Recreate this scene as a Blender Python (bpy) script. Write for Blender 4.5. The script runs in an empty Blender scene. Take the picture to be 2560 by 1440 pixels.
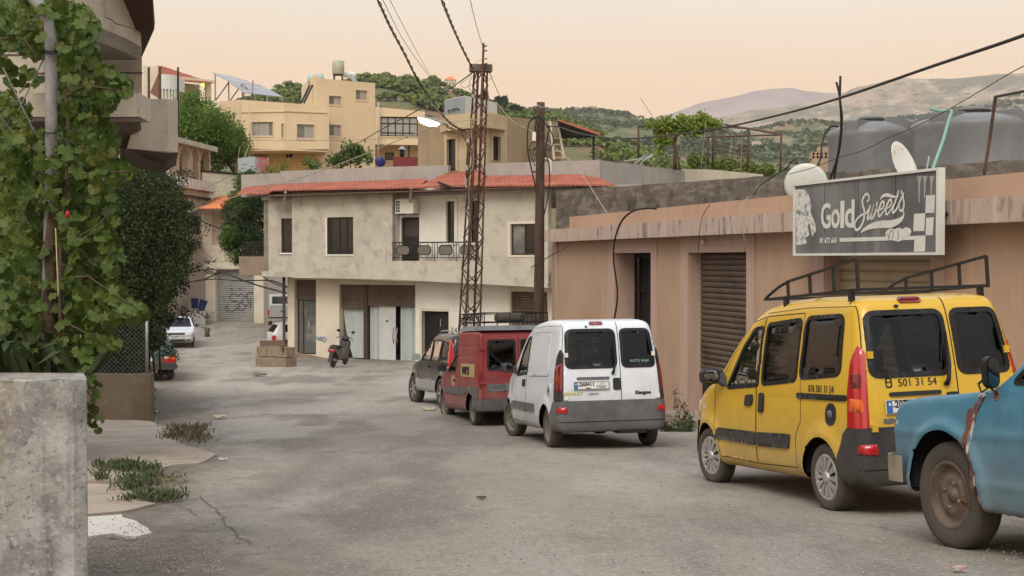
import bpy,bmesh,math,random
import numpy as np
from mathutils import Vector,Matrix,geometry as mgeo
from mathutils import noise as mnoise
sc = bpy.context.scene
COL = sc.collection
R = math.radians
rnd = random.Random(11)
# ------------------------------------------------------------------ camera
F,HOR,CX = 3200.0,650.0,1280.0
PIT = -math.atan((720 - HOR) / F)
cam = bpy.data.cameras.new('camera'); cam.lens = 36 * F / 2560; cam.sensor_width = 36
cam.clip_start = .1; cam.clip_end = 30000
co = bpy.data.objects.new('camera',cam); COL.objects.link(co)
co.location = (0,0,0); co.rotation_euler = (R(90) + PIT,0,0)
sc.camera = co
# ------------------------------------------------------------------ sky and sun (after sunset: soft glow from behind the camera)
w = bpy.data.worlds.new('World'); sc.world = w; w.use_nodes = True
nt = w.node_tree; nt.nodes.clear()
out = nt.nodes.new('ShaderNodeOutputWorld')
sky = nt.nodes.new('ShaderNodeTexSky'); sky.sky_type = 'NISHITA'; sky.sun_disc = False
sky.sun_elevation = R(46); sky.sun_rotation = R(180 + 20); sky.air_density = 1.2; sky.dust_density = 3
b1 = nt.nodes.new('ShaderNodeBackground'); b1.inputs[1].default_value = .05
nt.links.new(sky.outputs[0],b1.inputs[0])
tc = nt.nodes.new('ShaderNodeTexCoord'); sx = nt.nodes.new('ShaderNodeSeparateXYZ')
nt.links.new(tc.outputs['Generated'],sx.inputs[0])
rp = nt.nodes.new('ShaderNodeValToRGB'); nt.links.new(sx.outputs[2],rp.inputs[0])
els = rp.color_ramp.elements
els[0].position = 0; els[0].color = (.88,.46,.21,1)
els[1].position = 1; els[1].color = (1.0,1.08,1.22,1)
for p,c in ((.07,(.875,.47,.205,1)),(.14,(.83,.51,.23,1)),(.2,(.78,.61,.42,1)),(.45,(.84,.83,.80,1))):
 e = els.new(p); e.color = c
b2 = nt.nodes.new('ShaderNodeBackground'); b2.inputs[1].default_value = .96
wm = nt.nodes.new('ShaderNodeMapping'); wm.inputs['Scale'].default_value = (1.6,1.6,9); wm.inputs['Rotation'].default_value = (0,.12,0); nt.links.new(tc.outputs['Generated'],wm.inputs[0])
wn = nt.nodes.new('ShaderNodeTexNoise'); wn.inputs['Scale'].default_value = 1.7; wn.inputs['Detail'].default_value = 7; wn.inputs['Roughness'].default_value = .58; nt.links.new(wm.outputs[0],wn.inputs['Vector'])
wr_ = nt.nodes.new('ShaderNodeMapRange'); wr_.inputs[1].default_value = .46; wr_.inputs[2].default_value = .78; wr_.inputs[4].default_value = .32; nt.links.new(wn.outputs['Fac'],wr_.inputs[0])
wx = nt.nodes.new('ShaderNodeMix'); wx.data_type = 'RGBA'; wx.inputs[7].default_value = (.90,.66,.44,1); nt.links.new(wr_.outputs[0],wx.inputs[0]); nt.links.new(rp.outputs[0],wx.inputs[6])
nt.links.new(wx.outputs[2],b2.inputs[0])
ad = nt.nodes.new('ShaderNodeAddShader')
nt.links.new(b1.outputs[0],ad.inputs[0]); nt.links.new(b2.outputs[0],ad.inputs[1]); nt.links.new(ad.outputs[0],out.inputs[0])
sl = bpy.data.lights.new('sun','SUN'); sl.energy = 1.65; sl.angle = R(30); sl.color = (1,.93,.82)
so = bpy.data.objects.new('sun',sl); COL.objects.link(so)
so.rotation_euler = Vector((.26,.68,-.76)).to_track_quat('-Z','Y').to_euler()
vs = sc.view_settings; vs.view_transform = 'Standard'; vs.look = 'None'; vs.gamma = 1; vs.exposure = 0.15; vs.use_curve_mapping = False
sc.cycles.max_bounces = 6; sc.cycles.transparent_max_bounces = 12; sc.cycles.volume_bounces = 0
# ------------------------------------------------------------------ helpers
cp,sp = math.cos(PIT),math.sin(PIT)
def ray(px,py):
 cx,cv = (px - CX) / F,(720 - py) / F
 y = cp - cv * sp
 return Vector((cx / y,1,(sp + cv * cp) / y))
def at(px,py,Y): return ray(px,py) * Y
class Face:
 """a vertical plane through two ground points; u along it, z up, d towards the camera"""
 def __init__(s,a,b):
  s.a = Vector(a[:2]); s.d = (Vector(b[:2]) - s.a).normalized(); s.n = Vector((s.d.y,-s.d.x))
  if s.n.dot(s.a) > 0: s.n = -s.n
 def hit(s,px,py,off=0):
  r = ray(px,py); r2 = Vector((r.x,r.y)); o = s.a + s.n * off
  k = o.dot(s.n) / r2.dot(s.n); p = r2 * k
  return (p - o).dot(s.d),r.z * k
 def w(s,u,z,off=0):
  p = s.a + s.d * u + s.n * off
  return Vector((p.x,p.y,z))
 def rect(s,x0,y0,x1,y1,off=0):
  ym,xm = (y0 + y1) / 2,(x0 + x1) / 2
  u0,u1 = s.hit(x0,ym,off)[0],s.hit(x1,ym,off)[0]
  z1,z0 = s.hit(xm,y0,off)[1],s.hit(xm,y1,off)[1]
  return u0,u1,z0,z1
 def shift(s,off):
  f = Face.__new__(Face); f.a = s.a + s.n * off; f.d = s.d; f.n = s.n
  return f
def facepx(px0,Y0,px1,Y1): return Face(at(px0,HOR,Y0),at(px1,HOR,Y1))
GY = [-60,0,5,7,8.3,11,13.6,18.5,21,24.4,30.8,40,47,53,60,65,70,75,90,130,400,8000]
GZ = [3,-1.05,-1.52,-1.735,-1.87,-2.16,-2.36,-2.705,-2.9,-3.145,-3.41,-3.80,-3.95,-4.2,-4.32,-4.3,-4.05,-3.7,-3.0,-2,-6,-60]
def g(x,y): return float(np.interp(y,GY,GZ))
def gp(px,py,lo=4,hi=80):
 """where the sight line meets the ground"""
 r = ray(px,py)
 for _ in range(50):
  m = (lo + hi) / 2
  if r.z * m < g(0,m): hi = m
  else: lo = m
 return r * lo
ORG = {}
def tag(o,label=None,cat=None,group=None,kind=None):
 for k,v in (('label',label),('category',cat),('group',group),('kind',kind)):
  if v: o[k] = v
 return o
def T(name,label,cat,loc=(0,0,0),group=None,rot=None):
 o = bpy.data.objects.new(name,None); COL.objects.link(o); o.location = loc; o.empty_display_size = .2
 if rot is not None: o.rotation_euler = rot
 ORG[o] = Vector(loc) if rot is None else Vector()
 return tag(o,label,cat,group)
def rect(u0,u1,z0,z1): return [(u0,z0),(u1,z0),(u1,z1),(u0,z1)]
class MB:
 def __init__(s): s.v,s.f,s.sm = [],[],[]
 def add(s,vs,fs,smooth=False):
  n = len(s.v); s.v += [Vector(v) for v in vs]; s.f += [tuple(i + n for i in f) for f in fs]; s.sm += [smooth] * len(fs)
  return s
 def box(s,c,size,rz=0,m=None):
  hx,hy,hz = [q / 2 for q in size]; M = m or Matrix.Rotation(rz,3,'Z'); c = Vector(c)
  vs = [c + M @ Vector((x * hx,y * hy,z * hz)) for x in (-1,1) for y in (-1,1) for z in (-1,1)]
  return s.add(vs,[(0,1,3,2),(4,6,7,5),(0,4,5,1),(2,3,7,6),(0,2,6,4),(1,5,7,3)])
 def hexa(s,b,t):
  """solid from a bottom and a top loop of equal length"""
  n = len(b)
  return s.add(list(b) + list(t),[tuple(range(n))[::-1],tuple(range(n,2 * n))] + [(i,(i + 1) % n,n + (i + 1) % n,n + i) for i in range(n)])
 def bar(s,a,b,wd,h=None,up=(0,0,1)):
  a,b = Vector(a),Vector(b); d = (b - a).normalized(); h = h or wd
  x = d.cross(Vector(up))
  if x.length < 1e-4: x = d.cross(Vector((1,0,0)))
  x.normalize(); y = x.cross(d)
  q = [x * (i * wd / 2) + y * (j * h / 2) for i,j in ((-1,-1),(1,-1),(1,1),(-1,1))]
  return s.hexa([a + k for k in q],[b + k for k in q])
 def tube(s,pts,r,n=6,closed=False):
  pts = [Vector(p) for p in pts]; m = len(pts); rs = r if isinstance(r,(list,tuple)) else [r] * m
  vs,fs,prev = [],[],None
  for i,p in enumerate(pts):
   d = (pts[min(i + 1,m - 1)] - pts[max(i - 1,0)]) if not closed else pts[(i + 1) % m] - pts[i - 1]
   d.normalize()
   if prev is None:
    x = d.cross(Vector((0,0,1)))
    if x.length < 1e-3: x = d.cross(Vector((1,0,0)))
   else: x = prev - d * prev.dot(d)
   x.normalize(); prev = x; y = d.cross(x)
   vs += [p + (x * math.cos(2 * math.pi * k / n) + y * math.sin(2 * math.pi * k / n)) * rs[i] for k in range(n)]
  for i in range(m if closed else m - 1):
   j = (i + 1) % m
   fs += [(i * n + k,i * n + (k + 1) % n,j * n + (k + 1) % n,j * n + k) for k in range(n)]
  if not closed: fs += [tuple(range(n))[::-1],tuple(range((m - 1) * n,m * n))]
  return s.add(vs,fs,n > 4)
 def lathe(s,prof,n=24,c=(0,0,0),axis='Z',smooth=True,caps=True):
  vs = []; c = Vector(c)
  for r,z in prof:
   for k in range(n):
    a = 2 * math.pi * k / n; x,y = r * math.cos(a),r * math.sin(a)
    vs.append(c + Vector({'Z': (x,y,z),'Y': (x,z,y),'X': (z,x,y)}[axis]))
  fs = [(i * n + k,i * n + (k + 1) % n,(i + 1) * n + (k + 1) % n,(i + 1) * n + k) for i in range(len(prof) - 1) for k in range(n)]
  if caps: fs += [tuple(range(n))[::-1],tuple(range((len(prof) - 1) * n,len(prof) * n))]
  return s.add(vs,fs,smooth)
 def slab(s,outer,holes,fn,d0,d1,back=True):
  loops = [list(outer)] + [list(h) for h in holes]
  tri = mgeo.tessellate_polygon([[Vector((a,b,0)) for a,b in l] for l in loops])
  flat = [p for l in loops for p in l]; n = len(flat)
  fs = [tuple(t) for t in tri]
  if back: fs += [tuple(i + n for i in t[::-1]) for t in tri]
  k = 0
  for l in loops:
   m = len(l); fs += [(k + i,k + (i + 1) % m,n + k + (i + 1) % m,n + k + i) for i in range(m)]; k += m
  return s.add([fn(a,b,d0) for a,b in flat] + [fn(a,b,d1) for a,b in flat],fs)
 def wall(s,fc,outer,holes=(),off=0,depth=.2): return s.slab(outer,holes,fc.w,off,off - depth)
 def prism(s,pts,z0,z1): return s.hexa([(p[0],p[1],z0) for p in pts],[(p[0],p[1],z1) for p in pts])
 def build(s,name,m,parent=None,kind=None,label=None,local=False,normals=True):
  me = bpy.data.meshes.new(name); o0 = Vector() if (parent is None or local) else ORG[parent]
  me.from_pydata([v - o0 for v in s.v],[],s.f); me.polygons.foreach_set('use_smooth',s.sm)
  if normals and len(s.f) < 60000:
   bm = bmesh.new(); bm.from_mesh(me); bmesh.ops.recalc_face_normals(bm,faces=bm.faces); bm.to_mesh(me); bm.free()
  me.update()
  o = bpy.data.objects.new(name,me); COL.objects.link(o)
  for q in (m if isinstance(m,(list,tuple)) else [m]): me.materials.append(q)
  if parent: o.parent = parent
  ORG[o] = o0
  return tag(o,label,None,None,kind)
def solo(o,label,cat,group=None):
 """a thing that is a single mesh: move its origin to its base"""
 me = o.data; n = len(me.vertices); c = np.empty(n * 3); me.vertices.foreach_get('co',c); c = c.reshape(-1,3)
 b = np.array([(c[:,0].min() + c[:,0].max()) / 2,(c[:,1].min() + c[:,1].max()) / 2,c[:,2].min()])
 me.vertices.foreach_set('co',(c - b).ravel()); o.location = b; me.update(); ORG[o] = Vector(b)
 return tag(o,label,cat,group)
def copy_tree(o,parent=None):
 c = o.copy(); COL.objects.link(c)
 if parent: c.parent = parent
 for ch in o.children: copy_tree(ch,c)
 return c
# ------------------------------------------------------------------ materials
def mk(name,col,rough=.85,layers=(),bump=(),metal=0,spec=.3,coat=0,co='pos',emit=None,trans=0,alpha=1):
 m = bpy.data.materials.new(name); m.use_nodes = True; N = m.node_tree; b = N.nodes['Principled BSDF']; L = N.links.new
 I = b.inputs; I['Roughness'].default_value = rough; I['Metallic'].default_value = metal; I['Specular IOR Level'].default_value = spec
 I['Coat Weight'].default_value = coat; I['Coat Roughness'].default_value = .06; I['Base Color'].default_value = (*col,1); I['Alpha'].default_value = alpha
 if emit: I['Emission Color'].default_value = (*emit[0],1); I['Emission Strength'].default_value = emit[1]
 src = None
 if layers or bump:
  if co == 'pos': src = N.nodes.new('ShaderNodeNewGeometry').outputs['Position']
  else: src = N.nodes.new('ShaderNodeTexCoord').outputs['Object']
 def noise(scale,st=(1,1,1),detail=6,seed=0,ro=.6,vor=False):
  mp = N.nodes.new('ShaderNodeMapping'); mp.inputs['Scale'].default_value = st; mp.inputs['Location'].default_value = (seed,seed * .7,seed * .3)
  L(src,mp.inputs[0])
  if vor:
   t = N.nodes.new('ShaderNodeTexVoronoi'); t.inputs['Scale'].default_value = scale; L(mp.outputs[0],t.inputs['Vector']); return t.outputs['Distance']
  t = N.nodes.new('ShaderNodeTexNoise'); t.inputs['Scale'].default_value = scale; t.inputs['Detail'].default_value = detail; t.inputs['Roughness'].default_value = ro
  L(mp.outputs[0],t.inputs['Vector']); return t.outputs['Fac']
 prev = None
 for i,l in enumerate(layers):
  c2,scale,lo,hi = l[:4]; st = l[4] if len(l) > 4 else (1,1,1); amt = l[5] if len(l) > 5 else 1; det = l[6] if len(l) > 6 else 6
  mr = N.nodes.new('ShaderNodeMapRange'); mr.inputs[1].default_value = lo; mr.inputs[2].default_value = hi; mr.inputs[4].default_value = amt
  L(noise(scale,st,det,seed=i * 7.3 + len(name)),mr.inputs[0])
  mx = N.nodes.new('ShaderNodeMix'); mx.data_type = 'RGBA'; mx.inputs[7].default_value = (*c2,1)
  L(mr.outputs[0],mx.inputs[0])
  if prev is None: mx.inputs[6].default_value = (*col,1)
  else: L(prev,mx.inputs[6])
  prev = mx.outputs[2]
 if prev: L(prev,I['Base Color'])
 pn = None
 for sstr,scale,dist in bump:
  bp = N.nodes.new('ShaderNodeBump'); bp.inputs['Strength'].default_value = sstr; bp.inputs['Distance'].default_value = dist
  L(noise(scale,detail=8,seed=3.1),bp.inputs['Height'])
  if pn: L(pn,bp.inputs['Normal'])
  pn = bp.outputs[0]
 if pn: L(pn,I['Normal'])
 return m
def glassmat(name,tint,gl=.5,rough=.03):
 m = bpy.data.materials.new(name); m.use_nodes = True; N = m.node_tree; L = N.links.new; N.nodes.remove(N.nodes['Principled BSDF'])
 o = N.nodes['Material Output']; t = N.nodes.new('ShaderNodeBsdfTransparent'); t.inputs[0].default_value = (*tint,1)
 gs = N.nodes.new('ShaderNodeBsdfGlossy'); gs.inputs['Roughness'].default_value = rough
 fr = N.nodes.new('ShaderNodeFresnel'); fr.inputs[0].default_value = 1.5
 ma = N.nodes.new('ShaderNodeMath'); ma.operation = 'MULTIPLY_ADD'; ma.inputs[1].default_value = .8; ma.inputs[2].default_value = 0
 L(fr.outputs[0],ma.inputs[0]); mx = N.nodes.new('ShaderNodeMixShader'); L(ma.outputs[0],mx.inputs[0]); L(t.outputs[0],mx.inputs[1]); L(gs.outputs[0],mx.inputs[2]); L(mx.outputs[0],o.inputs[0])
 return m
class M: pass
ST = (3,3,.25)
M.plaster = mk('grey_plaster',(.46,.425,.35),.92,[((.37,.335,.275),.9,.45,.7),((.31,.285,.24),2.2,.52,.66,(1,1,1),.8),((.52,.49,.42),1.7,.55,.72,(1,1,1),.7),((.2,.18,.15),1.6,.62,.85,ST,.7)],[(.25,30,.02)])
M.cream = mk('cream_plaster',(.60,.545,.44),.9,[((.5,.44,.35),1.2,.45,.75),((.33,.28,.22),1.5,.6,.85,ST,.5)],[(.15,30,.02)])
M.white = mk('white_plaster',(.66,.64,.57),.9,[((.55,.52,.44),1.0,.45,.75),((.36,.32,.27),1.6,.62,.9,ST,.5)],[(.12,30,.02)])
M.parapet = mk('grey_cement',(.34,.32,.29),.92,[((.27,.255,.23),1.1,.45,.7),((.44,.42,.37),2.0,.58,.8,ST,.7)],[(.2,25,.02)])
M.darkcon = mk('weathered_concrete',(.125,.105,.085),.95,[((.20,.175,.15),2.5,.48,.62,(1,1,3)),((.05,.042,.036),3.0,.5,.7,(1,1,.6),.85),((.42,.38,.33),14,.70,.76,(1,1,1),.8)],[(.5,18,.04)])
M.brown = mk('tan_render',(.44,.295,.205),.9,[((.38,.25,.17),.8,.42,.7),((.50,.35,.255),2.0,.5,.8,ST,.7),((.24,.15,.105),1.2,.66,.9,ST,.5)],[(.1,40,.015)])
M.pink = mk('pale_pink_render',(.47,.335,.27),.9,[((.40,.28,.22),1.5,.45,.75,ST),((.27,.2,.16),2.2,.64,.9,ST,.6)],[(.1,40,.015)])
M.cornice = mk('stained_cornice',(.45,.34,.28),.92,[((.52,.43,.37),1.6,.5,.7,ST),((.06,.052,.045),2.6,.55,.72,(2.2,2.2,.5),.92),((.1,.085,.07),1.0,.6,.68,(1.4,1.4,.1),.9)],[(.2,30,.02)])
M.tile = mk('red_roof_tile',(.36,.12,.08),.8,[((.26,.085,.06),1.5,.45,.65),((.43,.18,.125),5,.5,.75,(1,1,1),.6)],[(.1,20,.02)])
M.orange = mk('orange_roof_tile',(.68,.24,.09),.8,[((.55,.17,.07),2,.45,.7)])
M.yellow = mk('yellow_render',(.66,.525,.345),.9,[((.60,.475,.31),.4,.4,.7),((.5,.38,.22),.7,.6,.9,ST,.5)])
M.yellowd = mk('deep_yellow_render',(.67,.475,.24),.9,[((.60,.42,.21),.5,.4,.7)])
M.whiteblk = mk('pale_block',(.66,.64,.47),.9,[((.55,.53,.4),1.3,.45,.7),((.72,.71,.58),3,.5,.8)],[(.2,20,.02)])
M.stone = mk('tan_stone',(.25,.19,.13),.92,[((.18,.135,.095),3,.45,.65),((.33,.265,.2),6,.55,.75)],[(.5,9,.05)])
M.blackgl = mk('dark_glass',(.018,.019,.021),.08,spec=.5)
M.greygl = mk('grey_glass',(.10,.105,.10),.1,[((.2,.19,.17),.8,.45,.6)],spec=.5)
M.curtain = mk('curtained_glass',(.34,.33,.30),.25,[((.25,.24,.22),6,.4,.7,(4,4,.2))],spec=.5)
M.darkmetal = mk('black_metal',(.022,.02,.019),.5)
M.rust = mk('rusty_steel',(.115,.06,.044),.8,[((.06,.036,.028),5,.45,.65),((.19,.135,.11),9,.55,.75)],[(.3,40,.01)],metal=.2)
M.wood = mk('weathered_wood',(.09,.058,.04),.9,[((.05,.032,.023),5,.42,.62,(6,6,.35)),((.15,.105,.075),7,.55,.75,(8,8,.3))],[(.5,30,.02)])
M.shut = mk('brown_shutter',(.135,.10,.075),.6,[((.08,.06,.047),1.5,.45,.7),((.2,.15,.11),3,.58,.8)],metal=.2)
M.shutc = mk('cream_shutter',(.44,.35,.25),.6,[((.36,.28,.2),1.5,.45,.7),((.2,.08,.035),9,.66,.72,(1,1,2),.9)])
M.galv = mk('galvanised_steel',(.34,.345,.33),.45,[((.27,.27,.26),2,.45,.7),((.42,.36,.26),1.2,.55,.8)],metal=.4)
M.cloth = mk('pale_curtain_cloth',(.42,.46,.45),.95,[((.34,.38,.375),2.5,.4,.7,(3,3,.3))])
M.frame = mk('white_frame',(.72,.69,.62),.5)
M.cable = mk('black_cable',(.018,.017,.016),.55)
M.wire = mk('pale_wire',(.34,.29,.22),.6)
M.pipe = mk('grey_pipe',(.27,.27,.265),.55,[((.18,.17,.16),6,.45,.65),((.38,.37,.35),12,.55,.75)],co='pos')
M.dish = mk('dish_white',(.62,.65,.60),.5,[((.5,.51,.46),3,.5,.75)])
M.dishr = mk('rusting_dish',(.66,.66,.60),.5,[((.5,.17,.05),3.2,.56,.68,(1,1,1.3),.9)])
M.tank = mk('grey_water_tank',(.15,.152,.152),.42,[((.20,.205,.205),1.3,.45,.7),((.24,.23,.21),2,.6,.8,ST,.5)],[(.05,20,.01)])
M.tankw = mk('pale_blue_tank',(.40,.46,.46),.5,[((.3,.36,.37),2,.5,.75)])
M.tankg = mk('sage_green_tank',(.36,.37,.26),.5,[((.29,.3,.21),2,.5,.75)])
M.bark = mk('bark',(.11,.075,.05),.95,[((.06,.04,.028),8,.45,.65,(3,3,.5))],[(.6,25,.03)])
def leafmat(name,c,c2,c3,sc_=2.0,tr=.25,rough=.6):
 """leaf: two-sided, a little light passes through; colour wanders from clump to clump"""
 m = mk(name,c,rough,[(c2,sc_,.42,.62),(c3,sc_ * 3.1,.54,.7,(1,1,1),.8)],spec=.2)
 N = m.node_tree; L = N.links.new; b = N.nodes['Principled BSDF']; o = N.nodes['Material Output']
 t = N.nodes.new('ShaderNodeBsdfTranslucent'); mx = N.nodes.new('ShaderNodeMixShader'); mx.inputs[0].default_value = tr
 s = b.inputs['Base Color'].links[0].from_socket; L(s,t.inputs[0]); L(b.outputs[0],mx.inputs[1]); L(t.outputs[0],mx.inputs[2]); L(mx.outputs[0],o.inputs[0])
 return m
M.vine = leafmat('vine_leaf',(.062,.102,.02),(.098,.135,.025),(.034,.066,.016),3.0,.22,.42)
M.vine2 = leafmat('pergola_leaf',(.13,.20,.03),(.23,.26,.04),(.07,.12,.025),1.5,.3)
M.hedge = leafmat('dark_shrub_leaf',(.042,.062,.022),(.024,.036,.015),(.075,.10,.036),2.5,.12)
M.pine = leafmat('pine_needle',(.13,.215,.04),(.075,.135,.03),(.20,.28,.06),.9,.15)
M.pined = leafmat('dark_pine_needle',(.05,.078,.028),(.03,.05,.02),(.085,.12,.04),1.2,.12)
M.forest = leafmat('hill_pine',(.14,.185,.045),(.10,.14,.035),(.20,.24,.065),.05,.05)
M.leaf = leafmat('bright_leaf',(.12,.19,.05),(.07,.12,.035),(.2,.25,.07),2,.25)
M.weed = leafmat('weed_leaf',(.085,.11,.045),(.05,.065,.03),(.15,.15,.07),6,.2)
# ------------------------------------------------------------------ land
def grid_obj(name,xs,ys,fn,m,kind='structure',smooth=True):
 X,Y = np.meshgrid(xs,ys); Z = fn(X,Y)
 V = np.stack([X,Y,Z],-1).reshape(-1,3); nx,ny = len(xs),len(ys)
 i = np.arange((nx - 1) * (ny - 1)); r,c = i // (nx - 1),i % (nx - 1); k = r * nx + c
 me = bpy.data.meshes.new(name); me.from_pydata(V.tolist(),[],np.stack([k,k + 1,k + nx + 1,k + nx],-1).tolist())
 me.polygons.foreach_set('use_smooth',[smooth] * len(me.polygons)); me.materials.append(m)
 o = bpy.data.objects.new(name,me); COL.objects.link(o); ORG[o] = Vector()
 return tag(o,kind=kind)
def fbm(X,Y,sc_=1.,oct_=4,seed=0.):
 out_ = np.empty(X.size)
 for i,(x,y) in enumerate(zip(X.ravel(),Y.ravel())):
  out_[i] = mnoise.fractal(Vector((x * sc_ + seed,y * sc_ - seed,seed)),1.,2.,oct_)
 return out_.reshape(X.shape)
M.dirt = mk('dry_earth',(.17,.125,.08),.95,[((.11,.09,.06),.02,.4,.65),((.09,.105,.04),.05,.5,.7)])
M.asphalt = mk('worn_asphalt',(.258,.226,.186),.93,[((.35,.315,.268),.22,.44,.56,(1,.4,1)),((.155,.13,.105),.45,.5,.6,(1,.4,1),.85),((.30,.27,.23),1.1,.58,.78,(1,.3,1),.6),((.13,.108,.09),1.6,.64,.8,(1,.35,1),.7),((.31,.28,.24),.7,.5,.68,(1,.13,1),.6),((.155,.135,.115),1.1,.54,.7,(1,.16,1),.55),((.17,.148,.125),7,.5,.68,(1,.7,1),.5),((.48,.44,.39),26,.54,.68,(1,1,1),.6),((.10,.088,.075),38,.54,.68,(1,1,1),.6)],[(.5,60,.012),(.35,3,.03)])
def shoulder(m):
 # loose dark grit that creeps in from the broken left edge of the road
 N = m.node_tree; L = N.links.new; b = N.nodes['Principled BSDF']; src = b.inputs['Base Color'].links[0].from_socket
 g_ = N.nodes.new('ShaderNodeNewGeometry'); dt = N.nodes.new('ShaderNodeVectorMath'); dt.operation = 'DOT_PRODUCT'; dt.inputs[1].default_value = (1,.27,0); L(g_.outputs['Position'],dt.inputs[0])
 def nz(scale,st):
  mp = N.nodes.new('ShaderNodeMapping'); mp.inputs['Scale'].default_value = st; L(g_.outputs['Position'],mp.inputs[0]); t = N.nodes.new('ShaderNodeTexNoise'); t.inputs['Scale'].default_value = scale; t.inputs['Detail'].default_value = 8; t.inputs['Roughness'].default_value = .7; L(mp.outputs[0],t.inputs['Vector']); return t.outputs['Fac']
 ad_ = N.nodes.new('ShaderNodeMath'); ad_.operation = 'MULTIPLY_ADD'; ad_.inputs[1].default_value = 3.4; L(nz(.8,(1,.5,1)),ad_.inputs[0]); L(dt.outputs['Value'],ad_.inputs[2])
 mr = N.nodes.new('ShaderNodeMapRange'); mr.inputs[1].default_value = 3.0; mr.inputs[2].default_value = 1.9; mr.inputs[4].default_value = .78; L(ad_.outputs[0],mr.inputs[0])
 mx = N.nodes.new('ShaderNodeMix'); mx.data_type = 'RGBA'; L(mr.outputs[0],mx.inputs[0]); L(src,mx.inputs[6])
 c2 = N.nodes.new('ShaderNodeValToRGB'); c2.color_ramp.elements[0].position = .35; c2.color_ramp.elements[0].color = (.075,.06,.047,1); c2.color_ramp.elements[1].position = .68; c2.color_ramp.elements[1].color = (.20,.165,.13,1); L(nz(6,(1,.6,1)),c2.inputs[0]); L(c2.outputs[0],mx.inputs[7]); L(mx.outputs[2],b.inputs['Base Color'])
shoulder(M.asphalt)
M.slab = mk('old_concrete_paving',(.36,.295,.235),.93,[((.28,.225,.175),1.2,.45,.65),((.43,.37,.31),2.5,.52,.75),((.22,.175,.14),5,.6,.75,(1,1,1),.7)],[(.4,30,.02)])
M.slabw = mk('pale_concrete_patch',(.56,.52,.46),.93,[((.47,.42,.36),2.5,.5,.7),((.3,.26,.22),6,.62,.75,(1,1,1),.6)],[(.3,30,.02)])
GYa,GZa = np.array(GY),np.array(GZ)
ga = lambda Y: np.interp(Y,GYa,GZa)
xs = np.concatenate([np.linspace(-4000,-60,14),np.linspace(-55,55,23),np.linspace(60,4000,14)])
ys = np.concatenate([np.linspace(-60,80,36),np.linspace(90,400,16),np.linspace(500,8000,20)])
grid_obj('ground',xs,ys,lambda X,Y: ga(Y) - .3,M.dirt)
def roadz(X,Y):
 k = np.exp(-((X - 1.5) ** 2 + (Y - 15) ** 2) / 400)
 return ga(Y) + fbm(X,Y,.45,3,4.) * .022 * np.clip((Y - 5) / 20,.25,1)
xs = np.arange(-34,16,.33); ys = np.concatenate([np.arange(2,30,.25),np.arange(30,77,.5)])
grid_obj('road',xs,ys,roadz,M.asphalt)
def ground_poly(name,px,z0,thick,m,jitter=.05,kind='structure',sub=7):
 pts = [gp(*p) for p in px]; res = []
 for i,p in enumerate(pts):
  q = pts[(i + 1) % len(pts)]
  for k in range(sub):
   v = p.lerp(q,k / sub); a = mnoise.noise_vector(v * 2.3) * jitter
   res.append((v.x + a.x,v.y + a.y))
 mb = MB(); mb.slab(res,[],lambda a,b,d: Vector((a,b,g(a,b) + d)),z0,z0 - thick)
 return tag(mb.build(name,m),kind=kind)
ground_poly('pavement',[(40,1030),(215,1040),(378,1056),(445,1078),(425,1098),(470,1118),(546,1140),(500,1162),(430,1166),(395,1178),(250,1164),(40,1160)],.022,.2,M.slab)
ground_poly('pavement',[(40,1168),(205,1166),(255,1172),(330,1184),(412,1202),(330,1206),(205,1206),(40,1200)],.02,.2,M.slab)
ground_poly('pavement',[(30,1210),(208,1212),(300,1216),(335,1238),(330,1252),(388,1264),(350,1276),(310,1284),(205,1292),(30,1290)],.022,.2,M.slab)
ground_poly('pavement',[(30,1300),(205,1297),(300,1291),(342,1308),(386,1336),(340,1345),(280,1337),(205,1346),(30,1350)],.014,.2,M.slabw,.09)
# cracks: thin sunken-looking seams of loose dark grit
M.crack = mk('crack_grit',(.12,.10,.083),.97)
M.seam = mk('tar_seam',(.17,.146,.124),.9)
def crack(px,wd,m=M.crack):
 mb = MB(); pts = []
 for i in range(len(px) - 1):
  for k in range(6):
   t = k / 6; pts.append(gp(px[i][0] * (1 - t) + px[i + 1][0] * t,px[i][1] * (1 - t) + px[i + 1][1] * t))
 L_,R_ = [],[]
 for i,p in enumerate(pts):
  d = (pts[min(i + 1,len(pts) - 1)] - pts[max(i - 1,0)]).normalized(); n = Vector((-d.y,d.x,0))
  p = p + n * mnoise.noise(p * 4) * .05; q = wd * (.35 + .9 * abs(mnoise.noise(p * 6 + Vector((9,0,0))))) * min(1,(i + 1) / 4,(len(pts) - i) / 4)
  for s_,l in ((-1,L_),(1,R_)):
   v = p + n * s_ * q; l.append((v.x,v.y,float(roadz(np.array([[v.x]]),np.array([[v.y]]))[0,0]) + .008))
 n = len(L_); mb.add(L_ + R_,[(i,i + 1,n + i + 1,n + i) for i in range(n - 1)])
 return tag(mb.build('road_crack',m),kind='structure')
crack([(500,1238),(520,1262),(545,1280),(560,1310),(600,1340),(640,1370)],.011)
crack([(430,1262),(470,1275),(500,1300)],.008)
crack([(610,1034),(800,1040),(980,1035),(1100,1040)],.035,M.seam)
crack([(585,970),(605,985)],.03,M.seam)
crack([(690,1135),(850,1128),(1000,1132)],.02,M.seam)
crack([(2000,1300),(2200,1318),(2300,1345)],.008,M.seam)
crack([(205,1350),(260,1346),(330,1352),(400,1345)],.02)
crack([(205,1372),(300,1364),(420,1370)],.015)
crack([(640,1075),(720,1072),(860,1078)],.02,M.seam)
crack([(480,985),(560,1000),(640,990)],.025,M.seam)
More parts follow.
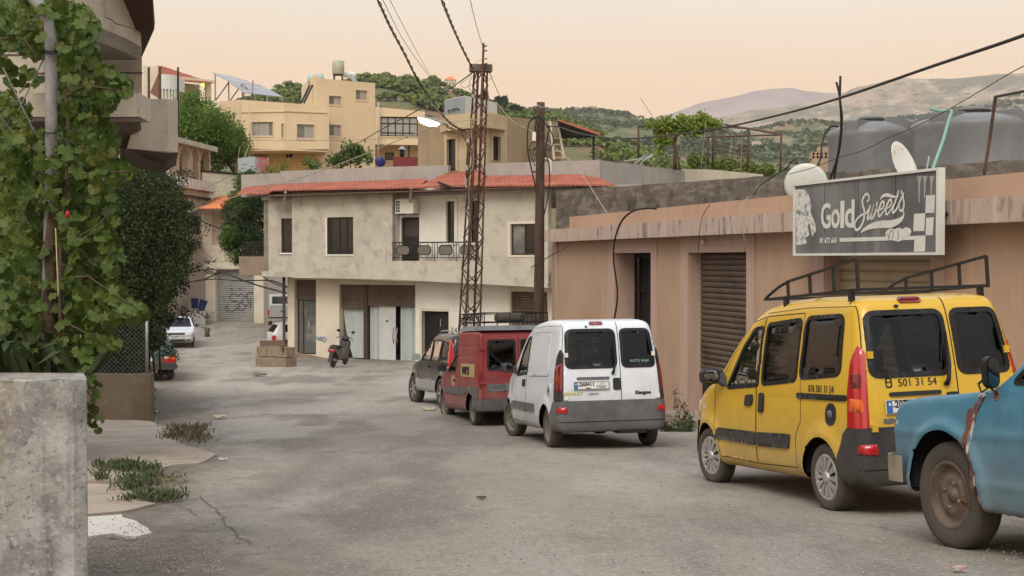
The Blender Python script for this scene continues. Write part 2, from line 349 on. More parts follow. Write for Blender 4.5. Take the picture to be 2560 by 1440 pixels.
# ------------------------------------------------------------------ hills and mountains
def hill(name,D,D0,crest,base,m,n=(120,50),amp=0.,fs=.01,back=.6,power=1.0,seed=0.):
 """a slope rising from distance D0 (height base) to a skyline at distance D drawn through crest (pixels)"""
 cx_ = np.array([c[0] for c in crest],float); cy_ = np.array([c[1] for c in crest],float)
 t = np.linspace(0,1 + back,n[1]); us = np.linspace(cx_[0],cx_[-1],n[0])
 zc = (HOR - np.interp(us,cx_,cy_)) / F * D
 V = np.zeros((n[1],n[0],3))
 for j,tt in enumerate(t):
  Yd = D0 + (D - D0) * tt
  X = (us - CX) / F * (D0 * .35 + D * .65 if True else Yd) * (Yd / D) ** .35
  s_ = min(tt,1) ** power if tt <= 1 else 1 - (tt - 1) ** 1.5 * .8
  V[j,:,0] = X * (D / (D0 * .35 + D * .65)); V[j,:,1] = Yd; V[j,:,2] = base + (zc - base) * s_
 nz = fbm(V[...,0],V[...,1],fs,5,seed) * amp
 V[...,2] += nz * np.clip(1.0 - np.abs(1 - t)[:,None] * .3,.3,1) - np.where(np.abs(t - 1)[:,None] < .04,nz * .5,0)
 nx,ny = n; i = np.arange((nx - 1) * (ny - 1)); r,c = i // (nx - 1),i % (nx - 1); k = r * nx + c
 me = bpy.data.meshes.new(name); me.from_pydata(V.reshape(-1,3).tolist(),[],np.stack([k,k + 1,k + nx + 1,k + nx],-1).tolist())
 me.polygons.foreach_set('use_smooth',[True] * len(me.polygons)); me.materials.append(m)
 o = bpy.data.objects.new(name,me); COL.objects.link(o); ORG[o] = Vector()
 return tag(o,kind='structure'),V
M.hillg = mk('pine_hill_ground',(.19,.115,.065),.95,[((.085,.11,.035),.014,.42,.6),((.3,.2,.13),.03,.6,.75,(1,1,1),.8)])
M.valley = mk('scrub_valley',(.23,.175,.10),.95,[((.085,.11,.045),.016,.42,.56),((.30,.185,.115),.011,.54,.64,(1,.5,1),.9),((.06,.085,.035),.07,.54,.62,(1,1,1),.85),((.36,.3,.2),.10,.62,.7,(1,1,1),.7)])
M.mtn = mk('dry_mountain',(.34,.262,.19),.95,[((.16,.15,.11),.0045,.45,.56,(1,1,1.6),.9),((.46,.37,.27),.02,.55,.68,(1,1,1),.7),((.11,.11,.07),.045,.56,.62,(1,1,1),.8)])
M.mtn2 = mk('far_mountain',(.34,.27,.24),.95,[((.26,.21,.19),.002,.45,.62)])
_,HG = hill('hill',900,260,[(250,330),(560,290),(640,262),(720,236),(830,216),(920,203),(980,200),(1060,206),(1120,222),(1170,240),(1230,262),(1280,285),(1340,296),(1400,302),(1480,330),(1560,360),(1700,420)],-8,M.hillg,(130,50),7,.008)
_,HV = hill('hill',2400,700,[(900,330),(1100,310),(1250,288),(1330,284),(1420,290),(1500,292),(1570,300),(1640,312),(1720,335),(1820,352),(1900,340),(1980,312),(2060,310),(2200,316),(2400,330),(2750,330)],0,M.valley,(150,70),30,.004,power=.9,seed=3)
_,HR = hill('mountain',4400,2400,[(1500,330),(1700,316),(1780,296),(1850,280),(1930,268),(2010,258),(2080,246),(2160,222),(2250,205),(2330,200),(2400,196),(2480,190),(2560,186),(2700,170),(2900,160)],60,M.mtn,(160,80),65,.0016,power=1.1,seed=8)
_,HF = hill('mountain',6200,4600,[(1300,350),(1560,312),(1610,302),(1680,280),(1760,252),(1820,236),(1880,219),(1930,214),(1975,214),(2010,222),(2060,226),(2200,222),(2500,225),(2900,230)],300,M.mtn2,(120,50),60,.0012,seed=5)
# ------------------------------------------------------------------ building parts
def window(fc,parent,r,off=0,fw=.06,depth=.05,mull=(),rows=(),fm=None,pm=None,plabel=None):
 """frame with its panes as sub-parts; r = u0,u1,z0,z1 on face fc; mull = fractions of the upright bars"""
 u0,u1,z0,z1 = r; fm = fm or M.darkmetal; pm = pm or M.blackgl
 xs_ = [0,*mull,1]; ys_ = [0,*rows,1]; holes = []
 for i in range(len(xs_) - 1):
  for j in range(len(ys_) - 1):
   a = u0 + (u1 - u0) * xs_[i] + fw * (1 if i == 0 else .5); b = u0 + (u1 - u0) * xs_[i + 1] - fw * (1 if i == len(xs_) - 2 else .5)
   c = z0 + (z1 - z0) * ys_[j] + fw * (1 if j == 0 else .5); d = z0 + (z1 - z0) * ys_[j + 1] - fw * (1 if j == len(ys_) - 2 else .5)
   holes.append(rect(a,b,c,d))
 mb = MB(); mb.wall(fc,rect(u0,u1,z0,z1),holes,off,depth); f = mb.build('window',fm,parent)
 for k,h in enumerate(holes):
  p = MB(); p.wall(fc,rect(h[0][0] + .004,h[1][0] - .004,h[0][1] + .004,h[2][1] - .004),[],off - depth * .45,.012)
  p.build('pane',pm[k % len(pm)] if isinstance(pm,(list,tuple)) else pm,f)
 return f
def shutter(fc,parent,r,off,n,m,name='shutter',tilt=.0):
 """roller shutter: an upright backing with its slats as sub-parts"""
 u0,u1,z0,z1 = r; mb = MB(); mb.wall(fc,rect(u0,u1,z0,z1),[],off - .03,.02); s = mb.build(name,m,parent)
 h = (z1 - z0) / n; sl_ = MB(); c = fc.w((u0 + u1) / 2,z0,off)
 prof = [(0,-.03),(.12 * h,-.004),(.5 * h,.008),(.86 * h,.0),(.93 * h,-.03)]
 vs = [fc.w(u,z0 + a,off + b) for u in (u0 + .005,u1 - .005) for a,b in prof]; k = len(prof)
 sl_.add(vs,[(i,i + 1,k + i + 1,k + i) for i in range(k - 1)] + [tuple(range(k)),tuple(range(k,2 * k))[::-1]])
 first = sl_.build('slat',m,s)
 for i in range(1,n):
  o = first.copy(); COL.objects.link(o); o.location.z += i * h
 return s
def arch(u0,u1,z0,z1,n=10):
 """opening with a round head"""
 r = (u1 - u0) / 2; c = (u0 + u1) / 2
 return [(u0,z0),(u1,z0)] + [(c + r * math.cos(math.pi * k / n),z1 - r + r * math.sin(math.pi * k / n)) for k in range(n + 1)]
def roofstrip(A,B,C,D,parent,m,pitch=.22,rows=3,name='roof_tiles',amp=.035):
 """ribbed tiles between a lower edge A-B and an upper edge D-C"""
 A,B,C,D = map(Vector,(A,B,C,D)); nu = max(4,int((B - A).length / pitch)) * 6; nr = rows * 2
 nrm = (B - A).cross(D - A).normalized(); nrm = nrm if nrm.z > 0 else -nrm; mb = MB(); vs = []
 for j in range(nr + 1):
  row,fr = j // 2,j % 2; t = min(1,(row + (.995 if fr else 0)) / rows) if j < nr else 1
  lift = .03 if not fr else 0.
  for i in range(nu + 1):
   s_ = i / nu; p = (A.lerp(B,s_)).lerp(D.lerp(C,s_),t)
   vs.append(p + nrm * (amp * abs(math.sin(math.pi * i / 6)) ** .7 + lift))
 w_ = nu + 1
 fs = [(j * w_ + i,j * w_ + i + 1,(j + 1) * w_ + i + 1,(j + 1) * w_ + i) for j in range(nr) for i in range(nu)]
 mb.add(vs,fs,True)
 # fascia below the eave
 e = len(mb.v); k = nu + 1
 mb.add([v for v in vs[:k]] + [v - Vector((0,0,.07)) for v in vs[:k]],[(i,i + 1,k + i + 1,k + i) for i in range(k - 1)])
 return mb.build(name,m,parent,kind='stuff',normals=False)
def text(body,size,m,parent,M4,name='lettering',depth=.002,align='CENTER',scale_x=1.,shear=0.,bold=0.):
 cu = bpy.data.curves.new(name,'FONT'); cu.body = body; cu.size = size; cu.extrude = depth; cu.align_x = align; cu.align_y = 'CENTER'; cu.shear = shear; cu.offset = bold; cu.resolution_u = 3
 o = bpy.data.objects.new(name,cu); COL.objects.link(o)
 dg = bpy.context.evaluated_depsgraph_get(); me = bpy.data.meshes.new_from_object(o.evaluated_get(dg)); bpy.data.objects.remove(o); bpy.data.curves.remove(cu)
 me.transform(M4 @ Matrix.Diagonal((scale_x,1,1,1))); me.materials.clear(); me.materials.append(m)
 if parent: me.transform(Matrix.Translation(-ORG[parent]))
 o = bpy.data.objects.new(name,me); COL.objects.link(o); ORG[o] = ORG[parent] if parent else Vector()
 if parent: o.parent = parent
 return o
def facemat(fc,u,z,off):
 p = fc.w(u,z,off); r_ = Vector((fc.d.x,fc.d.y,0))
 if r_.x < 0: r_ = -r_
 n = Vector((fc.n.x,fc.n.y,0)); up = Vector((0,0,1))
 return Matrix(((r_.x,up.x,n.x,p.x),(r_.y,up.y,n.y,p.y),(r_.z,up.z,n.z,p.z),(0,0,0,1)))
# ------------------------------------------------------------------ the tan shop row on the right
BR = Face((.91,32.3),(6.0,15.0)); WL = BR.shift(-.30)
br = T('shop_building','long tan single storey shop row with stained pale cornice along the parked vans','building',(5.5,20,g(0,20)))
U1 = 24.5; u0,zt = -.1,.454
def q(x,y,fc=WL): return fc.hit(x,y)
def wr(x0,y0,x1,y1): return WL.rect(x0,y0,x1,y1)
n1 = wr(1537,632,1629,900); n2 = wr(1721,631,1868,900); n3 = wr(2062,600,2328,900)
n1 = (n1[0],n1[1],g(0,26.5) - .05,n1[3]); n2 = (n2[0],n2[1],g(0,23) + .12,n2[3]); n3 = (n3[0],n3[1],g(0,18),n3[3] - .12)
mb = MB(); ub = -.35
prof = [(ub + (U1 + 1) * k / 12,g(0,WL.w(ub + (U1 + 1) * k / 12,0).y) - .6) for k in range(13)]
mb.wall(WL,prof + [(U1 + .65,zt + .01),(ub,zt + .01)],[rect(*n1),rect(*n2),rect(*n3)],0,.55); mb.build('wall',M.brown,br)
mb = MB(); mb.wall(BR,rect(-.32,U1,zt,zt + .31),[],0,.9); mb.build('cornice',M.cornice,br)
mb = MB(); mb.wall(BR,rect(.15,U1,zt + .311,1.085),[],-.52,.5); mb.build('parapet',M.brown,br)
mb = MB(); c4 = [BR.w(-.3,0,-.9),BR.w(U1,0,-.9),BR.w(U1,0,-12),BR.w(3,0,-12)]; mb.prism(c4,zt + .05,zt + .30); mb.build('roof',M.parapet,br)
mb = MB(); mb.wall(Face(WL.w(-.35,0,0),WL.w(-.35,0,-9)),rect(0.02,9,-4.2,zt + .02),[],0,.3); mb.build('wall',M.brown,br)
for (a,b,c,d),e in ((n1,.13),(n2,.34),(n3,.3)):
 ext = .34
 mb = MB(); mb.slab([(a - ext,c),(a,c),(a,d),(b,d),(b,c),(b + ext * .9,c),(b + ext * .9,zt - .005),(a - ext,zt - .005)],[],WL.w,.022,-.02); mb.build('surround',M.pink,br)
mb = MB(); mb.wall(WL,rect(-.28,-.1,-4,zt - .01),[],.03,.06); mb.build('pilaster',M.pink,br)
# reveals
for (a,b,c,d),dp,m in ((n1,.52,M.pink),(n2,.28,M.pink),(n3,.28,M.pink)):
 mb = MB(); mb.wall(WL,rect(a + .003,a + .02,c,d - .01),[],-.002,dp); mb.build('jamb',m,br)
 mb = MB(); mb.wall(WL,rect(a + .02,b - .003,c - .12,d),[],-dp - .02 if dp < .4 else -.56,.05); mb.build('back_panel',M.darkmetal,br)
gd = MB(); gd.wall(WL,rect(n1[0] + .02,n1[1] - .02,n1[2],n1[3] - .02),[rect(n1[0] + .1,n1[1] - .1,n1[3] - .75,n1[3] - .12),rect(n1[0] + .1,n1[1] - .1,n1[2] + 1.1,n1[3] - .85)],-.46,.04); d1 = gd.build('door',M.darkmetal,br)
for k in range(9):
 u = n1[0] + .12 + k * (n1[1] - n1[0] - .24) / 8; mb = MB(); mb.bar(WL.w(u,n1[2] + 1.1,-.44),WL.w(u,n1[3] - .12,-.44),.018); mb.build('grille_bar',M.darkmetal,d1)
shutter(WL,br,(n2[0] + .02,n2[1] - .02,WL.hit(1800,938)[1],n2[3] - .02),-.25,21,M.shut)
shutter(WL,br,(n3[0] + .02,n3[1] - .02,n3[2] + .05,n3[3] - .02),-.25,18,M.shutc,'shutter')
# steps under the second doorway
mb = MB(); mb.wall(WL,rect(n2[0] - .25,n2[1] + .3,g(0,23) - .4,g(0,23) + .11),[],.55,.6); mb.build('doorstep',M.slab,br)
mb = MB(); mb.wall(WL,rect(n2[0] - 1.2,n2[1] + .3,g(0,23) - .4,g(0,23) - .05),[],1.0,1.05); mb.build('doorstep',M.slab,br)
# weathered roof wall behind the cornice
A,B = at(1390,HOR,33),at(2700,HOR,21.9); DW = Face(A,B)
mb = MB(); L_ = (DW.hit(2700,600)[0]); top = []
for k in range(40):
 t = k / 39; x = 1390 + (2700 - 1390) * t; u,z = DW.hit(x,np.interp(x,[1390,1700,1985,2080,2340,2560,2700],[477,455,436,430,414,398,388])); top.append((u,z + .03 * mnoise.noise(Vector((u * 3,1,2)))))
mb.wall(DW,[(0,.6),(L_,.6)] + top[::-1],[],0,.25); solo(mb.build('roof_wall',M.darkcon),'blackened board marked concrete wall standing on the tan shop roof','wall')
# ------------------------------------------------------------------ the grey two storey building
CF = facepx(730,55,1208,50.2)
cb = T('house','grey plastered two storey house with red tiled eave and curtained shopfront','building',(-4,54,-4.2))
def cr(x0,y0,x1,y1,fc=CF): return fc.rect(x0,y0,x1,y1)
hc = lambda x,y,fc=CF: fc.hit(x,y)
ZT = 2.92
w1 = cr(818,543,883,636); w2 = cr(1271,555,1341,641)
uL = hc(730,600)[0]; uM = hc(981,600)[0]; uN = hc(1203,600)[0]; uR = 12.5
zb = lambda u: np.interp(u,[uL,uM,uN,uR],[-.765,-.80,-.945,-1.06])
zf = hc(1090,652)[1]
mb = MB(); mb.wall(CF,[(uL,zb(uL)),(uM,zb(uM)),(uN,zb(uN)),(uR,zb(uR)),(uR,ZT),(uN,ZT),(uN,zf),(uM,zf),(uM,ZT),(uL,ZT)],[rect(*w1),rect(*w2)],0,.25); mb.build('wall',M.plaster,cb)
RC = CF.shift(-.52)
dr = RC.rect(1003,543,1048,653); dr = (dr[0],dr[1],zf,dr[3])
sls = []
for x0,x1 in ((1117,1137),(1176,1190)):
 r_ = RC.rect(x0,503,x1,607); sls.append((r_[0],r_[1],zf + .75,r_[3]))
sls[1] = (sls[1][0],sls[1][0] + (sls[0][1] - sls[0][0]),zf + .75,sls[0][3])
mb = MB(); mb.wall(RC,rect(uM - .2,uN + .2,zf,ZT),[rect(*dr),rect(*sls[0]),rect(*sls[1])],0,.2); mb.build('recess_wall',M.white,cb)
for u,s_ in ((uM,1),(uN,-1)):
 f2 = Face(CF.w(u,0,-.24),CF.w(u,0,-.53)); mb = MB(); mb.slab(rect(0,.28,zf,ZT),[],lambda a,b,d: Vector((*(f2.a + f2.d * a + CF.d * d),b)),.004 * s_,-.2 * s_); mb.build('recess_wall',M.white,cb)
mb = MB(); mb.hexa([CF.w(uM + .01,zf - .3,-.26),CF.w(uN - .01,zf - .3,-.26),CF.w(uN - .01,zf - .3,-.53),CF.w(uM + .01,zf - .3,-.53)],[CF.w(uM + .01,zf,-.26),CF.w(uN - .01,zf,-.26),CF.w(uN - .01,zf,-.53),CF.w(uM + .01,zf,-.53)]); mb.build('balcony_floor',M.plaster,cb)
# white raised head round the slit windows and arched relief above
for r_ in sls:
 a,b,c,d = r_; e = .14
 mb = MB(); mb.slab(rect(a - e,b + e,c - .1,d + e),[rect(a,b,c,d)],RC.w,.05,-.02); mb.build('surround',M.white,cb)
 n_ = 9; rr = (b - a) / 2 + e; cxm = (a + b) / 2; zc_ = d + e + .22
 arc = [(cxm + rr * math.cos(math.pi * k / n_),zc_ + rr * math.sin(math.pi * k / n_)) for k in range(n_ + 1)]; arc2 = [(cxm + (rr - .09) * math.cos(math.pi * k / n_),zc_ + (rr - .09) * math.sin(math.pi * k / n_)) for k in range(n_ + 1)]
 mb = MB(); mb.slab(arc + arc2[::-1],[],RC.w,.05,-.02); mb.build('arch_moulding',M.white,cb)
 window(RC,cb,(a,b,c,d),-.09,.03)
mb = MB(); mb.wall(RC,rect(*dr),[rect(dr[0] + .1,dr[1] - .1,dr[2] + 1.0,dr[3] - .1)],-.08,.06); d_ = mb.build('door',M.darkmetal,cb)
mb = MB(); mb.wall(RC,rect(dr[0] + .09,dr[1] - .09,dr[2] + .98,dr[3] - .09),[],-.1,.02); mb.build('pane',mk('dark_door_glass',(.06,.05,.048),.35),d_)
window(CF,cb,(w1[0] + .002,w1[1] - .002,w1[2] + .002,w1[3] - .002),-.06,.05,mull=(.12,.45,.72))
window(CF,cb,(w2[0] + .1,w2[1] - .06,w2[2] + .06,w2[3] - .08),-.1,.05,mull=(.55,),pm=[M.greygl,M.blackgl])
mb = MB(); a,b,c,d = w1; mb.slab([(a - .07,c - .05),(b + .04,c - .05),(b + .04,c),(a,c),(a,d),(a - .07,d)],[],CF.w,.03,-.1); mb.build('window_surround',M.frame,cb)
mb = MB(); a,b,c,d = w2; mb.slab(rect(a - .03,b + .03,c - .03,d + .03),[rect(a + .09,b - .05,c + .05,d - .07)],CF.w,.02,-.1); mb.build('window_surround',M.cream,cb)
# left recessed wing
LW = CF.shift(-.45); uA = LW.hit(660,600)[0]
w0 = LW.rect(703,546,733,632); mb = MB(); mb.wall(LW,rect(uA,uL - .004,-.74,ZT - .05),[rect(w0[0],uL - .08,w0[2],w0[3])],0,.25); mb.build('wall',M.plaster,cb)
window(LW,cb,(w0[0],uL - .08,w0[2],w0[3]),-.06,.04,mull=(.6,))
mb = MB(); mb.wall(LW,rect(w0[0] - .05,uL - .02,w0[2] - .06,w0[2]),[],.05,.12); mb.build('window_sill',M.frame,cb)
mb = MB(); sf = Face(LW.w(uA,0,0),LW.w(uA,0,-7)); mb.slab(rect(.0,7,-.74,ZT - .05),[],lambda a,b,d: Vector((*(sf.a + sf.d * a + CF.d * d),b)),-.004,.25); mb.build('wall',M.plaster,cb)
# soffit of the overhang
mb = MB(); mb.hexa([CF.w(uA,-.72,-.3),CF.w(uL,-.74,-.02),CF.w(uM,-.78,-.02),CF.w(uN,-.92,-.02),CF.w(uR,-1.04,-.02),CF.w(uR,-1.04,-8),CF.w(uA,-.72,-8)],[CF.w(uA,-.5,-.3),CF.w(uL,-.5,-.02),CF.w(uM,-.5,-.02),CF.w(uN,-.5,-.02),CF.w(uR,-.5,-.02),CF.w(uR,-.5,-8),CF.w(uA,-.5,-8)]); mb.build('overhang_slab',M.plaster,cb)
# ground floor
GF = CF.shift(-1.0); gr = lambda *r_: GF.rect(*r_)
s1 = gr(736,700,790,885); s2 = gr(848,712,1038,905); d3 = gr(1055,778,1122,905); s3 = gr(1276,729,1345,905)
uG0 = GF.hit(719,800)[0]; zg = lambda x,y: GF.hit(x,y)[1]
z1b,z2b = zg(760,886),zg(1000,906)
mb = MB(); mb.wall(GF,rect(uG0,uR,-5,-.6),[rect(s1[0],s1[1],z1b,-.86),rect(s2[0],s2[1],z2b,s2[3]),rect(d3[0],d3[1],z2b + .02,d3[3]),rect(s3[0],s3[1] + .4,z2b + .1,s3[3])],0,.3); mb.build('wall',M.cream,cb)
sf3 = Face(GF.w(uG0,0,-.3),GF.w(uG0,0,-7)); mb = MB(); mb.slab(rect(0,6.7,-5,-.6),[],lambda a,b,d: Vector((*(sf3.a + sf3.d * a + CF.d * d),b)),0,.3); mb.build('wall',M.cream,cb)
# white render panel round the dark doorway, up to the corner
uw = GF.hit(1040,800)[0]; mb = MB(); mb.slab([(uw,z2b),(d3[0] - .12,z2b),(d3[0] - .12,d3[3] + .12),(d3[1],d3[3] + .12),(d3[1],z2b),(s3[0] - .1,z2b),(s3[0] - .1,-.62),(uw,-.62)],[],GF.w,.012,-.05); mb.build('render_panel',M.white,cb)
mb = MB(); mb.slab([(d3[0] - .12,z2b),(d3[0],z2b),(d3[0],d3[3]),(d3[1],d3[3]),(d3[1],d3[3] + .12),(d3[0] - .12,d3[3] + .12)],[],GF.w,.03,-.1); mb.build('door_surround',M.cream,cb)
mb = MB(); mb.wall(GF,rect(d3[0] + .003,d3[1] - .003,z2b + .03,d3[3] - .003),[],-.2,.05); dd = mb.build('door',M.darkmetal,cb)
for k in range(7):
 u = d3[0] + .1 + k * .09; mb = MB(); mb.wall(GF,rect(u,u + .05,z2b + .1,d3[3] - .05),[],-.18,.02); mb.build('door_slat',mk('door_black',(.014,.014,.015),.4) if k == 0 else bpy.data.materials['door_black'],dd)
mb = MB(); mb.bar(GF.w(d3[1] - .5,z2b + 1.55,-.15),GF.w(d3[1] - .5,z2b + 1.85,-.15),.03); mb.build('handle',M.galv,dd)
# corner shop: shutter half down over a dark glass door
zs = zg(760,750)
shutter(GF,cb,(s1[0] + .01,s1[1] - .01,zs,-.87),-.16,9,M.shut)
mb = MB(); mb.wall(GF,rect(s1[0] + .005,s1[1] - .005,z1b + .005,zs),[rect(s1[0] + .06,s1[0] + .3,z1b + .05,zs - .04),rect(s1[0] + .36,s1[1] - .06,z1b + .05,zs - .04)],-.22,.05); dd = mb.build('glass_door',M.darkmetal,cb)
for a,b in ((s1[0] + .055,s1[0] + .305),(s1[0] + .355,s1[1] - .055)):
 mb = MB(); mb.wall(GF,rect(a,b,z1b + .045,zs - .035),[],-.235,.015); mb.build('pane',M.greygl,dd)
for s_ in (-.03,.05):
 u = (s1[0] + s1[1]) / 2 + .1 + s_; mb = MB(); mb.tube([GF.w(u,z1b + .95,-.20),GF.w(u,z1b + 1.0,-.13),GF.w(u,z1b + 1.4,-.13),GF.w(u,z1b + 1.45,-.20)],.014); mb.build('handle',M.galv,dd)
# wide shopfront: brown post, two shutters part way, glass with curtains behind
up0,up1 = GF.hit(905,800)[0],GF.hit(914.5,800)[0]
mb = MB(); mb.wall(GF,rect(up0,up1,z2b,s2[3]),[],-.1,.14); mb.build('post',mk('brown_post',(.06,.04,.034),.6),cb)
zl,zr = zg(876,772),zg(975,766)
shutter(GF,cb,(s2[0] + .01,up0 - .005,zl,s2[3] - .005),-.14,12,M.shut); shutter(GF,cb,(up1 + .005,s2[1] - .01,zr,s2[3] - .005),-.14,10,M.shut)
mb = MB(); mb.wall(GF,rect(s2[0] + .005,s2[1] - .005,z2b - .1,s2[3]),[],-.62,.05); mb.build('back_panel',M.darkmetal,cb)
def drape(u0,u1,z0,z1,off,amp=.03,k=9,taper=0.,seed=0):
 mb = MB(); n,mrows = 60,8; vs = []
 for j in range(mrows + 1):
  for i in range(n + 1):
   t = i / n; z = z1 + (z0 - z1) * j / mrows; a = u0 + (u1 - u0) * t + taper * (1 - t) * (j / mrows) ** 1.6
   vs.append(GF.w(a,z,off + amp * math.sin(k * 6.28 * t + .8 * math.sin(5 * t + seed) + j * .06) + .01 * math.sin(31 * t + seed)))
 mb.add(vs,[(j * (n + 1) + i,j * (n + 1) + i + 1,(j + 1) * (n + 1) + i + 1,(j + 1) * (n + 1) + i) for j in range(mrows) for i in range(n)],True)
 return mb.build('curtain',M.cloth,cb,normals=False)
ux = lambda x: GF.hit(x,840)[0]
drape(ux(849),ux(904),z2b + .08,zl + .02,-.32,.03,6,.5,1)
drape(ux(915),ux(938),z2b + .05,zr + .02,-.32,.02,3,0,2)
drape(ux(990),ux(1022),z2b + .05,zr + .02,-.32,.025,3.5,0,4)
drape(ux(1023),ux(1037),z2b + .05,zr + .02,-.30,.02,1.5,0,5)
mb = MB(); mb.wall(GF,rect(ux(939),ux(980),z2b + .06,zr + .01),[],-.26,.03); dd = mb.build('white_door',mk('white_film',(.50,.50,.48),.35,[((.42,.43,.42),1.2,.45,.7)]),cb)
for x in (976,985.5):
 u = ux(x); mb = MB(); mb.tube([GF.w(u - .02,zg(980,858),-.26),GF.w(u + .03,zg(980,852),-.16),GF.w(u,zg(980,840),-.14),GF.w(u + .03,zg(980,826),-.16),GF.w(u - .02,zg(980,820),-.26)],.022,8); mb.build('handle',M.galv,dd)
mb = MB(); mb.wall(GF,rect(ux(956),ux(961),zg(958,806),zg(958,801)),[],-.255,.01); mb.build('sticker',M.darkmetal,dd)
mb = MB(); mb.wall(GF,rect(uG0 - .05,s2[1] + 8,-5.2,z2b - .005),[],.35,.6); mb.build('threshold',M.slab,cb)
shutter(GF,cb,(s3[0] + .01,s3[1] + .38,z2b + .1,s3[3] - .005),-.14,26,M.shut)
text('34',.34,M.darkmetal,cb,facemat(GF,GF.hit(1135,827)[0],GF.hit(1135,827)[1],.018),'lettering',.001)
# plinth under the corner and the wall scrawl beside the scooter
pl = MB(); pl.slab([(uG0 - .1,-5.2),(ux(800),-5.2),(ux(846),zg(846,900)),(ux(800),zg(800,892)),(uG0 + .3,zg(720,878)),(uG0 - .1,zg(716,880))],[],GF.w,.5,-.02); pl.build('plinth',M.stone,cb)
M.bluepaint = mk('blue_spray',(.13,.19,.26),.8)
def scrawl(fc,strokes,off,wd,m,name,parent,px=True):
 """each stroke: a flat ribbon through points"""
 mb = MB()
 for st in strokes:
  p2 = [fc.hit(*p) if px else p for p in st]; fine = []
  for i in range(len(p2) - 1):
   p0,p1,p2_,p3 = p2[max(i - 1,0)],p2[i],p2[i + 1],p2[min(i + 2,len(p2) - 1)]
   for k in range(5):
    t = k / 5; fine.append(tuple(.5 * ((2 * p1[c]) + (-p0[c] + p2_[c]) * t + (2 * p0[c] - 5 * p1[c] + 4 * p2_[c] - p3[c]) * t * t + (-p0[c] + 3 * p1[c] - 3 * p2_[c] + p3[c]) * t ** 3) for c in (0,1)))
  fine.append(p2[-1]); n = len(fine); vs = []
  wf = (lambda t: wd(t)) if callable(wd) else (lambda t: wd)
  for s_ in (-1,1):
   for i,p in enumerate(fine):
    a,b = fine[max(i - 1,0)],fine[min(i + 1,n - 1)]; dx,dz = b[0] - a[0],b[1] - a[1]; l = math.hypot(dx,dz) or 1
    h = wf(i / (n - 1)) / 2; vs.append(fc.w(p[0] - dz / l * h * s_,p[1] + dx / l * h * s_,off))
  mb.add(vs,[(i,i + 1,n + i + 1,n + i) for i in range(n - 1)])
 return mb.build(name,m,parent,normals=False)
scrawl(GF,[[(791,840),(794,850),(797,842),(799,851),(803,840)],[(800,851),(806,843),(806,852),(802,850)],[(813,841),(809,845),(816,849),(811,855),(808,851)]],.01,.045,M.bluepaint,'graffiti',cb)
# roof: parapets, tiled eaves
zp = lambda x,y,f_: f_.hit(x,y)[1]
RP = CF.shift(-.9)
mb = MB(); uu = lambda x,f_=RP: f_.hit(x,430)[0]
mb.wall(RP,[(uu(603),ZT - .1),(uu(1120),ZT - .1),(uu(1120),zp(1110,413,RP)),(uu(950),zp(950,418,RP)),(uu(700),zp(700,428,RP)),(uu(700),zp(700,433,RP)),(uu(603),zp(603,437,RP))],[],0,.2); mb.build('parapet',M.parapet,cb)
mb = MB(); mb.wall(RP,[(uu(1200),ZT - .1),(uu(1500),ZT - .1),(uu(1500),zp(1500,400,RP)),(uu(1200),zp(1200,409,RP))],[],0,.2); mb.build('parapet',M.parapet,cb)
pe = RP.w(uu(1500),0,0); PS = Face((pe.x,pe.y),at(1712,HOR,60)[:2]); Ls = PS.hit(1712,430)[0]
mb = MB(); mb.slab([(.01,2),(Ls,2),(Ls,PS.hit(1712,427)[1]),(.01,PS.hit(1500,401)[1])],[],PS.w,0,-.2); mb.build('parapet',M.parapet,cb)
PS2 = Face((PS.w(Ls,0).x,PS.w(Ls,0).y),at(1910,HOR,66)[:2]); L2 = PS2.hit(1908,436)[0]
mb = MB(); mb.slab([(.01,1.5),(L2,1.5),(L2,PS2.hit(1908,436)[1]),(PS2.hit(1780,424)[0],PS2.hit(1780,424)[1]),(.01,PS2.hit(1704,422)[1])],[],PS2.w,0,-.2); mb.build('parapet',M.cream,cb)
mb = MB(); mb.hexa([CF.w(uA,ZT - .3,-.3),CF.w(uR + 4,ZT - .3,-.3),CF.w(uR + 4,ZT - .3,-11),CF.w(uA,ZT - .3,-11)],[CF.w(uA,ZT - .12,-.3),CF.w(uR + 4,ZT - .12,-.3),CF.w(uR + 4,ZT - .12,-11),CF.w(uA,ZT - .12,-11)]); mb.build('roof',M.parapet,cb)
EF = CF.shift(.55); eu = lambda x: EF.hit(x,470)[0]
zE = lambda x,y: EF.hit(x,y)[1]
def eave(xa,ya,xb,yb,xc,yc,xd,yd,fl=EF,fu=RP):
 p = lambda f_,x,y: f_.w(*f_.hit(x,y))
 return roofstrip(p(fl,xa,ya),p(fl,xb,yb),p(fu,xc,yc),p(fu,xd,yd),cb,M.tile,.2,3)
eave(668,477,1045,470,1068,450,690,463)
eave(1040,470,1168,465,1160,432,1112,436)
eave(1160,466,1212,465,1212,434,1156,432)
eave(1204,466,1452,463,1446,439,1204,443)
eave(1452,463,1537,464,1505,449,1446,439)
LE = LW.shift(.5)
eave(590,487,672,485,700,462,612,471,LE,RP)
mb = MB(); mb.hexa([CF.w(uA + .2,ZT - .2,-.7),CF.w(eu(1430),ZT - .2,-.7),EF.w(eu(1430),ZT - .2,-.02),EF.w(eu(668),ZT - .2,-.02)],[CF.w(uA + .2,ZT - .14,-.7),CF.w(eu(1430),ZT - .14,-.7),EF.w(eu(1430),ZT - .14,-.02),EF.w(eu(668),ZT - .14,-.02)]); mb.build('soffit',mk('brown_soffit',(.11,.065,.045),.8),cb)
for x,y,z in ((709,512,490),(1024,503,478)):
 mb = MB(); mb.bar(CF.w(*CF.hit(x,y)),EF.w(eu(x + 5),ZT - .02),.09); mb.build('eave_strut',M.plaster,cb)
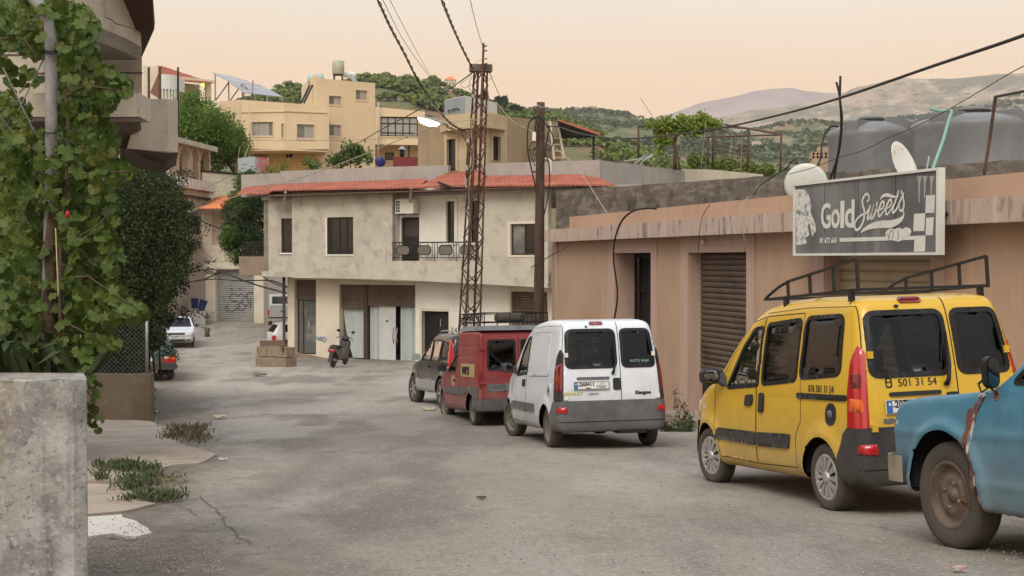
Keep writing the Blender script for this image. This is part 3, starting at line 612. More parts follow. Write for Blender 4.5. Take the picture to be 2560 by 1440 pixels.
# balcony railing: posts, rails, balusters and octagon panels all their own parts
rz0,rz1 = zf + .12,CF.hit(1090,606)[1]; mz = .5 * (rz0 + rz1)
for z,t in ((rz1,.05),(rz0,.03)):
 mb = MB(); mb.bar(CF.w(uM + .01,z,.03),CF.w(uN - .01,z,.03),t); mb.build('rail',M.darkmetal,cb)
du = (uN - uM) / 4.15
for k in range(5):
 ul = uM + .04 + k * du
 if ul > uN: break
 for i,e in enumerate((0,.13,-.12)):
  if not uM < ul + e < uN: continue
  mb = MB(); mb.bar(CF.w(ul + e,rz0 if i else zf - .02,.03),CF.w(ul + e,rz1,.03),.028); mb.build('baluster',M.darkmetal,cb)
 c = ul + du * .5
 if c + .3 > uN: continue
 a,b,e = .33,.2,.1
 oc = [(c - a,mz - b + e),(c - a + e,mz - b),(c + a - e,mz - b),(c + a,mz - b + e),(c + a,mz + b - e),(c + a - e,mz + b),(c - a + e,mz + b),(c - a,mz + b - e)]
 oi = [(c + (x - c) * .9,mz + (z - mz) * .84) for x,z in oc]
 mb = MB(); mb.slab(oc,[oi],CF.w,.045,.015); pf = mb.build('panel_frame',M.darkmetal,cb)
 mb = MB(); mb.slab(oi,[],CF.w,.034,.026); mb.build('railing_panel',mk('taupe_panel',(.15,.125,.105),.6) if k == 0 else bpy.data.materials['taupe_panel'],pf)
 for x in (-.17,.17):
  for za,zb_ in ((mz + b,rz1),(rz0,mz - b)):
   mb = MB(); mb.bar(CF.w(c + x,za,.03),CF.w(c + x,zb_,.03),.022); mb.build('baluster',M.darkmetal,cb)
# ------------------------------------------------------------------ the roof room
rt = T('roof_room','ochre plastered room with arched slit windows rising from the red tiled house roof','building',at(1220,HOR,57))
pv = [at(1045,HOR,56.5),at(1113,HOR,53.3),at(1213,HOR,52.0),at(1268,HOR,53.6),at(1402,HOR,60)]
M.ochre = mk('ochre_render',(.34,.255,.15),.92,[((.27,.2,.125),1.0,.45,.7),((.42,.34,.22),1.6,.5,.8,ST,.7),((.2,.155,.1),1.2,.64,.9,ST,.6)],[(.15,30,.02)])
M.ochrel = mk('pale_ochre_render',(.47,.38,.245),.92,[((.4,.31,.19),1.0,.45,.7),((.3,.23,.15),1.2,.6,.9,ST,.6)])
tops = [298,292,294,288,300]; zz = 5.9
specs = {0: [],1: [(1118,348,1140,428),(1180,345,1194,425)],2: [(1231,341,1250,402)],3: []}
for i in range(4):
 fc = Face(pv[i][:2],pv[i + 1][:2]); ln = (pv[i + 1] - pv[i]).length; zz0,zz1 = 2.4,6.0 if i < 3 else 6.0
 rs = [fc.rect(*s_) for s_ in specs[i]]
 mb = MB(); zr_ = fc.hit(1394,305)[1] if i == 3 else 6.0; mb.slab([(0.002,2.4),(ln - .002,2.4),(ln - .002,zr_),(0.002,6.0 if i < 3 else fc.hit(1270,291)[1])],[rect(*r_) for r_ in rs],fc.w,0,-.2); mb.build('wall',M.ochre if i in (0,3) else M.ochrel,rt)
 for a,b,c,d in rs:
  window(fc,rt,(a + .002,b - .002,c + .002,d - .002),-.1,.03)
  e = .13; mb = MB(); mb.slab(arch(a - e,b + e,c - .02,d + .55),[rect(a,b,c,d)],fc.w,.04,-.02); mb.build('surround',M.ochrel,rt)
sl8 = [at(1085,HOR,55),at(1118,HOR,52.6),at(1212,HOR,51.3),at(1262,HOR,52.4),at(1262,HOR,60),at(1100,HOR,60)]
z0s,z1s = ray(1212,305).z * 51.3,ray(1212,283).z * 51.3
mb = MB(); mb.prism(sl8,z0s - .2,z1s); mb.build('roof_slab',M.ochrel,rt)
mb = MB(); mb.prism([at(1262.5,HOR,53.4),at(1402,HOR,60),at(1380,HOR,66),at(1270,HOR,62)],5.85,6.0); mb.build('roof_slab',M.ochrel,rt)
# metal water box on it
wb = T('water_tank','square grey steel water box on the ochre roof room','water tank',at(1200,HOR,55.5) + Vector((0,0,z1s)))
pb = [at(1112,HOR,55),at(1164,HOR,53.6),at(1243,HOR,56),at(1196,HOR,58)]; zt2 = ray(1164,239).z * 53.6
M.steelb = mk('blue_grey_steel',(.25,.29,.30),.5,[((.2,.23,.24),1.2,.45,.7)]); M.steelw = mk('pale_steel',(.52,.53,.49),.5,[((.42,.42,.38),1.5,.45,.7)])
mb = MB(); mb.prism(pb,z1s - .02,zt2); mb.build('box',M.steelw,wb)
fb = Face(pb[0][:2],pb[1][:2]); lb = (pb[1] - pb[0]).length; mb = MB(); mb.slab(rect(.02,lb - .02,z1s + .04,zt2 - .03),[],fb.w,.02,-.01); mb.build('front_panel',M.steelb,wb)
mb = MB(); mb.tube([fb.w(lb * .22,z1s + .42,.03),fb.w(lb * .25,z1s + .48,.09),fb.w(lb * .7,z1s + .5,.09),fb.w(lb * .74,z1s + .44,.03)],.025); mb.build('handle',M.darkmetal,wb)
# ------------------------------------------------------------------ vehicle bodywork
def chaikin(pts,it=2,keep=()):
 p = [np.array(q,float) for q in pts]
 for _ in range(it):
  o = []
  for i in range(len(p)):
   a,b = p[i],p[(i + 1) % len(p)]; o += [a * .75 + b * .25,a * .25 + b * .75]
  p = o
 return np.array(p)
def poly_sdf(P,V):
 out_ = np.empty(len(P)); A = V; B = np.roll(V,-1,0); E = B - A; L2 = (E ** 2).sum(1) + 1e-12
 for s_ in range(0,len(P),20000):
  p = P[s_:s_ + 20000]; W = p[:,None,:] - A[None]; t = np.clip((W * E).sum(-1) / L2,0,1)
  d = np.sqrt((((W - E * t[...,None]) ** 2).sum(-1)).min(1))
  c = ((A[:,1] <= p[:,1:2]) != (B[:,1] <= p[:,1:2])) & (p[:,0:1] < A[:,0] + (p[:,1:2] - A[:,1]) * E[:,0] / np.where(np.abs(E[:,1]) < 1e-12,1e-12,E[:,1]))
  out_[s_:s_ + 20000] = np.where(c.sum(1) % 2 == 1,-d,d)
 return out_
def inpoly(P,V): return poly_sdf(P,np.asarray(V,float)) < 0
def rrect(x0,x1,z0,z1,r=.06,n=5):
 o = []
 for cx,cz,a0 in ((x1 - r,z1 - r,0),(x0 + r,z1 - r,90),(x0 + r,z0 + r,180),(x1 - r,z0 + r,270)):
  o += [(cx + r * math.cos(R(a0 + 90 * k / n)),cz + r * math.sin(R(a0 + 90 * k / n))) for k in range(n + 1)]
 return o
def rounded(pts,r=.06,n=4):
 """polygon with every corner rounded"""
 o = []; m = len(pts); P_ = [Vector((p[0],p[1])) for p in pts]
 for i in range(m):
  p,a,b = P_[i],P_[i - 1],P_[(i + 1) % m]; da,db = (a - p),(b - p); q = min(r,da.length * .45,db.length * .45)
  s_,e = p + da.normalized() * q,p + db.normalized() * q
  for k in range(n + 1):
   t = k / n; v = s_ * (1 - t) ** 2 + p * 2 * t * (1 - t) + e * t * t; o.append((v.x,v.y))
 return o
def densify(pts,d=.012,closed=True):
 o = []; m = len(pts)
 for i in range(m if closed else m - 1):
  a,b = Vector(pts[i]),Vector(pts[(i + 1) % m]); k = max(1,int((b - a).length / d))
  o += [tuple(a.lerp(b,j / k)) for j in range(k)]
 if not closed: o.append(tuple(pts[-1]))
 return o
class Body:
 """implicit car body: side profile x plan/tumblehome width, with rounded edges. x forward, y left, z up"""
 def __init__(s,prof,W,k=.12,spine=None,it=2):
  s.V = chaikin(prof,it); s.W = W; s.k = k
  s.mid = 1.2; s.x0,s.x1 = s.V[:,0].min(),s.V[:,0].max(); s.z0,s.z1 = s.V[:,1].min(),s.V[:,1].max()
  s.spine = spine or ((s.x0 + .5,.9),(s.x1 - .6,.6))
 def F(s,P):
  a = np.abs(P[:,1]) - s.W(P[:,0],P[:,2]); b = poly_sdf(P[:,[0,2]],s.V); k = s.k
  h = np.clip(.5 + .5 * (a - b) / k,0,1)
  return b + (a - b) * h + k * h * (1 - h)
 def solve(s,O,D,tmax):
  """last inside point going out from O along D"""
  lo = np.zeros(len(O)); hi = np.full(len(O),float(tmax)) if np.isscalar(tmax) else tmax.copy()
  for _ in range(17):
   m = (lo + hi) / 2; i = s.F(O + D * m[:,None]) < 0; lo = np.where(i,m,lo); hi = np.where(i,hi,m)
  return O + D * lo[:,None]
 def normal(s,P):
  e = .004; G = np.stack([s.F(P + d) - s.F(P - d) for d in np.eye(3) * e],-1)
  return G / (np.linalg.norm(G,axis=1,keepdims=True) + 1e-9)
 def side(s,A,sg): A = np.asarray(A,float); O = np.stack([A[:,0],0 * A[:,0],A[:,1]],1); return s.solve(O,np.tile([0,float(sg),0],(len(A),1)),1.3)
 def rear(s,A,sg=-1): A = np.asarray(A,float); O = np.stack([np.full(len(A),s.mid),A[:,0],A[:,1]],1); return s.solve(O,np.tile([float(sg),0,0],(len(A),1)),4.)
 def front(s,A,sg=1): return s.rear(A,1)
 def top(s,A,sg=1): A = np.asarray(A,float); O = np.stack([A[:,0],A[:,1],np.full(len(A),.5)],1); return s.solve(O,np.tile([0,0,1.],(len(A),1)),2.)
 def corner(s,A,sg):
  """A = (angle round the rear corner post, height)"""
  A = np.asarray(A,float); O = np.stack([np.full(len(A),s.cx),np.full(len(A),sg * s.cy),A[:,1]],1)
  return s.solve(O,np.stack([-np.cos(A[:,0]),sg * np.sin(A[:,0]),0 * A[:,0]],1),1.2)
 def fcorner(s,A,sg):
  A = np.asarray(A,float); O = np.stack([np.full(len(A),s.fx),np.full(len(A),sg * s.fy),A[:,1]],1)
  return s.solve(O,np.stack([np.cos(A[:,0]),sg * np.sin(A[:,0]),0 * A[:,0]],1),1.2)
 def shell(s,res,regions,holes,wheels,wr=.345):
  """regions: label -> (proj, outline); holes likewise. Returns dict label -> (verts, normals, faces)"""
  xa,za = s.spine[0]; xb,zb = s.spine[1]; hw = 1.05; V,Fc,T_,idx = [],[],[],{}
  Xs = np.linspace(s.x0 - .05,s.x1 + .05,int((s.x1 - s.x0 + .1) / res) + 1); Ys = np.linspace(-hw,hw,int(2 * hw / res) + 1); Zs = np.linspace(s.z0 - .05,s.z1 + .05,int((s.z1 - s.z0 + .1) / res) + 1)
  def vid(p):
   k = tuple(np.round(p,4))
   if k not in idx: idx[k] = len(V); V.append(p)
   return idx[k]
  for t,(A_,B_,mkp) in {'sideL': (Xs,Zs,lambda a,b: (a,hw,b)),'sideR': (Xs,Zs,lambda a,b: (a,-hw,b)),'top': (Xs,Ys,lambda a,b: (a,b,Zs[-1])),'bottom': (Xs,Ys,lambda a,b: (a,b,Zs[0])),'rear': (Ys,Zs,lambda a,b: (Xs[0],a,b)),'front': (Ys,Zs,lambda a,b: (Xs[-1],a,b))}.items():
   I = [[vid(mkp(a,b)) for b in B_] for a in A_]
   flip = t in ('sideL','bottom','rear')
   for i in range(len(A_) - 1):
    for j in range(len(B_) - 1):
     q = (I[i][j],I[i + 1][j],I[i + 1][j + 1],I[i][j + 1]); Fc.append(q[::-1] if flip else q); T_.append(t)
  H = np.array(V,float); tx = np.clip((H[:,0] - xa) / (xb - xa),0,1)
  S = np.stack([xa + (xb - xa) * tx,0 * tx,za + (zb - za) * tx],1); D = H - S; L = np.linalg.norm(D,axis=1); D /= L[:,None]
  P = s.solve(S,D,L); Fc = np.array(Fc); T_ = np.array(T_)
  N = s.normal(P)
  snaps = [(pr,densify(o)) for pr,o in list(regions.values()) + list(holes)]
  for wx,wz in wheels: snaps.append(('side',densify([(wx + wr * math.cos(a),wz + wr * math.sin(a)) for a in np.linspace(0,2 * math.pi,60,endpoint=False)])))
  done = np.zeros(len(P),bool)
  for pr,o in snaps:
   o = np.array(o); c = ([0,2] if pr == 'side' else [1,2]); bx = (P[:,c[0]] > o[:,0].min() - res) & (P[:,c[0]] < o[:,0].max() + res) & (P[:,c[1]] > o[:,1].min() - res) & (P[:,c[1]] < o[:,1].max() + res)
   m = bx & ~done & ((np.abs(N[:,1]) > .55) if pr == 'side' else (N[:,0] < -.5) if pr == 'rear' else (N[:,0] > .3)); ids = np.where(m)[0]
   if not len(ids): continue
   d = np.linalg.norm(P[ids][:,None,c] - o[None],axis=-1); j = d.argmin(1); near = d.min(1) < res * .56; k = ids[near]; t = o[j[near]]
   if not len(k): continue
   if pr == 'side':
    for sg in (-1,1):
     q = np.sign(P[k,1]) == sg
     if q.any(): P[k[q]] = s.side(t[q],sg)
   else: P[k] = s.rear(t) if pr == 'rear' else s.front(t)
   done[k] = True
  N = s.normal(P); C = P[Fc].mean(1); CN = N[Fc].mean(1)
  fn_ = np.cross(P[Fc[:,2]] - P[Fc[:,0]],P[Fc[:,3]] - P[Fc[:,1]]); bad = (fn_ * CN).sum(1) < 0; Fc[bad] = Fc[bad][:,::-1]
  lab = np.array(['body'] * len(Fc),dtype=object)
  for name,(pr,o) in regions.items():
   c = ([0,2] if pr == 'side' else [1,2]); ok = (np.abs(CN[:,1]) > .45) if pr == 'side' else ((CN[:,0] < -.45) if pr == 'rear' else (CN[:,0] > .25))
   i = np.where(ok)[0]; m = i[inpoly(C[i][:,c],o)]
   lab[m] = name if pr != 'side' else [name + ('#L' if C[q,1] > 0 else '#R') for q in m]
  for pr,o in holes:
   c = ([0,2] if pr == 'side' else [1,2]); ok = (np.abs(CN[:,1]) > .3) if pr == 'side' else ((CN[:,0] < -.15) if pr == 'rear' else (CN[:,0] > .1))
   i = np.where(ok)[0]; lab[i[inpoly(C[i][:,c],o)]] = None
  for wx,wz in wheels:
   m = ((C[:,0] - wx) ** 2 + (C[:,2] - wz) ** 2 < wr ** 2) & (np.abs(C[:,1]) > .45); lab[m] = None
  return P,N,Fc,lab
def meshpart(name,P,N,faces,m,parent,off=0.,kind=None):
 """one labelled piece of a shell, with the true surface normals"""
 u = np.unique(faces); mp = np.full(len(P),-1); mp[u] = np.arange(len(u)); me = bpy.data.meshes.new(name)
 me.from_pydata((P[u] + N[u] * off).tolist(),[],mp[faces].tolist()); me.polygons.foreach_set('use_smooth',[True] * len(faces)); me.materials.append(m)
 me.normals_split_custom_set_from_vertices(N[u].tolist()); me.update()
 o = bpy.data.objects.new(name,me); COL.objects.link(o); o.parent = parent; ORG[o] = Vector()
 return o
def patch(B,name,proj,outline,sg,off,m,parent,thick=.012,hole=None,res=.05,rimonly=False,label=None):
 """a panel that follows the bodywork: outline in the projection's own plane"""
 fn = getattr(B,proj); o = densify(outline,res * .6); n0 = len(o); pts = list(o); edges = [(i,(i + 1) % n0) for i in range(n0)]
 if hole:
  h = densify(hole,res * .6); k = len(pts); pts += h; edges += [(k + i,k + (i + 1) % len(h)) for i in range(len(h))]
 oa = np.array(o); ar = .9 if proj in ('corner','fcorner') else 1.
 gx,gz = np.meshgrid(np.arange(oa[:,0].min(),oa[:,0].max(),res / ar),np.arange(oa[:,1].min(),oa[:,1].max(),res)); gpt = np.stack([gx.ravel(),gz.ravel()],1)
 k = poly_sdf(gpt,oa) < -res * .35
 if hole: k &= poly_sdf(gpt,np.array(h)) > res * .35
 pts += [tuple(q) for q in gpt[k]]
 r_ = mgeo.delaunay_2d_cdt([Vector(q) for q in pts],edges,[],0,1e-6); v2 = np.array([tuple(q) for q in r_[0]]); tr = [tuple(f) for f in r_[2]]
 c = np.array([v2[list(f)].mean(0) for f in tr]); keep = poly_sdf(c,oa) < 1e-5
 if hole: keep &= poly_sdf(c,np.array(h)) > -1e-5
 tr = [f for f,q in zip(tr,keep) if q]; P = fn(v2,sg); N = B.normal(P); top_,bot = P + N * off,P + N * (off - thick); n = len(P)
 from collections import Counter
 ec = Counter(tuple(sorted((f[i],f[(i + 1) % 3]))) for f in tr for i in range(3)); fl = {}
 for f in tr:
  for i in range(3): fl[tuple(sorted((f[i],f[(i + 1) % 3])))] = (f[i],f[(i + 1) % 3])
 flip = False
 f0 = tr[0]; nn = np.cross(P[f0[1]] - P[f0[0]],P[f0[2]] - P[f0[0]]); flip = nn.dot(N[f0[0]]) < 0
 rim = [fl[e] for e,q in ec.items() if q == 1]
 fs = [f[::-1] if flip else f for f in tr]; rf = [((n + a,n + b,2 * n + b,2 * n + a) if flip else (n + b,n + a,2 * n + a,2 * n + b)) for a,b in rim]
 me = bpy.data.meshes.new(name); me.from_pydata(np.vstack([top_,top_,bot]).tolist(),[],fs + rf); me.polygons.foreach_set('use_smooth',[True] * len(fs) + [False] * len(rf)); me.materials.append(m); me.update()
 o = bpy.data.objects.new(name,me); COL.objects.link(o); o.parent = parent; ORG[o] = Vector()
 return tag(o,label)
def seam(B,name,proj,line,sg,m,parent,wd=.008,off=.0015,closed=False):
 fn = getattr(B,proj); l = np.array(densify(line,.03,closed)); P = fn(l,sg); N = B.normal(P); n = len(P); vs = []
 for s_ in (-1,1):
  for i in range(n):
   a,b = (P[i - 1] if closed or i else P[0]),P[(i + 1) % n] if closed else P[min(i + 1,n - 1)]
   t = np.cross(N[i],b - a); t /= np.linalg.norm(t) + 1e-9; vs.append(P[i] + t * s_ * wd / 2 + N[i] * off)
 me = bpy.data.meshes.new(name); me.from_pydata([tuple(v) for v in vs],[],[(i,(i + 1) % n,n + (i + 1) % n,n + i) for i in range(n if closed else n - 1)]); me.materials.append(m); me.update()
 o = bpy.data.objects.new(name,me); COL.objects.link(o); o.parent = parent; ORG[o] = Vector()
 return o
def inset(pts,d):
 """offset a closed outline inwards"""
 P_ = [Vector(p) for p in pts]; n = len(P_); ar = sum(P_[i].x * P_[(i + 1) % n].y - P_[(i + 1) % n].x * P_[i].y for i in range(n)); s_ = 1 if ar > 0 else -1; o = []
 for i in range(n):
  e1 = (P_[i] - P_[i - 1]); e2 = (P_[(i + 1) % n] - P_[i]); e1 = e1.normalized() if e1.length > 1e-9 else e2.normalized(); e2 = e2.normalized() if e2.length > 1e-9 else e1
  nn = Vector((-e1.y - e2.y,e1.x + e2.x)); nn = nn.normalized() if nn.length > 1e-6 else Vector((-e1.y,e1.x)); o.append(tuple(P_[i] + nn * d * s_))
 return o
def glazed(B,proj,outline,sg,parent,gm,rm,wd=.035,name='window'):
 f = patch(B,name,proj,outline_out(outline,.013),sg,.007,rm,parent,.05,hole=inset(outline,wd + .003),res=.06)
 patch(B,'pane',proj,inset(outline,wd * .6),sg,-.004,gm,f,.006,res=.09)
 return f
def outline_out(o,d): return inset(o,-d)
# ------------------------------------------------------------------ car materials
M.rubber = mk('tyre_rubber',(.022,.021,.02),.85,[((.055,.048,.04),4,.5,.8)],co='obj')
M.gasket = mk('black_rubber',(.012,.012,.012),.5)
M.trim = mk('black_plastic',(.022,.023,.025),.55,[((.034,.034,.035),6,.5,.7)],co='obj')
M.trimg = mk('grey_plastic',(.10,.105,.11),.6,[((.14,.14,.14),5,.45,.7),((.075,.075,.075),2.5,.55,.75)],co='obj')
M.inside = mk('dark_interior',(.02,.02,.02),.9)
M.seat = mk('seat_cloth',(.03,.03,.032),.95)
M.glass = glassmat('car_glass',(.34,.37,.34))
M.glassd = glassmat('tinted_car_glass',(.20,.21,.20))
M.chrome = mk('mirror_chrome',(.7,.7,.7),.06,metal=1)
M.alloy = mk('silver_wheel',(.48,.47,.44),.35,[((.33,.31,.28),8,.45,.7)],metal=.6,co='obj')
M.steelr = mk('dull_steel_wheel',(.20,.18,.155),.6,[((.12,.105,.085),7,.45,.7)],metal=.3,co='obj')
M.redl = mk('red_lamp',(.42,.012,.014),.12,coat=.6,spec=.6)
M.redd = mk('dark_red_lamp',(.16,.010,.010),.15,coat=.5,spec=.6)
M.orangel = mk('orange_lamp',(.62,.11,.015),.15,coat=.5)
M.clearl = mk('clear_lamp',(.5,.5,.48),.1,coat=.5)
M.plate = mk('white_plate',(.66,.66,.62),.45,[((.55,.54,.5),9,.5,.75)],co='obj')
M.plateb = mk('plate_blue',(.03,.12,.36),.45)
M.ink = mk('black_ink',(.012,.012,.014),.6)
M.yel = mk('yellow_paint',(.60,.37,.022),.32,[((.51,.315,.03),1.6,.5,.8,(1,1,2),.7)],coat=.35,co='obj',spec=.4)
M.wht = mk('white_paint',(.66,.70,.74),.35,[((.56,.58,.59),1.8,.5,.8),((.45,.43,.40),3.0,.64,.88,(1,1,.5),.5)],coat=.3,co='obj',spec=.4)
M.red = mk('faded_red_paint',(.225,.026,.028),.45,[((.31,.06,.055),1.5,.45,.75),((.15,.02,.02),4,.55,.8)],coat=.1,co='obj',spec=.35)
M.blk = mk('black_paint',(.014,.013,.012),.22,[((.035,.03,.025),2,.5,.8)],coat=.5,co='obj')
M.blue = mk('faded_blue_paint',(.045,.17,.25),.45,[((.07,.215,.30),1.8,.42,.7),((.03,.115,.175),4,.5,.75),((.12,.27,.33),9,.62,.76,(1,1,1),.5),((.10,.045,.03),7,.72,.76)],coat=.08,co='obj',spec=.4)
M.rustp = mk('bare_rust',(.14,.055,.035),.9,[((.27,.2,.16),14,.5,.62),((.08,.035,.025),8,.5,.7)],[(.5,60,.006)],co='obj')
M.grn = mk('dark_green_paint',(.025,.05,.042),.35,[((.05,.075,.065),2,.5,.8)],coat=.3,co='obj')
M.dusty = mk('dusty_brown_wheel',(.125,.092,.07),.75,[((.075,.055,.042),6,.45,.65),((.19,.15,.12),9,.55,.75)],co='obj')
M.silver = mk('silver_paint',(.36,.37,.37),.4,coat=.3,metal=.3)
def dark_inside(m):
 # the unpainted inner face of the sheet metal
 N = m.node_tree; L = N.links.new; o = N.nodes['Material Output']; b = N.nodes['Principled BSDF']; g_ = N.nodes.new('ShaderNodeNewGeometry'); d = N.nodes.new('ShaderNodeBsdfDiffuse'); d.inputs[0].default_value = (.015,.015,.015,1); mx = N.nodes.new('ShaderNodeMixShader'); L(g_.outputs['Backfacing'],mx.inputs[0]); L(b.outputs[0],mx.inputs[1]); L(d.outputs[0],mx.inputs[2]); L(mx.outputs[0],o.inputs[0])
def dusty(m,amt=.55):
 # road dust splashed up the lower panels, broken up by noise
 N = m.node_tree; L = N.links.new; b = N.nodes['Principled BSDF']; src = b.inputs['Base Color'].links[0].from_socket; t = N.nodes.new('ShaderNodeTexCoord'); s_ = N.nodes.new('ShaderNodeSeparateXYZ'); L(t.outputs['Object'],s_.inputs[0])
 nz = N.nodes.new('ShaderNodeTexNoise'); nz.inputs['Scale'].default_value = 5; nz.inputs['Detail'].default_value = 8; nz.inputs['Roughness'].default_value = .7; L(t.outputs['Object'],nz.inputs['Vector'])
 ad = N.nodes.new('ShaderNodeMath'); ad.operation = 'MULTIPLY_ADD'; ad.inputs[1].default_value = .9; L(nz.outputs['Fac'],ad.inputs[0]); L(s_.outputs[2],ad.inputs[2])
 mr = N.nodes.new('ShaderNodeMapRange'); mr.inputs[1].default_value = 1.35; mr.inputs[2].default_value = .65; mr.inputs[4].default_value = amt; L(ad.outputs[0],mr.inputs[0])
 mx = N.nodes.new('ShaderNodeMix'); mx.data_type = 'RGBA'; L(mr.outputs[0],mx.inputs[0]); L(src,mx.inputs[6]); mx.inputs[7].default_value = (.24,.20,.155,1); L(mx.outputs[2],b.inputs['Base Color'])
 r_ = N.nodes.new('ShaderNodeMath'); r_.operation = 'MULTIPLY_ADD'; r_.inputs[1].default_value = .5; r_.inputs[2].default_value = b.inputs['Roughness'].default_value; L(mr.outputs[0],r_.inputs[0]); L(r_.outputs[0],b.inputs['Roughness'])
for m_,a_ in ((M.yel,.45),(M.wht,.6),(M.red,.6),(M.blk,.45),(M.blue,.5),(M.grn,.5),(M.trim,.2),(M.trimg,.15),(M.rubber,.22)): dusty(m_,a_)
for m_ in (M.yel,M.wht,M.red,M.blk,M.blue,M.grn): dark_inside(m_)
def put(loc_r,loc_f,roll=0.):
 """world matrix of a car from its rear and front wheel contact points on one side (y = half track left)"""
 a,b = Vector(loc_r),Vector(loc_f); x = (b - a).normalized(); up = Vector((0,0,1)); y = up.cross(x).normalized(); z = x.cross(y)
 if roll: Rr = Matrix.Rotation(roll,3,x); y = Rr @ y; z = Rr @ z
 return a,Matrix((x,y,z)).transposed()
def place(name,label,cat,r,f,track,roll=0.,group=None,side=1):
 a,m3 = put(r,f,roll); loc = a - m3 @ Vector((0,track * side,0))
 return T(name,label,cat,loc,group,m3.to_euler())
def wheel(parent,x,y,rad=.30,wd=.17,style='hub',steer=0.,sgn=1,rimr=.195,rm=None):
 """tyre with rim and hubcap sub-parts; axle along y"""
 e = bpy.data.meshes.new('wheel'); s_ = sgn; prof = [(rimr * .98,-wd * .36),(rimr * 1.08,-wd * .46),(rad * .86,-wd * .5),(rad * .96,-wd * .44),(rad,-wd * .3),(rad,wd * .3),(rad * .96,wd * .44),(rad * .86,wd * .5),(rimr * 1.08,wd * .46),(rimr * .98,wd * .36)]
 mb = MB(); mb.lathe(prof,40,axis='Y',caps=False)
 for k in range(2): mb.lathe([(rad * 1.001,-wd * .12 + k * wd * .24 - .004),(rad * .985,-wd * .12 + k * wd * .24),(rad * 1.001,-wd * .12 + k * wd * .24 + .004)],40,axis='Y',caps=False)
 t = mb.build('wheel',M.rubber,parent,local=True,normals=False); t.location = (x,y,rad - .012); t.rotation_euler = (0,0,steer)
 o_ = wd * .5 * s_
 mb = MB()
 if style == 'hub':
  mb.lathe([(rimr * 1.06,o_ * .80),(rimr * 1.0,o_ * .94),(rimr * .9,o_ * .9),(rimr * .86,o_ * .55),(.002,o_ * .5)],40,axis='Y',caps=False)
  r_ = mb.build('rim',M.alloy,t,local=True,normals=False)
  mb = MB(); mb.lathe([(rimr * .9,o_ * .62),(.002,o_ * .62)],40,axis='Y',caps=False); mb.build('hub_shade',M.inside,t,local=True)
  for k in range(12):
   a0 = 2 * math.pi * k / 12; mbs = MB(); vs = []
   for rr,hw_,d in ((.05,.010,.86),(rimr * .62,.0185,.98),(rimr * .93,.030,.92)):
    for q in (-1,1): an = a0 + q * hw_ / rr; vs.append((rr * math.cos(an),o_ * d,rr * math.sin(an)))
   vs2 = [(v[0],o_ * .6,v[2]) for v in vs]
   mbs.add(vs + vs2,[(0,1,3,2),(2,3,5,4),(0,2,8,6),(2,4,10,8),(1,3,9,7),(3,5,11,9),(4,5,11,10)]); mbs.build('spoke',M.alloy,t,local=True)
  mb = MB(); mb.lathe([(.055,o_ * .6),(.052,o_ * .98),(.03,o_ * 1.05),(.002,o_ * 1.06)],20,axis='Y',caps=False); mb.build('hub_cap',M.alloy,t,local=True,normals=False)
 elif style == 'steel':
  mb.lathe([(rimr * 1.06,o_ * .84),(rimr * 1.0,o_ * .92),(rimr * .93,o_ * .86),(rimr * .88,o_ * .45),(rimr * .72,o_ * .40),(rimr * .60,o_ * .62),(rimr * .45,o_ * .66),(rimr * .36,o_ * .5),(.045,o_ * .5),(.04,o_ * .66),(.002,o_ * .68)],40,axis='Y',caps=False)
  r_ = mb.build('rim',rm or M.steelr,t,local=True,normals=False)
  for k in range(4):
   a0 = 2 * math.pi * k / 4 + .4; mb = MB(); mb.lathe([(.012,o_ * .5),(.012,o_ * .72),(.002,o_ * .73)],8,(rimr * .4 * math.cos(a0),0,rimr * .4 * math.sin(a0)),'Y',caps=False); mb.build('wheel_nut',M.steelr,t,local=True)
 elif style == 'alloy5':
  mb.lathe([(rimr * 1.06,o_ * .84),(rimr * 1.0,o_ * .92),(rimr * .92,o_ * .86),(rimr * .88,o_ * .3),(.002,o_ * .3)],40,axis='Y',caps=False); mb.build('rim',M.trimg,t,local=True,normals=False)
  for k in range(5):
   a0 = 2 * math.pi * k / 5; c,s2 = math.cos(a0),math.sin(a0); mb = MB(); mb.bar((.03 * c,o_ * .7,.03 * s2),(rimr * .93 * c,o_ * .82,rimr * .93 * s2),.05,.03,up=(0,1,0)); mb.build('spoke',M.alloy,t,local=True)
 return t
def wheel_well(parent,x,s_,z=.29,r=.40,y=.74):
 mb = MB(); n = 16; vs = []
 for rr,yy in ((r,-.33),(r,.0),(r - .05,.055)): vs += [(x + rr * math.cos(math.pi * k / n - .12 * math.cos(math.pi * k / n)),s_ * (y + yy),z + rr * math.sin(math.pi * k / n)) for k in range(n + 1)]
 m = n + 1; mb.add(vs,[(j * m + k,j * m + k + 1,(j + 1) * m + k + 1,(j + 1) * m + k) for j in range(2) for k in range(n)] + [tuple(range(m))]); return mb.build('wheel_well',M.inside,parent,local=True)
def lmat(P,X,Z):
 """matrix placing flat lettering at P, reading along X, facing Z"""
 X = Vector(X).normalized(); Z = Vector(Z).normalized(); Y = Z.cross(X).normalized(); X = Y.cross(Z)
 return Matrix(((X.x,Y.x,Z.x,P[0]),(X.y,Y.y,Z.y,P[1]),(X.z,Y.z,Z.z,P[2]),(0,0,0,1)))
def rearmat(B,y,z,off=.004):
 P = B.rear([(y,z)]); N = B.normal(P)[0]; p = P[0] + N * off; return lmat(p,(0,-1,0),N)
def sidemat(B,x,z,off=.004,sg=1):
 P = B.side([(x,z)],sg); N = B.normal(P)[0]; p = P[0] + N * off; return lmat(p,(-sg,0,0),N)
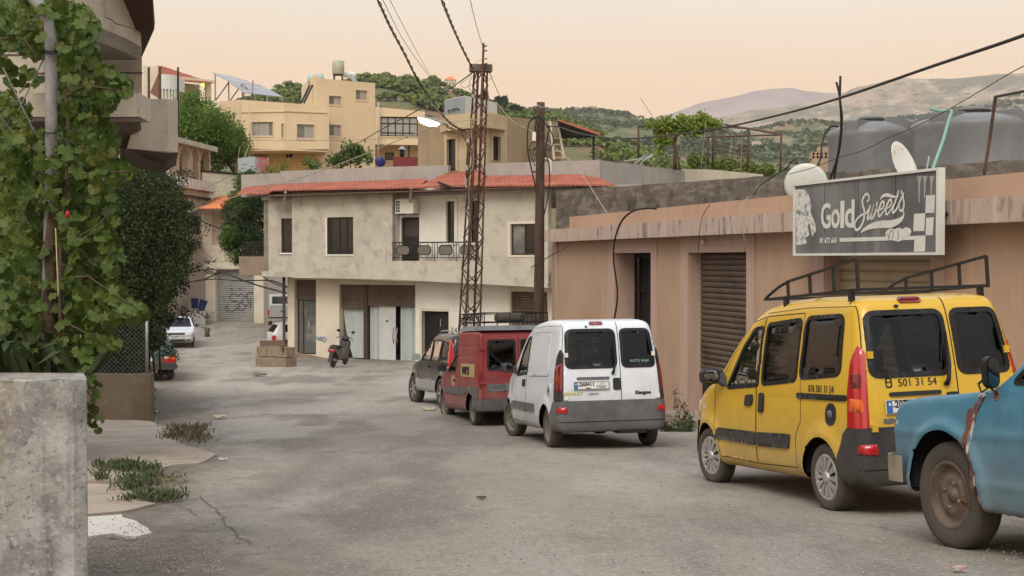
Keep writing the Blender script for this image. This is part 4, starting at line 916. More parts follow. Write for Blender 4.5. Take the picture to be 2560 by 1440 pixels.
def plate_at(parent,m4,body,small,arabic=None,w_=.52,h_=.115,mat_=None):
 mb = MB(); mb.box((0,0,0),(w_,h_,.012)); mb.v = [m4 @ v for v in mb.v]; p = mb.build('number_plate',M.plate,parent,local=True)
 mb = MB(); mb.slab(rect(-w_ / 2 + .004,w_ / 2 - .004,-h_ / 2 + .004,h_ / 2 - .004),[rect(-w_ / 2 + .01,w_ / 2 - .01,-h_ / 2 + .01,h_ / 2 - .01)],lambda a,b,d: m4 @ Vector((a,b,d)),.008,.005); mb.build('plate_border',M.ink,p,local=True)
 mb = MB(); mb.slab(rect(-w_ / 2 + .008,-w_ / 2 + .056,-h_ / 2 + .008,h_ / 2 - .008),[],lambda a,b,d: m4 @ Vector((a,b,d)),.009,.005); mb.build('plate_band',M.plateb,p,local=True)
 tm = lambda x,y: m4 @ Matrix.Translation((x,y,.0075))
 # small cedar tree on the blue band
 mb = MB(); c = -w_ / 2 + .032; mb.slab([(c - .014,.012),(c + .014,.012),(c + .008,.02),(c + .01,.022),(c,.038),(c - .01,.022),(c - .008,.02)],[],lambda a,b,d: m4 @ Vector((a,b,d)),.011,.0085); mb.build('emblem',M.plate,p,local=True)
 if body:
  text('M',.03,M.ink,p,tm(-w_ / 2 + .072,-.0),'lettering',.001); text(body,.075,M.ink,p,tm(-w_ * .13,.016),'lettering',.001,bold=.002)
 if small: text(small,.026,M.ink,p,tm(-w_ * .1,-.04),'lettering',.001,bold=.001)
 if arabic: text(arabic,.055,M.ink,p,tm(w_ * .27,-.022),'lettering',.001,bold=.001); text('\uFEE5\uFE8E\uFEE8\uFE92\uFEDF',.035,M.ink,p,tm(w_ * .3,.03),'lettering',.001)
 return p
def seats(parent,xs_,z=.62,y=.36,back=.62,head=True):
 for x in xs_:
  for s_ in (-1,1):
   mb = MB(); mb.hexa([(x,s_ * y - .24,z),(x,s_ * y + .24,z),(x - .13,s_ * y + .24,z),(x - .13,s_ * y - .24,z)],[(x - .12,s_ * y - .2,z + back),(x - .12,s_ * y + .2,z + back),(x - .22,s_ * y + .2,z + back),(x - .22,s_ * y - .2,z + back)]); sb = mb.build('seat',M.seat,parent,local=True)
   if head:
    mb = MB(); zz = z + back + .1; mb.slab(rrect(-.13,.13,-.1,.1,.05),[],lambda a,b,d: Vector((x - .19 + d,s_ * y + a,zz + b)),0,-.09); mb.build('head_rest',M.seat,sb,local=True)
# ------------------------------------------------------------------ the tall vans (yellow passenger van, white panel van)
KP = [(-.60,.24),(-.66,.32),(-.665,.60),(-.64,.95),(-.60,1.25),(-.53,1.60),(-.47,1.77),(-.36,1.825),(.3,1.86),(1.0,1.845),(1.45,1.79),(1.80,1.60),(2.30,1.18),(2.45,1.085),(2.80,1.01),(3.08,.89),(3.24,.72),(3.30,.52),(3.28,.27),(3.15,.2),(1.2,.21)]
def KW(x,z):
 w_ = .818 - .028 * np.clip((z - .45) / .5,0,1) ** 2 - .135 * np.clip((z - .98) / .85,0,1) ** 1.35 - .05 * np.clip((.45 - z) / .25,0,1) ** 2
 w_ = w_ - .03 * np.clip((-.05 - x) / .6,0,1) ** 2 - .20 * np.clip((x - 2.35) / .95,0,1) ** 2.2
 for wx in (0.,2.6):
  d = np.sqrt((x - wx) ** 2 + (z - .29) ** 2); w_ = w_ + .030 * np.exp(-((d - .36) / .085) ** 2) * (z > -.1)
 return w_
def kangoo(kind,root):
 yel = kind == 'yellow'; zb = .735 if yel else .685; paint = M.yel if yel else M.wht; low = M.trim if yel else M.trimg
 B = Body(KP,KW,.13,((-.1,1.0),(2.55,.62))); B.cx,B.cy = -.36,.55; B.fx,B.fy = 2.75,.35
 wq = rounded([(.44,1.13),(-.31,1.17),(-.285,1.68),(.40,1.68)],.09)
 wm = rounded([(1.235,1.06),(.50,1.11),(.485,1.67),(1.21,1.64)],.07)
 wf = rounded([(2.06,1.01),(1.31,1.05),(1.29,1.62),(1.50,1.60),(1.72,1.42)],.05)
 wr1 = rounded([(.66,1.15),(-.09,1.15),(-.09,1.69),(.62,1.69)],.09); wr2 = rounded([(-.17,1.15),(-.655,1.15),(-.60,1.69),(-.17,1.69)],.08)
 ws = rounded([(.66,1.20),(-.66,1.20),(-.52,1.68),(.52,1.68)],.06)
 dfront = [(2.21,.31),(1.36,.30),(1.36,1.10),(1.27,1.71),(1.60,1.66),(2.12,1.18),(2.38,1.02),(2.36,.62),(2.25,.52)]
 dslide = [(1.345,.30),(.50,.33),(.50,.62),(.40,.75),(.45,1.72),(1.25,1.715),(1.345,1.10)]
 doorL = [(.715,zb + .005),(-.13,zb + .005),(-.13,1.775),(.63,1.775)]; doorR = [(-.145,zb + .005),(-.715,zb + .005),(-.63,1.775),(-.145,1.775)]
 lowL = [(.715,.40),(-.13,.40),(-.13,zb - .005),(.715,zb - .005)]; lowR = [(-.145,.40),(-.715,.40),(-.715,zb - .005),(-.145,zb - .005)]
 regions = {'front_door': ('side',dfront),'rear_door': ('rear',doorL),'rear_door ': ('rear',doorR)}
 regions['bumper_side'] = ('side',[(-.9,zb),(-.45,zb),(-.385,zb - .055),(-.33,.5),(-.30,.2),(-.9,.2)]); regions['bumper_back'] = ('rear',[(-.95,.2),(.95,.2),(.95,zb),(-.95,zb)])
 if yel: regions['sliding_door'] = ('side',dslide)
 holes = [('rear',wr1),('rear',wr2),('side',wf),('front',ws)] + ([('side',wq),('side',wm)] if yel else [])
 P,N,Fc,lab = B.shell(.036,regions,holes,[(0,.29),(2.6,.29)],.345)
 C = P[Fc].mean(1)
 bump = (lab == 'body') & (C[:,2] < zb) & (C[:,0] < -.47) & (C[:,2] > .2)
 lab[np.isin(lab,['bumper_side#L','bumper_side#R','bumper_back'])] = 'rear_bumper'
 fb = (lab == 'body') & (C[:,0] > 2.96) & (C[:,2] < .62)
 lab[bump] = 'rear_bumper'; lab[fb] = 'front_bumper'
 for l in sorted({x for x in lab if x}):
  nm = l.split('#')[0].strip(); parent_ = root
  o = meshpart(nm,P,N,Fc[lab == l],low if 'bumper' in nm else paint,root,.016 if 'bumper' in nm else 0)
  if l == 'body': body = o
 mb = MB(); mb.box((1.2,0,.42),(3.6,1.46,.05)); mb.box((2.35,0,.86),(.4,1.3,.22)); mb.build('cabin_floor',M.inside,root,local=True)
 seats(root,(1.45,.45) if yel else (1.45,),.55,.36,.60)
 if yel:
  mb = MB(); mb.tube([(1.98 + .05 * math.sin(t),.36 + .18 * math.cos(t),1.0 + .17 * math.sin(t)) for t in np.linspace(0,6.28,16,endpoint=False)],.016,6,True); mb.build('steering_wheel',M.gasket,root,local=True)
 else:
  mb = MB(); mb.slab([(-.7,.5),(.7,.5),(.7,1.5),(-.7,1.5)],[rect(-.66,-.03,1.05,1.46),rect(.03,.66,1.05,1.46)],lambda a,b,d: Vector((1.15 + d,a,b)),0,.03); mb.build('bulkhead',M.inside,root,local=True)
 gm = M.glassd if yel else M.glass
 for sg in (1,-1):
  for o_ in ([wq,wm,wf] if yel else [wf]): glazed(B,'side',o_,sg,root,M.glassd if o_ is wq else M.glass,M.gasket,.022)
  # seams, handles, mouldings
  seam(B,'door_gap','side',dfront,sg,M.gasket,root,.009,closed=True)
  if yel:
   seam(B,'door_gap','side',dslide,sg,M.gasket,root,.009,closed=True)
   patch(B,'slide_rail','side',rrect(-.42,.47,.955,1.005,.02),sg,.014,M.trim,root,.02)
   patch(B,'side_moulding','side',rounded([(2.30,.49),(1.37,.475),(1.37,.605),(2.26,.60)],.03),sg,.022,M.trim,root,.03)
   patch(B,'side_moulding','side',rounded([(1.33,.475),(.63,.49),(.60,.625),(1.33,.605)],.03),sg,.022,M.trim,root,.03)
  else:
   patch(B,'side_moulding','side',rounded([(2.30,.49),(1.37,.475),(1.37,.605),(2.26,.60)],.03),sg,.02,M.trimg,root,.03)
   patch(B,'side_moulding','side',rounded([(1.33,.475),(.75,.48),(.72,.605),(1.33,.605)],.03),sg,.02,M.trimg,root,.03)
   pn = rounded([(1.22,1.02),(-.12,1.04),(-.02,1.66),(1.18,1.66)],.07)
   f_ = patch(B,'side_panel','side',pn,sg,.007,paint,root,.012)
   seam(B,'panel_groove','side',inset(pn,-.012),sg,mk('panel_shadow',(.30,.30,.29),.6) if 'panel_shadow' not in bpy.data.materials else bpy.data.materials['panel_shadow'],root,.012,.001,True)
   seam(B,'panel_gap','side',[(1.34,.30),(1.34,1.12),(1.26,1.72)],sg,M.gasket,root,.007)
  patch(B,'door_handle','side',rounded([(1.60,.845),(1.43,.86),(1.43,.965),(1.58,.955)],.03),sg,.022,M.trim,root,.03)
  if yel: patch(B,'door_handle','side',rounded([(1.27,.79),(1.17,.80),(1.17,.985),(1.26,.985)],.04),sg,.024,M.trim,root,.03)
  fl_ = rrect(-.09 - .165,.085 - .165,.74,.93,.085); ff = patch(B,'fuel_flap' if sg > 0 else 'cover','side',fl_,sg,.010,M.trim if yel else paint,root,.014); seam(B,'flap_ring','side',inset(fl_,.03),sg,M.gasket,root,.012,.012,True)
  if sg > 0:
   ctr = B.side([(-.165,.835)],1)[0]; mb = MB(); mb.lathe([(.038,.0),(.036,.02),(.0,.022)],16,(ctr[0],ctr[1],ctr[2]),'Y',caps=False); mb.build('fuel_cap',M.trimg,ff,local=True)
  seam(B,'roof_gutter','side',[(-.40,1.745),(.42,1.765),(1.25,1.745)],sg,M.trim if not yel else M.gasket,root,.006)
  # tail lamp wrapped round the corner post
  a0,a1 = (.50,1.22); tl = rounded([(a0,.66),(a1,.70),(a1 + .02,1.0),(a1 - .12,1.28),(a0 + .28,1.42),(a0 + .02,1.36)],.06)
  if yel:
   lamp = patch(B,'tail_light','corner',tl,sg,.012,M.redl,root,.03,res=.06)
   patch(B,'indicator','corner',rounded([(a0 + .12,.86),(a1 - .12,.87),(a1 - .12,.98),(a0 + .12,.97)],.05),sg,.016,M.orangel,lamp,.01,res=.05)
   patch(B,'reversing_lamp','corner',rounded([(a0 + .16,1.06),(a1 - .16,1.07),(a1 - .2,1.19),(a0 + .16,1.18)],.05),sg,.016,M.redd,lamp,.01,res=.05)
  else:
   lamp = patch(B,'tail_light','corner',tl,sg,.012,M.trim,root,.03,res=.06)
   patch(B,'lens','corner',rounded([(a0 + .05,.82),(a1 - .02,.83),(a1 - .06,1.16),(a0 + .05,1.22)],.05),sg,.017,M.redd,lamp,.01,res=.05)
   patch(B,'indicator','corner',rounded([(a0 + .12,.92),(a1 - .12,.93),(a1 - .16,1.05),(a0 + .12,1.05)],.05),sg,.021,mk('amber_red_lamp',(.28,.035,.012),.15,coat=.5) if sg > 0 else bpy.data.materials['amber_red_lamp'],lamp,.01,res=.05)
  hg = M.yel if yel else M.frame
  for z in (.735,1.335):
   q = B.corner([(.40,z)],sg)[0]; mb = MB(); mb.box((q[0] - .012,q[1],z),(.035,.05,.06)); mb.build('hinge',hg,root,local=True)
  pr = (.62,.745) if sg > 0 else (-.745,-.62)
  patch(B,'reflector','corner',rounded([(.36,.515),(.80,.53),(.74,.60),(.36,.605)],.02),sg,.026,M.redl,root,.01,res=.05)
  # mirrors
  q = B.side([(2.10,1.06)],sg)[0]; mb = MB()
  ol = rrect(-.095,.095,-.075,.085,.06); mb.slab(ol,[],lambda a,b,d: Vector((q[0] + .05 + d - abs(a) * .1,q[1] + sg * (.15 + a),q[2] + .07 + b)),.07,-.02); mr = mb.build('wing_mirror',M.trim,root,local=True)
  mb = MB(); mb.hexa([(q[0] + .12,q[1] - sg * .02,q[2] - .05),(q[0] + .12,q[1] + sg * .07,q[2] + .02),(q[0] + .02,q[1] + sg * .07,q[2] + .02),(q[0] - .06,q[1] - sg * .02,q[2] - .05)],[(q[0] + .1,q[1] - sg * .03,q[2] + .12),(q[0] + .1,q[1] + sg * .07,q[2] + .07),(q[0] + .04,q[1] + sg * .07,q[2] + .07),(q[0] - .02,q[1] - sg * .03,q[2] + .07)]); mb.build('mirror_arm',M.trim,mr,local=True)
  mb = MB(); mb.slab(inset(ol,.014),[],lambda a,b,d: Vector((q[0] + .024 + d - abs(a) * .1,q[1] + sg * (.15 + a),q[2] + .07 + b)),.0,-.005); mb.build('mirror_glass',mk('mirror_glass',(.16,.17,.17),.08,metal=1) if 'mirror_glass' not in bpy.data.materials else bpy.data.materials['mirror_glass'],mr,local=True)
  patch(B,'headlight','fcorner',rounded([(.15,.68),(1.0,.72),(1.05,.86),(.2,.84)],.05),sg,.012,M.clearl,root,.02,res=.06)
  q = B.side([(2.72,.80)],sg)[0]; mb = MB(); mb.box((q[0],q[1],.80),(.055,.02,.03)); mb.build('side_repeater',M.clearl,root,local=True)
 glazed(B,'front',ws,1,root,M.glass,M.gasket,.03,'windscreen')
 # rear: windows, seams, lower doors
 glazed(B,'rear',wr1,-1,root,gm,M.gasket,.03); glazed(B,'rear',wr2,-1,root,gm,M.gasket,.03)
 for o_,nm in ((lowL,'lower_panel'),(lowR,'lower_panel')): patch(B,nm,'rear',rounded(o_,.05),-1,.010,low,root,.02)
 seam(B,'door_gap','rear',[(-.1375,.40),(-.1375,1.80)],-1,M.gasket,root,.011)
 for s_ in (1,-1): seam(B,'door_gap','rear',[(s_ * .725,.40),(s_ * .725,.95),(s_ * .685,1.4),(s_ * .64,1.775)],-1,M.gasket,root,.010)
 seam(B,'door_gap','rear',[(.725,zb),(-.725,zb)],-1,M.gasket,root,.008)
 seam(B,'bumper_crease','rear',[(.78,.395),(-.78,.395)],-1,M.gasket,root,.012,.018)
 patch(B,'brake_light','rear',rrect(.06,.27,1.757,1.803,.022) if yel else rrect(.06,.26,1.755,1.797,.02),-1,.014,M.redd,root,.02)
 patch(B,'handle','rear',rounded([(-.02,.83),(-.135,.83),(-.135,1.0),(-.02,1.0)],.03),-1,.012,M.trim,root,.02)
 patch(B,'handle','rear',rrect(.03,.51,.985,1.02,.017),-1,.02,M.trim if yel else M.trimg,root,.03)
 lip = patch(B,'plate_recess','rear',rounded([(.60,.83),(.0,.83),(.0,1.06),(.60,1.06)],.06),-1,.003,paint,root,.006)
 # wiper
 pts = [(-.02,1.06,.02),(-.03,1.10,.05),(-.06,1.22,.045),(-.09,1.50,.02)]; q = [B.rear([(a,b)])[0] + B.normal(B.rear([(a,b)]))[0] * d for a,b,d in pts]
 mb = MB(); mb.tube(q,[.024,.018,.012,.006],6); wv = mb.build('wiper',M.gasket,root,local=True)
 pts = [(-.02,1.25,.03),(-.08,1.62,.012)]; q = [B.rear([(a,b)])[0] + B.normal(B.rear([(a,b)]))[0] * d for a,b,d in pts]; mb = MB(); mb.tube(q,.006,5); mb.build('wiper_blade',M.gasket,wv,local=True)
 mb = MB(); mb.lathe([(.016,0),(.012,-.03),(0,-.032)],10,tuple(B.rear([(.315,1.735)])[0] - Vector((.0,0,0))),'X',caps=False); mb.build('washer_nozzle',M.gasket,root,local=True)
 p = B.rear([(.30,.90)])[0]; n_ = B.normal(np.array([p]))[0]
 if yel:
  plate_at(root,lmat(p + n_ * .022,(0,-1,0),n_),'207507','LIBAN')
  text('501 31 54',.09,M.ink,root,rearmat(B,.235,1.092),'lettering',.001)
  text('RENAULT',.052,M.trimg,root,rearmat(B,.43,.785),'lettering',.004,bold=.003,scale_x=1.35)
  mx_ = sidemat(B,.02,1.045); text('076 501 31 54',.088,M.ink,root,mx_,'lettering',.001,scale_x=.92)
  mb = MB(); m4 = rearmat(B,.50,1.10)
  mb.slab(rrect(-.03,.03,-.045,.045,.02),[rrect(-.02,.02,-.03,.0,.009),rrect(-.018,.018,.008,.03,.009)],lambda a,b,d: m4 @ Vector((a,b,d)),.001,-.002); mb.build('sticker',M.ink,root,local=True)
 else:
  plate_at(root,lmat(p + n_ * .022,(0,-1,0),n_),'268411','LIBAN','\u0662\u0666\u0668\u0664\u0661\u0661')
  text('RENAULT',.055,mk('worn_gilt',(.5,.43,.22),.4),root,rearmat(B,.57,.79),'lettering',.003,bold=.003,scale_x=1.2); text('express',.045,M.trimg,root,rearmat(B,.27,.785),'lettering',.002)
  text('Kangoo',.065,M.trim,root,rearmat(B,-.46,.785),'lettering',.003,bold=.004,scale_x=1.15)
  text('AUTO RAJA',.055,mk('window_print',(.25,.42,.38),.5),root,rearmat(B,-.43,1.235,.008),'lettering',.001)
 st = 'hub' if yel else 'steel'
 for x in (0,2.6):
  for s_ in (1,-1):
   wheel(root,x,s_ * .715,.295,.17,st,.10 if (x and yel) else (.28 if x else 0),s_)
   wheel_well(root,x,s_)
 mb = MB(); mb.box((1.3,0,.27),(3.4,1.1,.06)); mb.box((0,0,.29),(.09,1.3,.09)); mb.box((-.45,-.3,.27),(.35,.4,.12)); mb.build('underbody',M.inside,root,local=True)
 return B
yv = place('yellow_van','yellow passenger van with black roof rack and phone number on its back doors','van',at(2067,1276,11.03),at(1774,1205,13.58),.80,R(-1.4),'vans parked nose down along the shop row')
BY = kangoo('yellow',yv)
# roof rack: two raking side frames joined by cross bars
mb = MB(); RK = []
def rackbar(a,b,t=.024): m_ = MB(); m_.bar(a,b,t); return m_
rack = T('roof_rack','open black square tube roof rack on the yellow van','roof rack',yv.location,None,yv.rotation_euler)
for s_ in (.62,-.62):
 for a,b in (((-.42,s_,1.885),(1.42,s_,1.885)),((-.42,s_,2.14),(.90,s_,2.03)),((-.42,s_,1.87),(-.42,s_,2.14)),((.0,s_,1.885),(.0,s_,2.105)),((.45,s_,1.885),(.45,s_,2.068)),((.90,s_,1.885),(.90,s_,2.03))): rackbar(a,b).build('side_rail',M.darkmetal,rack,local=True)
 m_ = MB(); m_.tube([(.90,s_,2.03),(1.1,s_,1.99),(1.3,s_,1.93),(1.42,s_,1.885)],.015,6); m_.build('side_rail',M.darkmetal,rack,local=True)
 for x in (-.3,.95): m_ = MB(); m_.box((x,s_ * 1.0,1.845),(.05,.04,.1)); m_.build('foot',M.darkmetal,rack,local=True)
for x in (-.42,.45,1.42): rackbar((x,-.62,1.885),(x,.62,1.885)).build('cross_bar',M.darkmetal,rack,local=True)
wv_ = place('white_van','white panel van with grey lower doors and bumper','van',at(1369,1119,18.5),at(1277,1090,21.05),.80,R(-.4),'vans parked nose down along the shop row')
BWH = kangoo('white',wv_)
# ------------------------------------------------------------------ the other vehicles
def car(root,B,paint,res,regions,holes,wheels,wr,offs=None,mats=None):
 P,N,Fc,lab = B.shell(res,regions,holes,wheels,wr); C = P[Fc].mean(1); offs,mats = offs or {},mats or {}
 for l in sorted({x for x in lab if x}):
  nm = l.split('#')[0].strip(); meshpart(nm,P,N,Fc[lab == l],mats.get(nm,paint),root,offs.get(nm,0))
# red box van
EPR = [(-.60,.28),(-.655,.36),(-.66,.9),(-.64,1.5),(-.615,1.755),(-.52,1.80),(1.0,1.80),(1.10,1.76),(1.15,1.48),(1.28,1.43),(1.55,1.38),(2.22,.98),(2.85,.87),(3.15,.76),(3.25,.56),(3.22,.3),(3.05,.22),(1.2,.22)]
def EW(x,z):
 w_ = .785 - .045 * np.clip((z - .95) / .85,0,1) ** 1.2 - .09 * np.clip((x - 1.1) / .15,0,1) * np.clip((z - .95) / .5,0,1) - .05 * np.clip((.4 - z) / .2,0,1) ** 2 - .15 * np.clip((x - 2.3) / .95,0,1) ** 2
 for wx in (0,2.58):
  d = np.sqrt((x - wx) ** 2 + (z - .29) ** 2); w_ = w_ + .02 * np.exp(-((d - .36) / .06) ** 2)
 for zr in (.90,1.10,1.30,1.50): w_ = w_ - .006 * np.exp(-((z - zr) / .018) ** 2) * ((x > -.45) & (x < 1.0))
 return w_
rv = place('red_van','faded red box van with a cream advert sticker and loaded roof rack','van',at(1185,1063,24.4),at(1113,1045,26.9),.72,0,'vans parked nose down along the shop row')
B = Body(EPR,EW,.07,((-.1,1.0),(2.5,.6))); B.cx,B.cy = -.45,.6; B.fx,B.fy = 2.7,.35
wf = rounded([(2.03,.99),(1.28,1.0),(1.30,1.36),(1.52,1.33)],.04); r1 = rounded([(.60,1.06),(.06,1.06),(.06,1.62),(.58,1.62)],.06); r2 = rounded([(-.06,1.06),(-.60,1.06),(-.58,1.62),(-.06,1.62)],.06)
bs = [(-.9,.50),(-.34,.50),(-.32,.2),(-.9,.2)]
dfr = [(2.2,.36),(1.2,.32),(1.2,1.40),(1.5,1.385),(2.1,1.03),(2.3,.95),(2.28,.55)]
regs = {'front_door': ('side',dfr),'rear_door': ('rear',[(.68,.52),(.0,.52),(.0,1.74),(.66,1.74)]),'rear_door ': ('rear',[(-.02,.52),(-.68,.52),(-.66,1.74),(-.02,1.74)]),'rear_bumper': ('rear',[(-.95,.2),(.95,.2),(.95,.5),(-.95,.5)]),'bumper_side': ('side',bs)}
car(rv,B,M.red,.04,regs,[('side',wf),('rear',r1),('rear',r2)],[(0,.29),(2.58,.29)],.335,{'rear_bumper': .03,'bumper_side': .03},{'rear_bumper': M.trimg,'bumper_side': M.trimg})
for o_ in (r1,r2): glazed(B,'rear',o_,-1,rv,M.glassd,M.gasket,.022)
for sg in (1,-1):
 glazed(B,'side',wf,sg,rv,M.glassd,M.gasket,.022); seam(B,'door_gap','side',dfr,sg,M.gasket,rv,.008,closed=True)
 patch(B,'side_moulding','side',[(1.19,.52),(.42,.52),(.30,.66),(-.30,.66),(-.45,.62),(-.62,.62),(-.62,.74),(1.19,.72)] if False else rounded([(2.25,.56),(.42,.56),(.34,.63),(.34,.70),(2.25,.68)],.02),sg,.016,M.trimg,rv,.02)
 patch(B,'bumper_wing','side',rounded([(.05,.64),(-.62,.50),(-.62,.74),(.34,.72),(.34,.64)],.02),sg,.018,M.trimg,rv,.02)
 patch(B,'tail_light','rear',rounded([(sg * .72,.70),(sg * .765,.70),(sg * .755,1.02),(sg * .715,1.02)],.01),-1,.008,M.redd,rv,.02)
 patch(B,'door_handle','side',rrect(1.30,1.44,.80,.85,.02),sg,.015,M.trim,rv,.02)
 for z in (.82,1.45):
  q = B.rear([(sg * .69,z)])[0]; mb = MB(); mb.box((q[0] - .012,q[1],z),(.03,.13,.05)); mb.build('hinge',M.red,rv,local=True)
 q = B.side([(2.02,.98)],sg)[0]; mb = MB(); mb.slab(rrect(-.09,.09,-.06,.07,.04),[],lambda a,b,d: Vector((q[0] + d,q[1] + sg * .12 + a,q[2] + .08 + b)),.05,-.02); mb.build('wing_mirror',M.trim,rv,local=True)
 for x in (0,2.58): wheel(rv,x,sg * .67,.285,.16,'steel',0 if not x else .12,sg); wheel_well(rv,x,sg,r=.38,y=.70)
seam(B,'door_gap','rear',[(-.01,.5),(-.01,1.76)],-1,M.gasket,rv,.012)
for s_ in (1,-1): seam(B,'door_gap','rear',[(s_ * .69,.5),(s_ * .67,1.75)],-1,M.gasket,rv,.01)
patch(B,'rubbing_panel','rear',rrect(.06,.60,.66,.80,.02),-1,.008,M.trimg,rv,.012)
patch(B,'rubbing_panel','rear',rrect(-.60,-.06,.66,.80,.02),-1,.008,M.trimg,rv,.012)
text('EXPRESS',.065,M.trimg,rv,rearmat(B,.47,.90),'lettering',.002)
M.stick = mk('cream_sticker',(.46,.33,.15),.7,[((.36,.24,.1),4,.5,.7)],co='obj')
stk = patch(B,'advert_sticker','side',[(.78,.92),(-.36,.92),(-.36,1.17),(.78,1.17)],1,.006,M.stick,rv,.008); text('weru',.30,M.ink,stk,sidemat(B,.36,1.06,.010),'lettering',.001,bold=.012,shear=.15)
patch(B,'advert_sticker','side',[(1.62,.72),(1.32,.72),(1.32,.92),(1.62,.92)],1,.006,M.stick,rv,.008)
mb = MB(); mb.hexa([(-.66,-.74,1.80),(-.66,.74,1.80),(1.05,.74,1.80),(1.05,-.74,1.80)],[(-.63,-.70,1.89),(-.63,.70,1.89),(1.0,.70,1.89),(1.0,-.70,1.89)]); mb.build('roof_cover',mk('grey_roof_cover',(.17,.185,.19),.5,[((.11,.12,.12),3,.5,.7)],co='obj'),rv,local=True)
mb = MB(); mb.box((1.2,0,.42),(3.4,1.4,.06)); mb.box((2.3,0,.8),(.4,1.2,.2)); mb.build('cabin_floor',M.inside,rv,local=True); seats(rv,(1.5,),.5,.34,.55)
mb = MB(); mb.box((0,0,.28),(.1,1.2,.1)); mb.tube([(-.3,-.2,.26),(-.75,-.2,.25)],.025,8); mb.build('underbody',M.inside,rv,local=True,kind='stuff')
# roof rack with scrollwork and a spare tyre on the red van
rk = T('roof_rack','black wrought iron roof rack on the red van','roof rack',rv.location,None,rv.rotation_euler)
for z in (1.96,2.13):
 mb = MB(); mb.tube([(-.55,-.62,z),(-.55,.62,z),(1.5,.62,z + .02),(1.5,-.62,z + .02)],.014,5,True); mb.build('rail',M.darkmetal,rk,local=True)
for x,y in [(-.55,t) for t in np.linspace(-.62,.62,6)] + [(t,s_ * .62) for t in np.linspace(-.1,1.5,6) for s_ in (-1,1)]:
 mb = MB(); mb.bar((x,y,1.87),(x,y,2.13),.018); mb.build('post',M.darkmetal,rk,local=True)
for i,t in enumerate(np.linspace(-.45,1.25,6)):
 mb = MB(); mb.tube([(t + .12 + .10 * math.cos(a) * (1 - a / 12),.62,2.045 + .075 * math.sin(a) * (1 - a / 14)) for a in np.linspace(0,9,22)],.008,4); mb.build('scroll',M.darkmetal,rk,local=True)
for y in np.linspace(-.45,.45,4):
 mb = MB(); mb.bar((-.55,y,1.95),(1.5,y,1.97),.016); mb.build('slat_bar',M.darkmetal,rk,local=True)
mb = MB(); mb.lathe([(.17,-.07),(.24,-.085),(.29,-.07),(.305,-.03),(.305,.03),(.29,.07),(.24,.085),(.17,.07)],28,(0,0,0),caps=False); t_ = mb.build('spare_tyre',M.rubber,None,local=True,normals=False)
t_.location = rv.location + rv.rotation_euler.to_matrix() @ Vector((.35,-.12,2.06)); t_.rotation_euler = rv.rotation_euler; tag(t_,'black spare tyre lying on the red van roof rack','tyre')
# black and silver off-roader
SPR = [(-.54,.36),(-.60,.48),(-.62,.9),(-.56,1.42),(-.50,1.60),(-.34,1.655),(.6,1.68),(1.05,1.64),(1.78,1.15),(2.05,1.04),(2.75,.96),(3.0,.82),(3.06,.52),(2.95,.33),(1.2,.31)]
def SW(x,z):
 w_ = .755 - .14 * np.clip((z - 1.0) / .68,0,1) ** 1.2 - .05 * np.clip((-.1 - x) / .5,0,1) ** 2 - .14 * np.clip((x - 2.2) / .9,0,1) ** 2
 for wx in (0,2.42):
  d = np.sqrt((x - wx) ** 2 + (z - .34) ** 2); w_ = w_ + .045 * np.exp(-((d - .40) / .07) ** 2)
 return w_
f_ = at(1042,1007,30.8); r_ = Vector((f_.x + 2.42 * math.sin(R(19)),f_.y - 2.42 * math.cos(R(19)),g(0,f_.y - 2.3)))
su = place('off_roader','black off roader with silver lower body parked at the front of the line','car',r_,f_,.70,0)
B = Body(SPR,SW,.11,((-.05,1.0),(2.4,.7))); B.cx,B.cy = -.3,.5; B.fx,B.fy = 2.5,.35
o1 = rounded([(1.72,1.06),(.95,1.04),(.93,1.52),(1.08,1.51)],.05); o2 = rounded([(.89,1.04),(.26,1.04),(.22,1.52),(.87,1.52)],.05); o3 = rounded([(.20,1.06),(-.40,1.12),(-.36,1.46),(.16,1.51)],.05); orr = rounded([(.56,1.02),(-.56,1.02),(-.46,1.48),(.46,1.48)],.07)
owin = rounded([(.60,1.16),(-.60,1.16),(-.5,1.56),(.5,1.56)],.05)
cl_ = [(3.2,.30),(-.8,.30),(-.8,.62),(3.2,.60)]
regs = {'lower_cladding': ('side',cl_)}
car(su,B,M.blk,.045,regs,[('side',o1),('side',o2),('side',o3),('rear',orr),('front',owin)],[(0,.34),(2.42,.34)],.395,{'lower_cladding': .014},{'lower_cladding': M.silver})
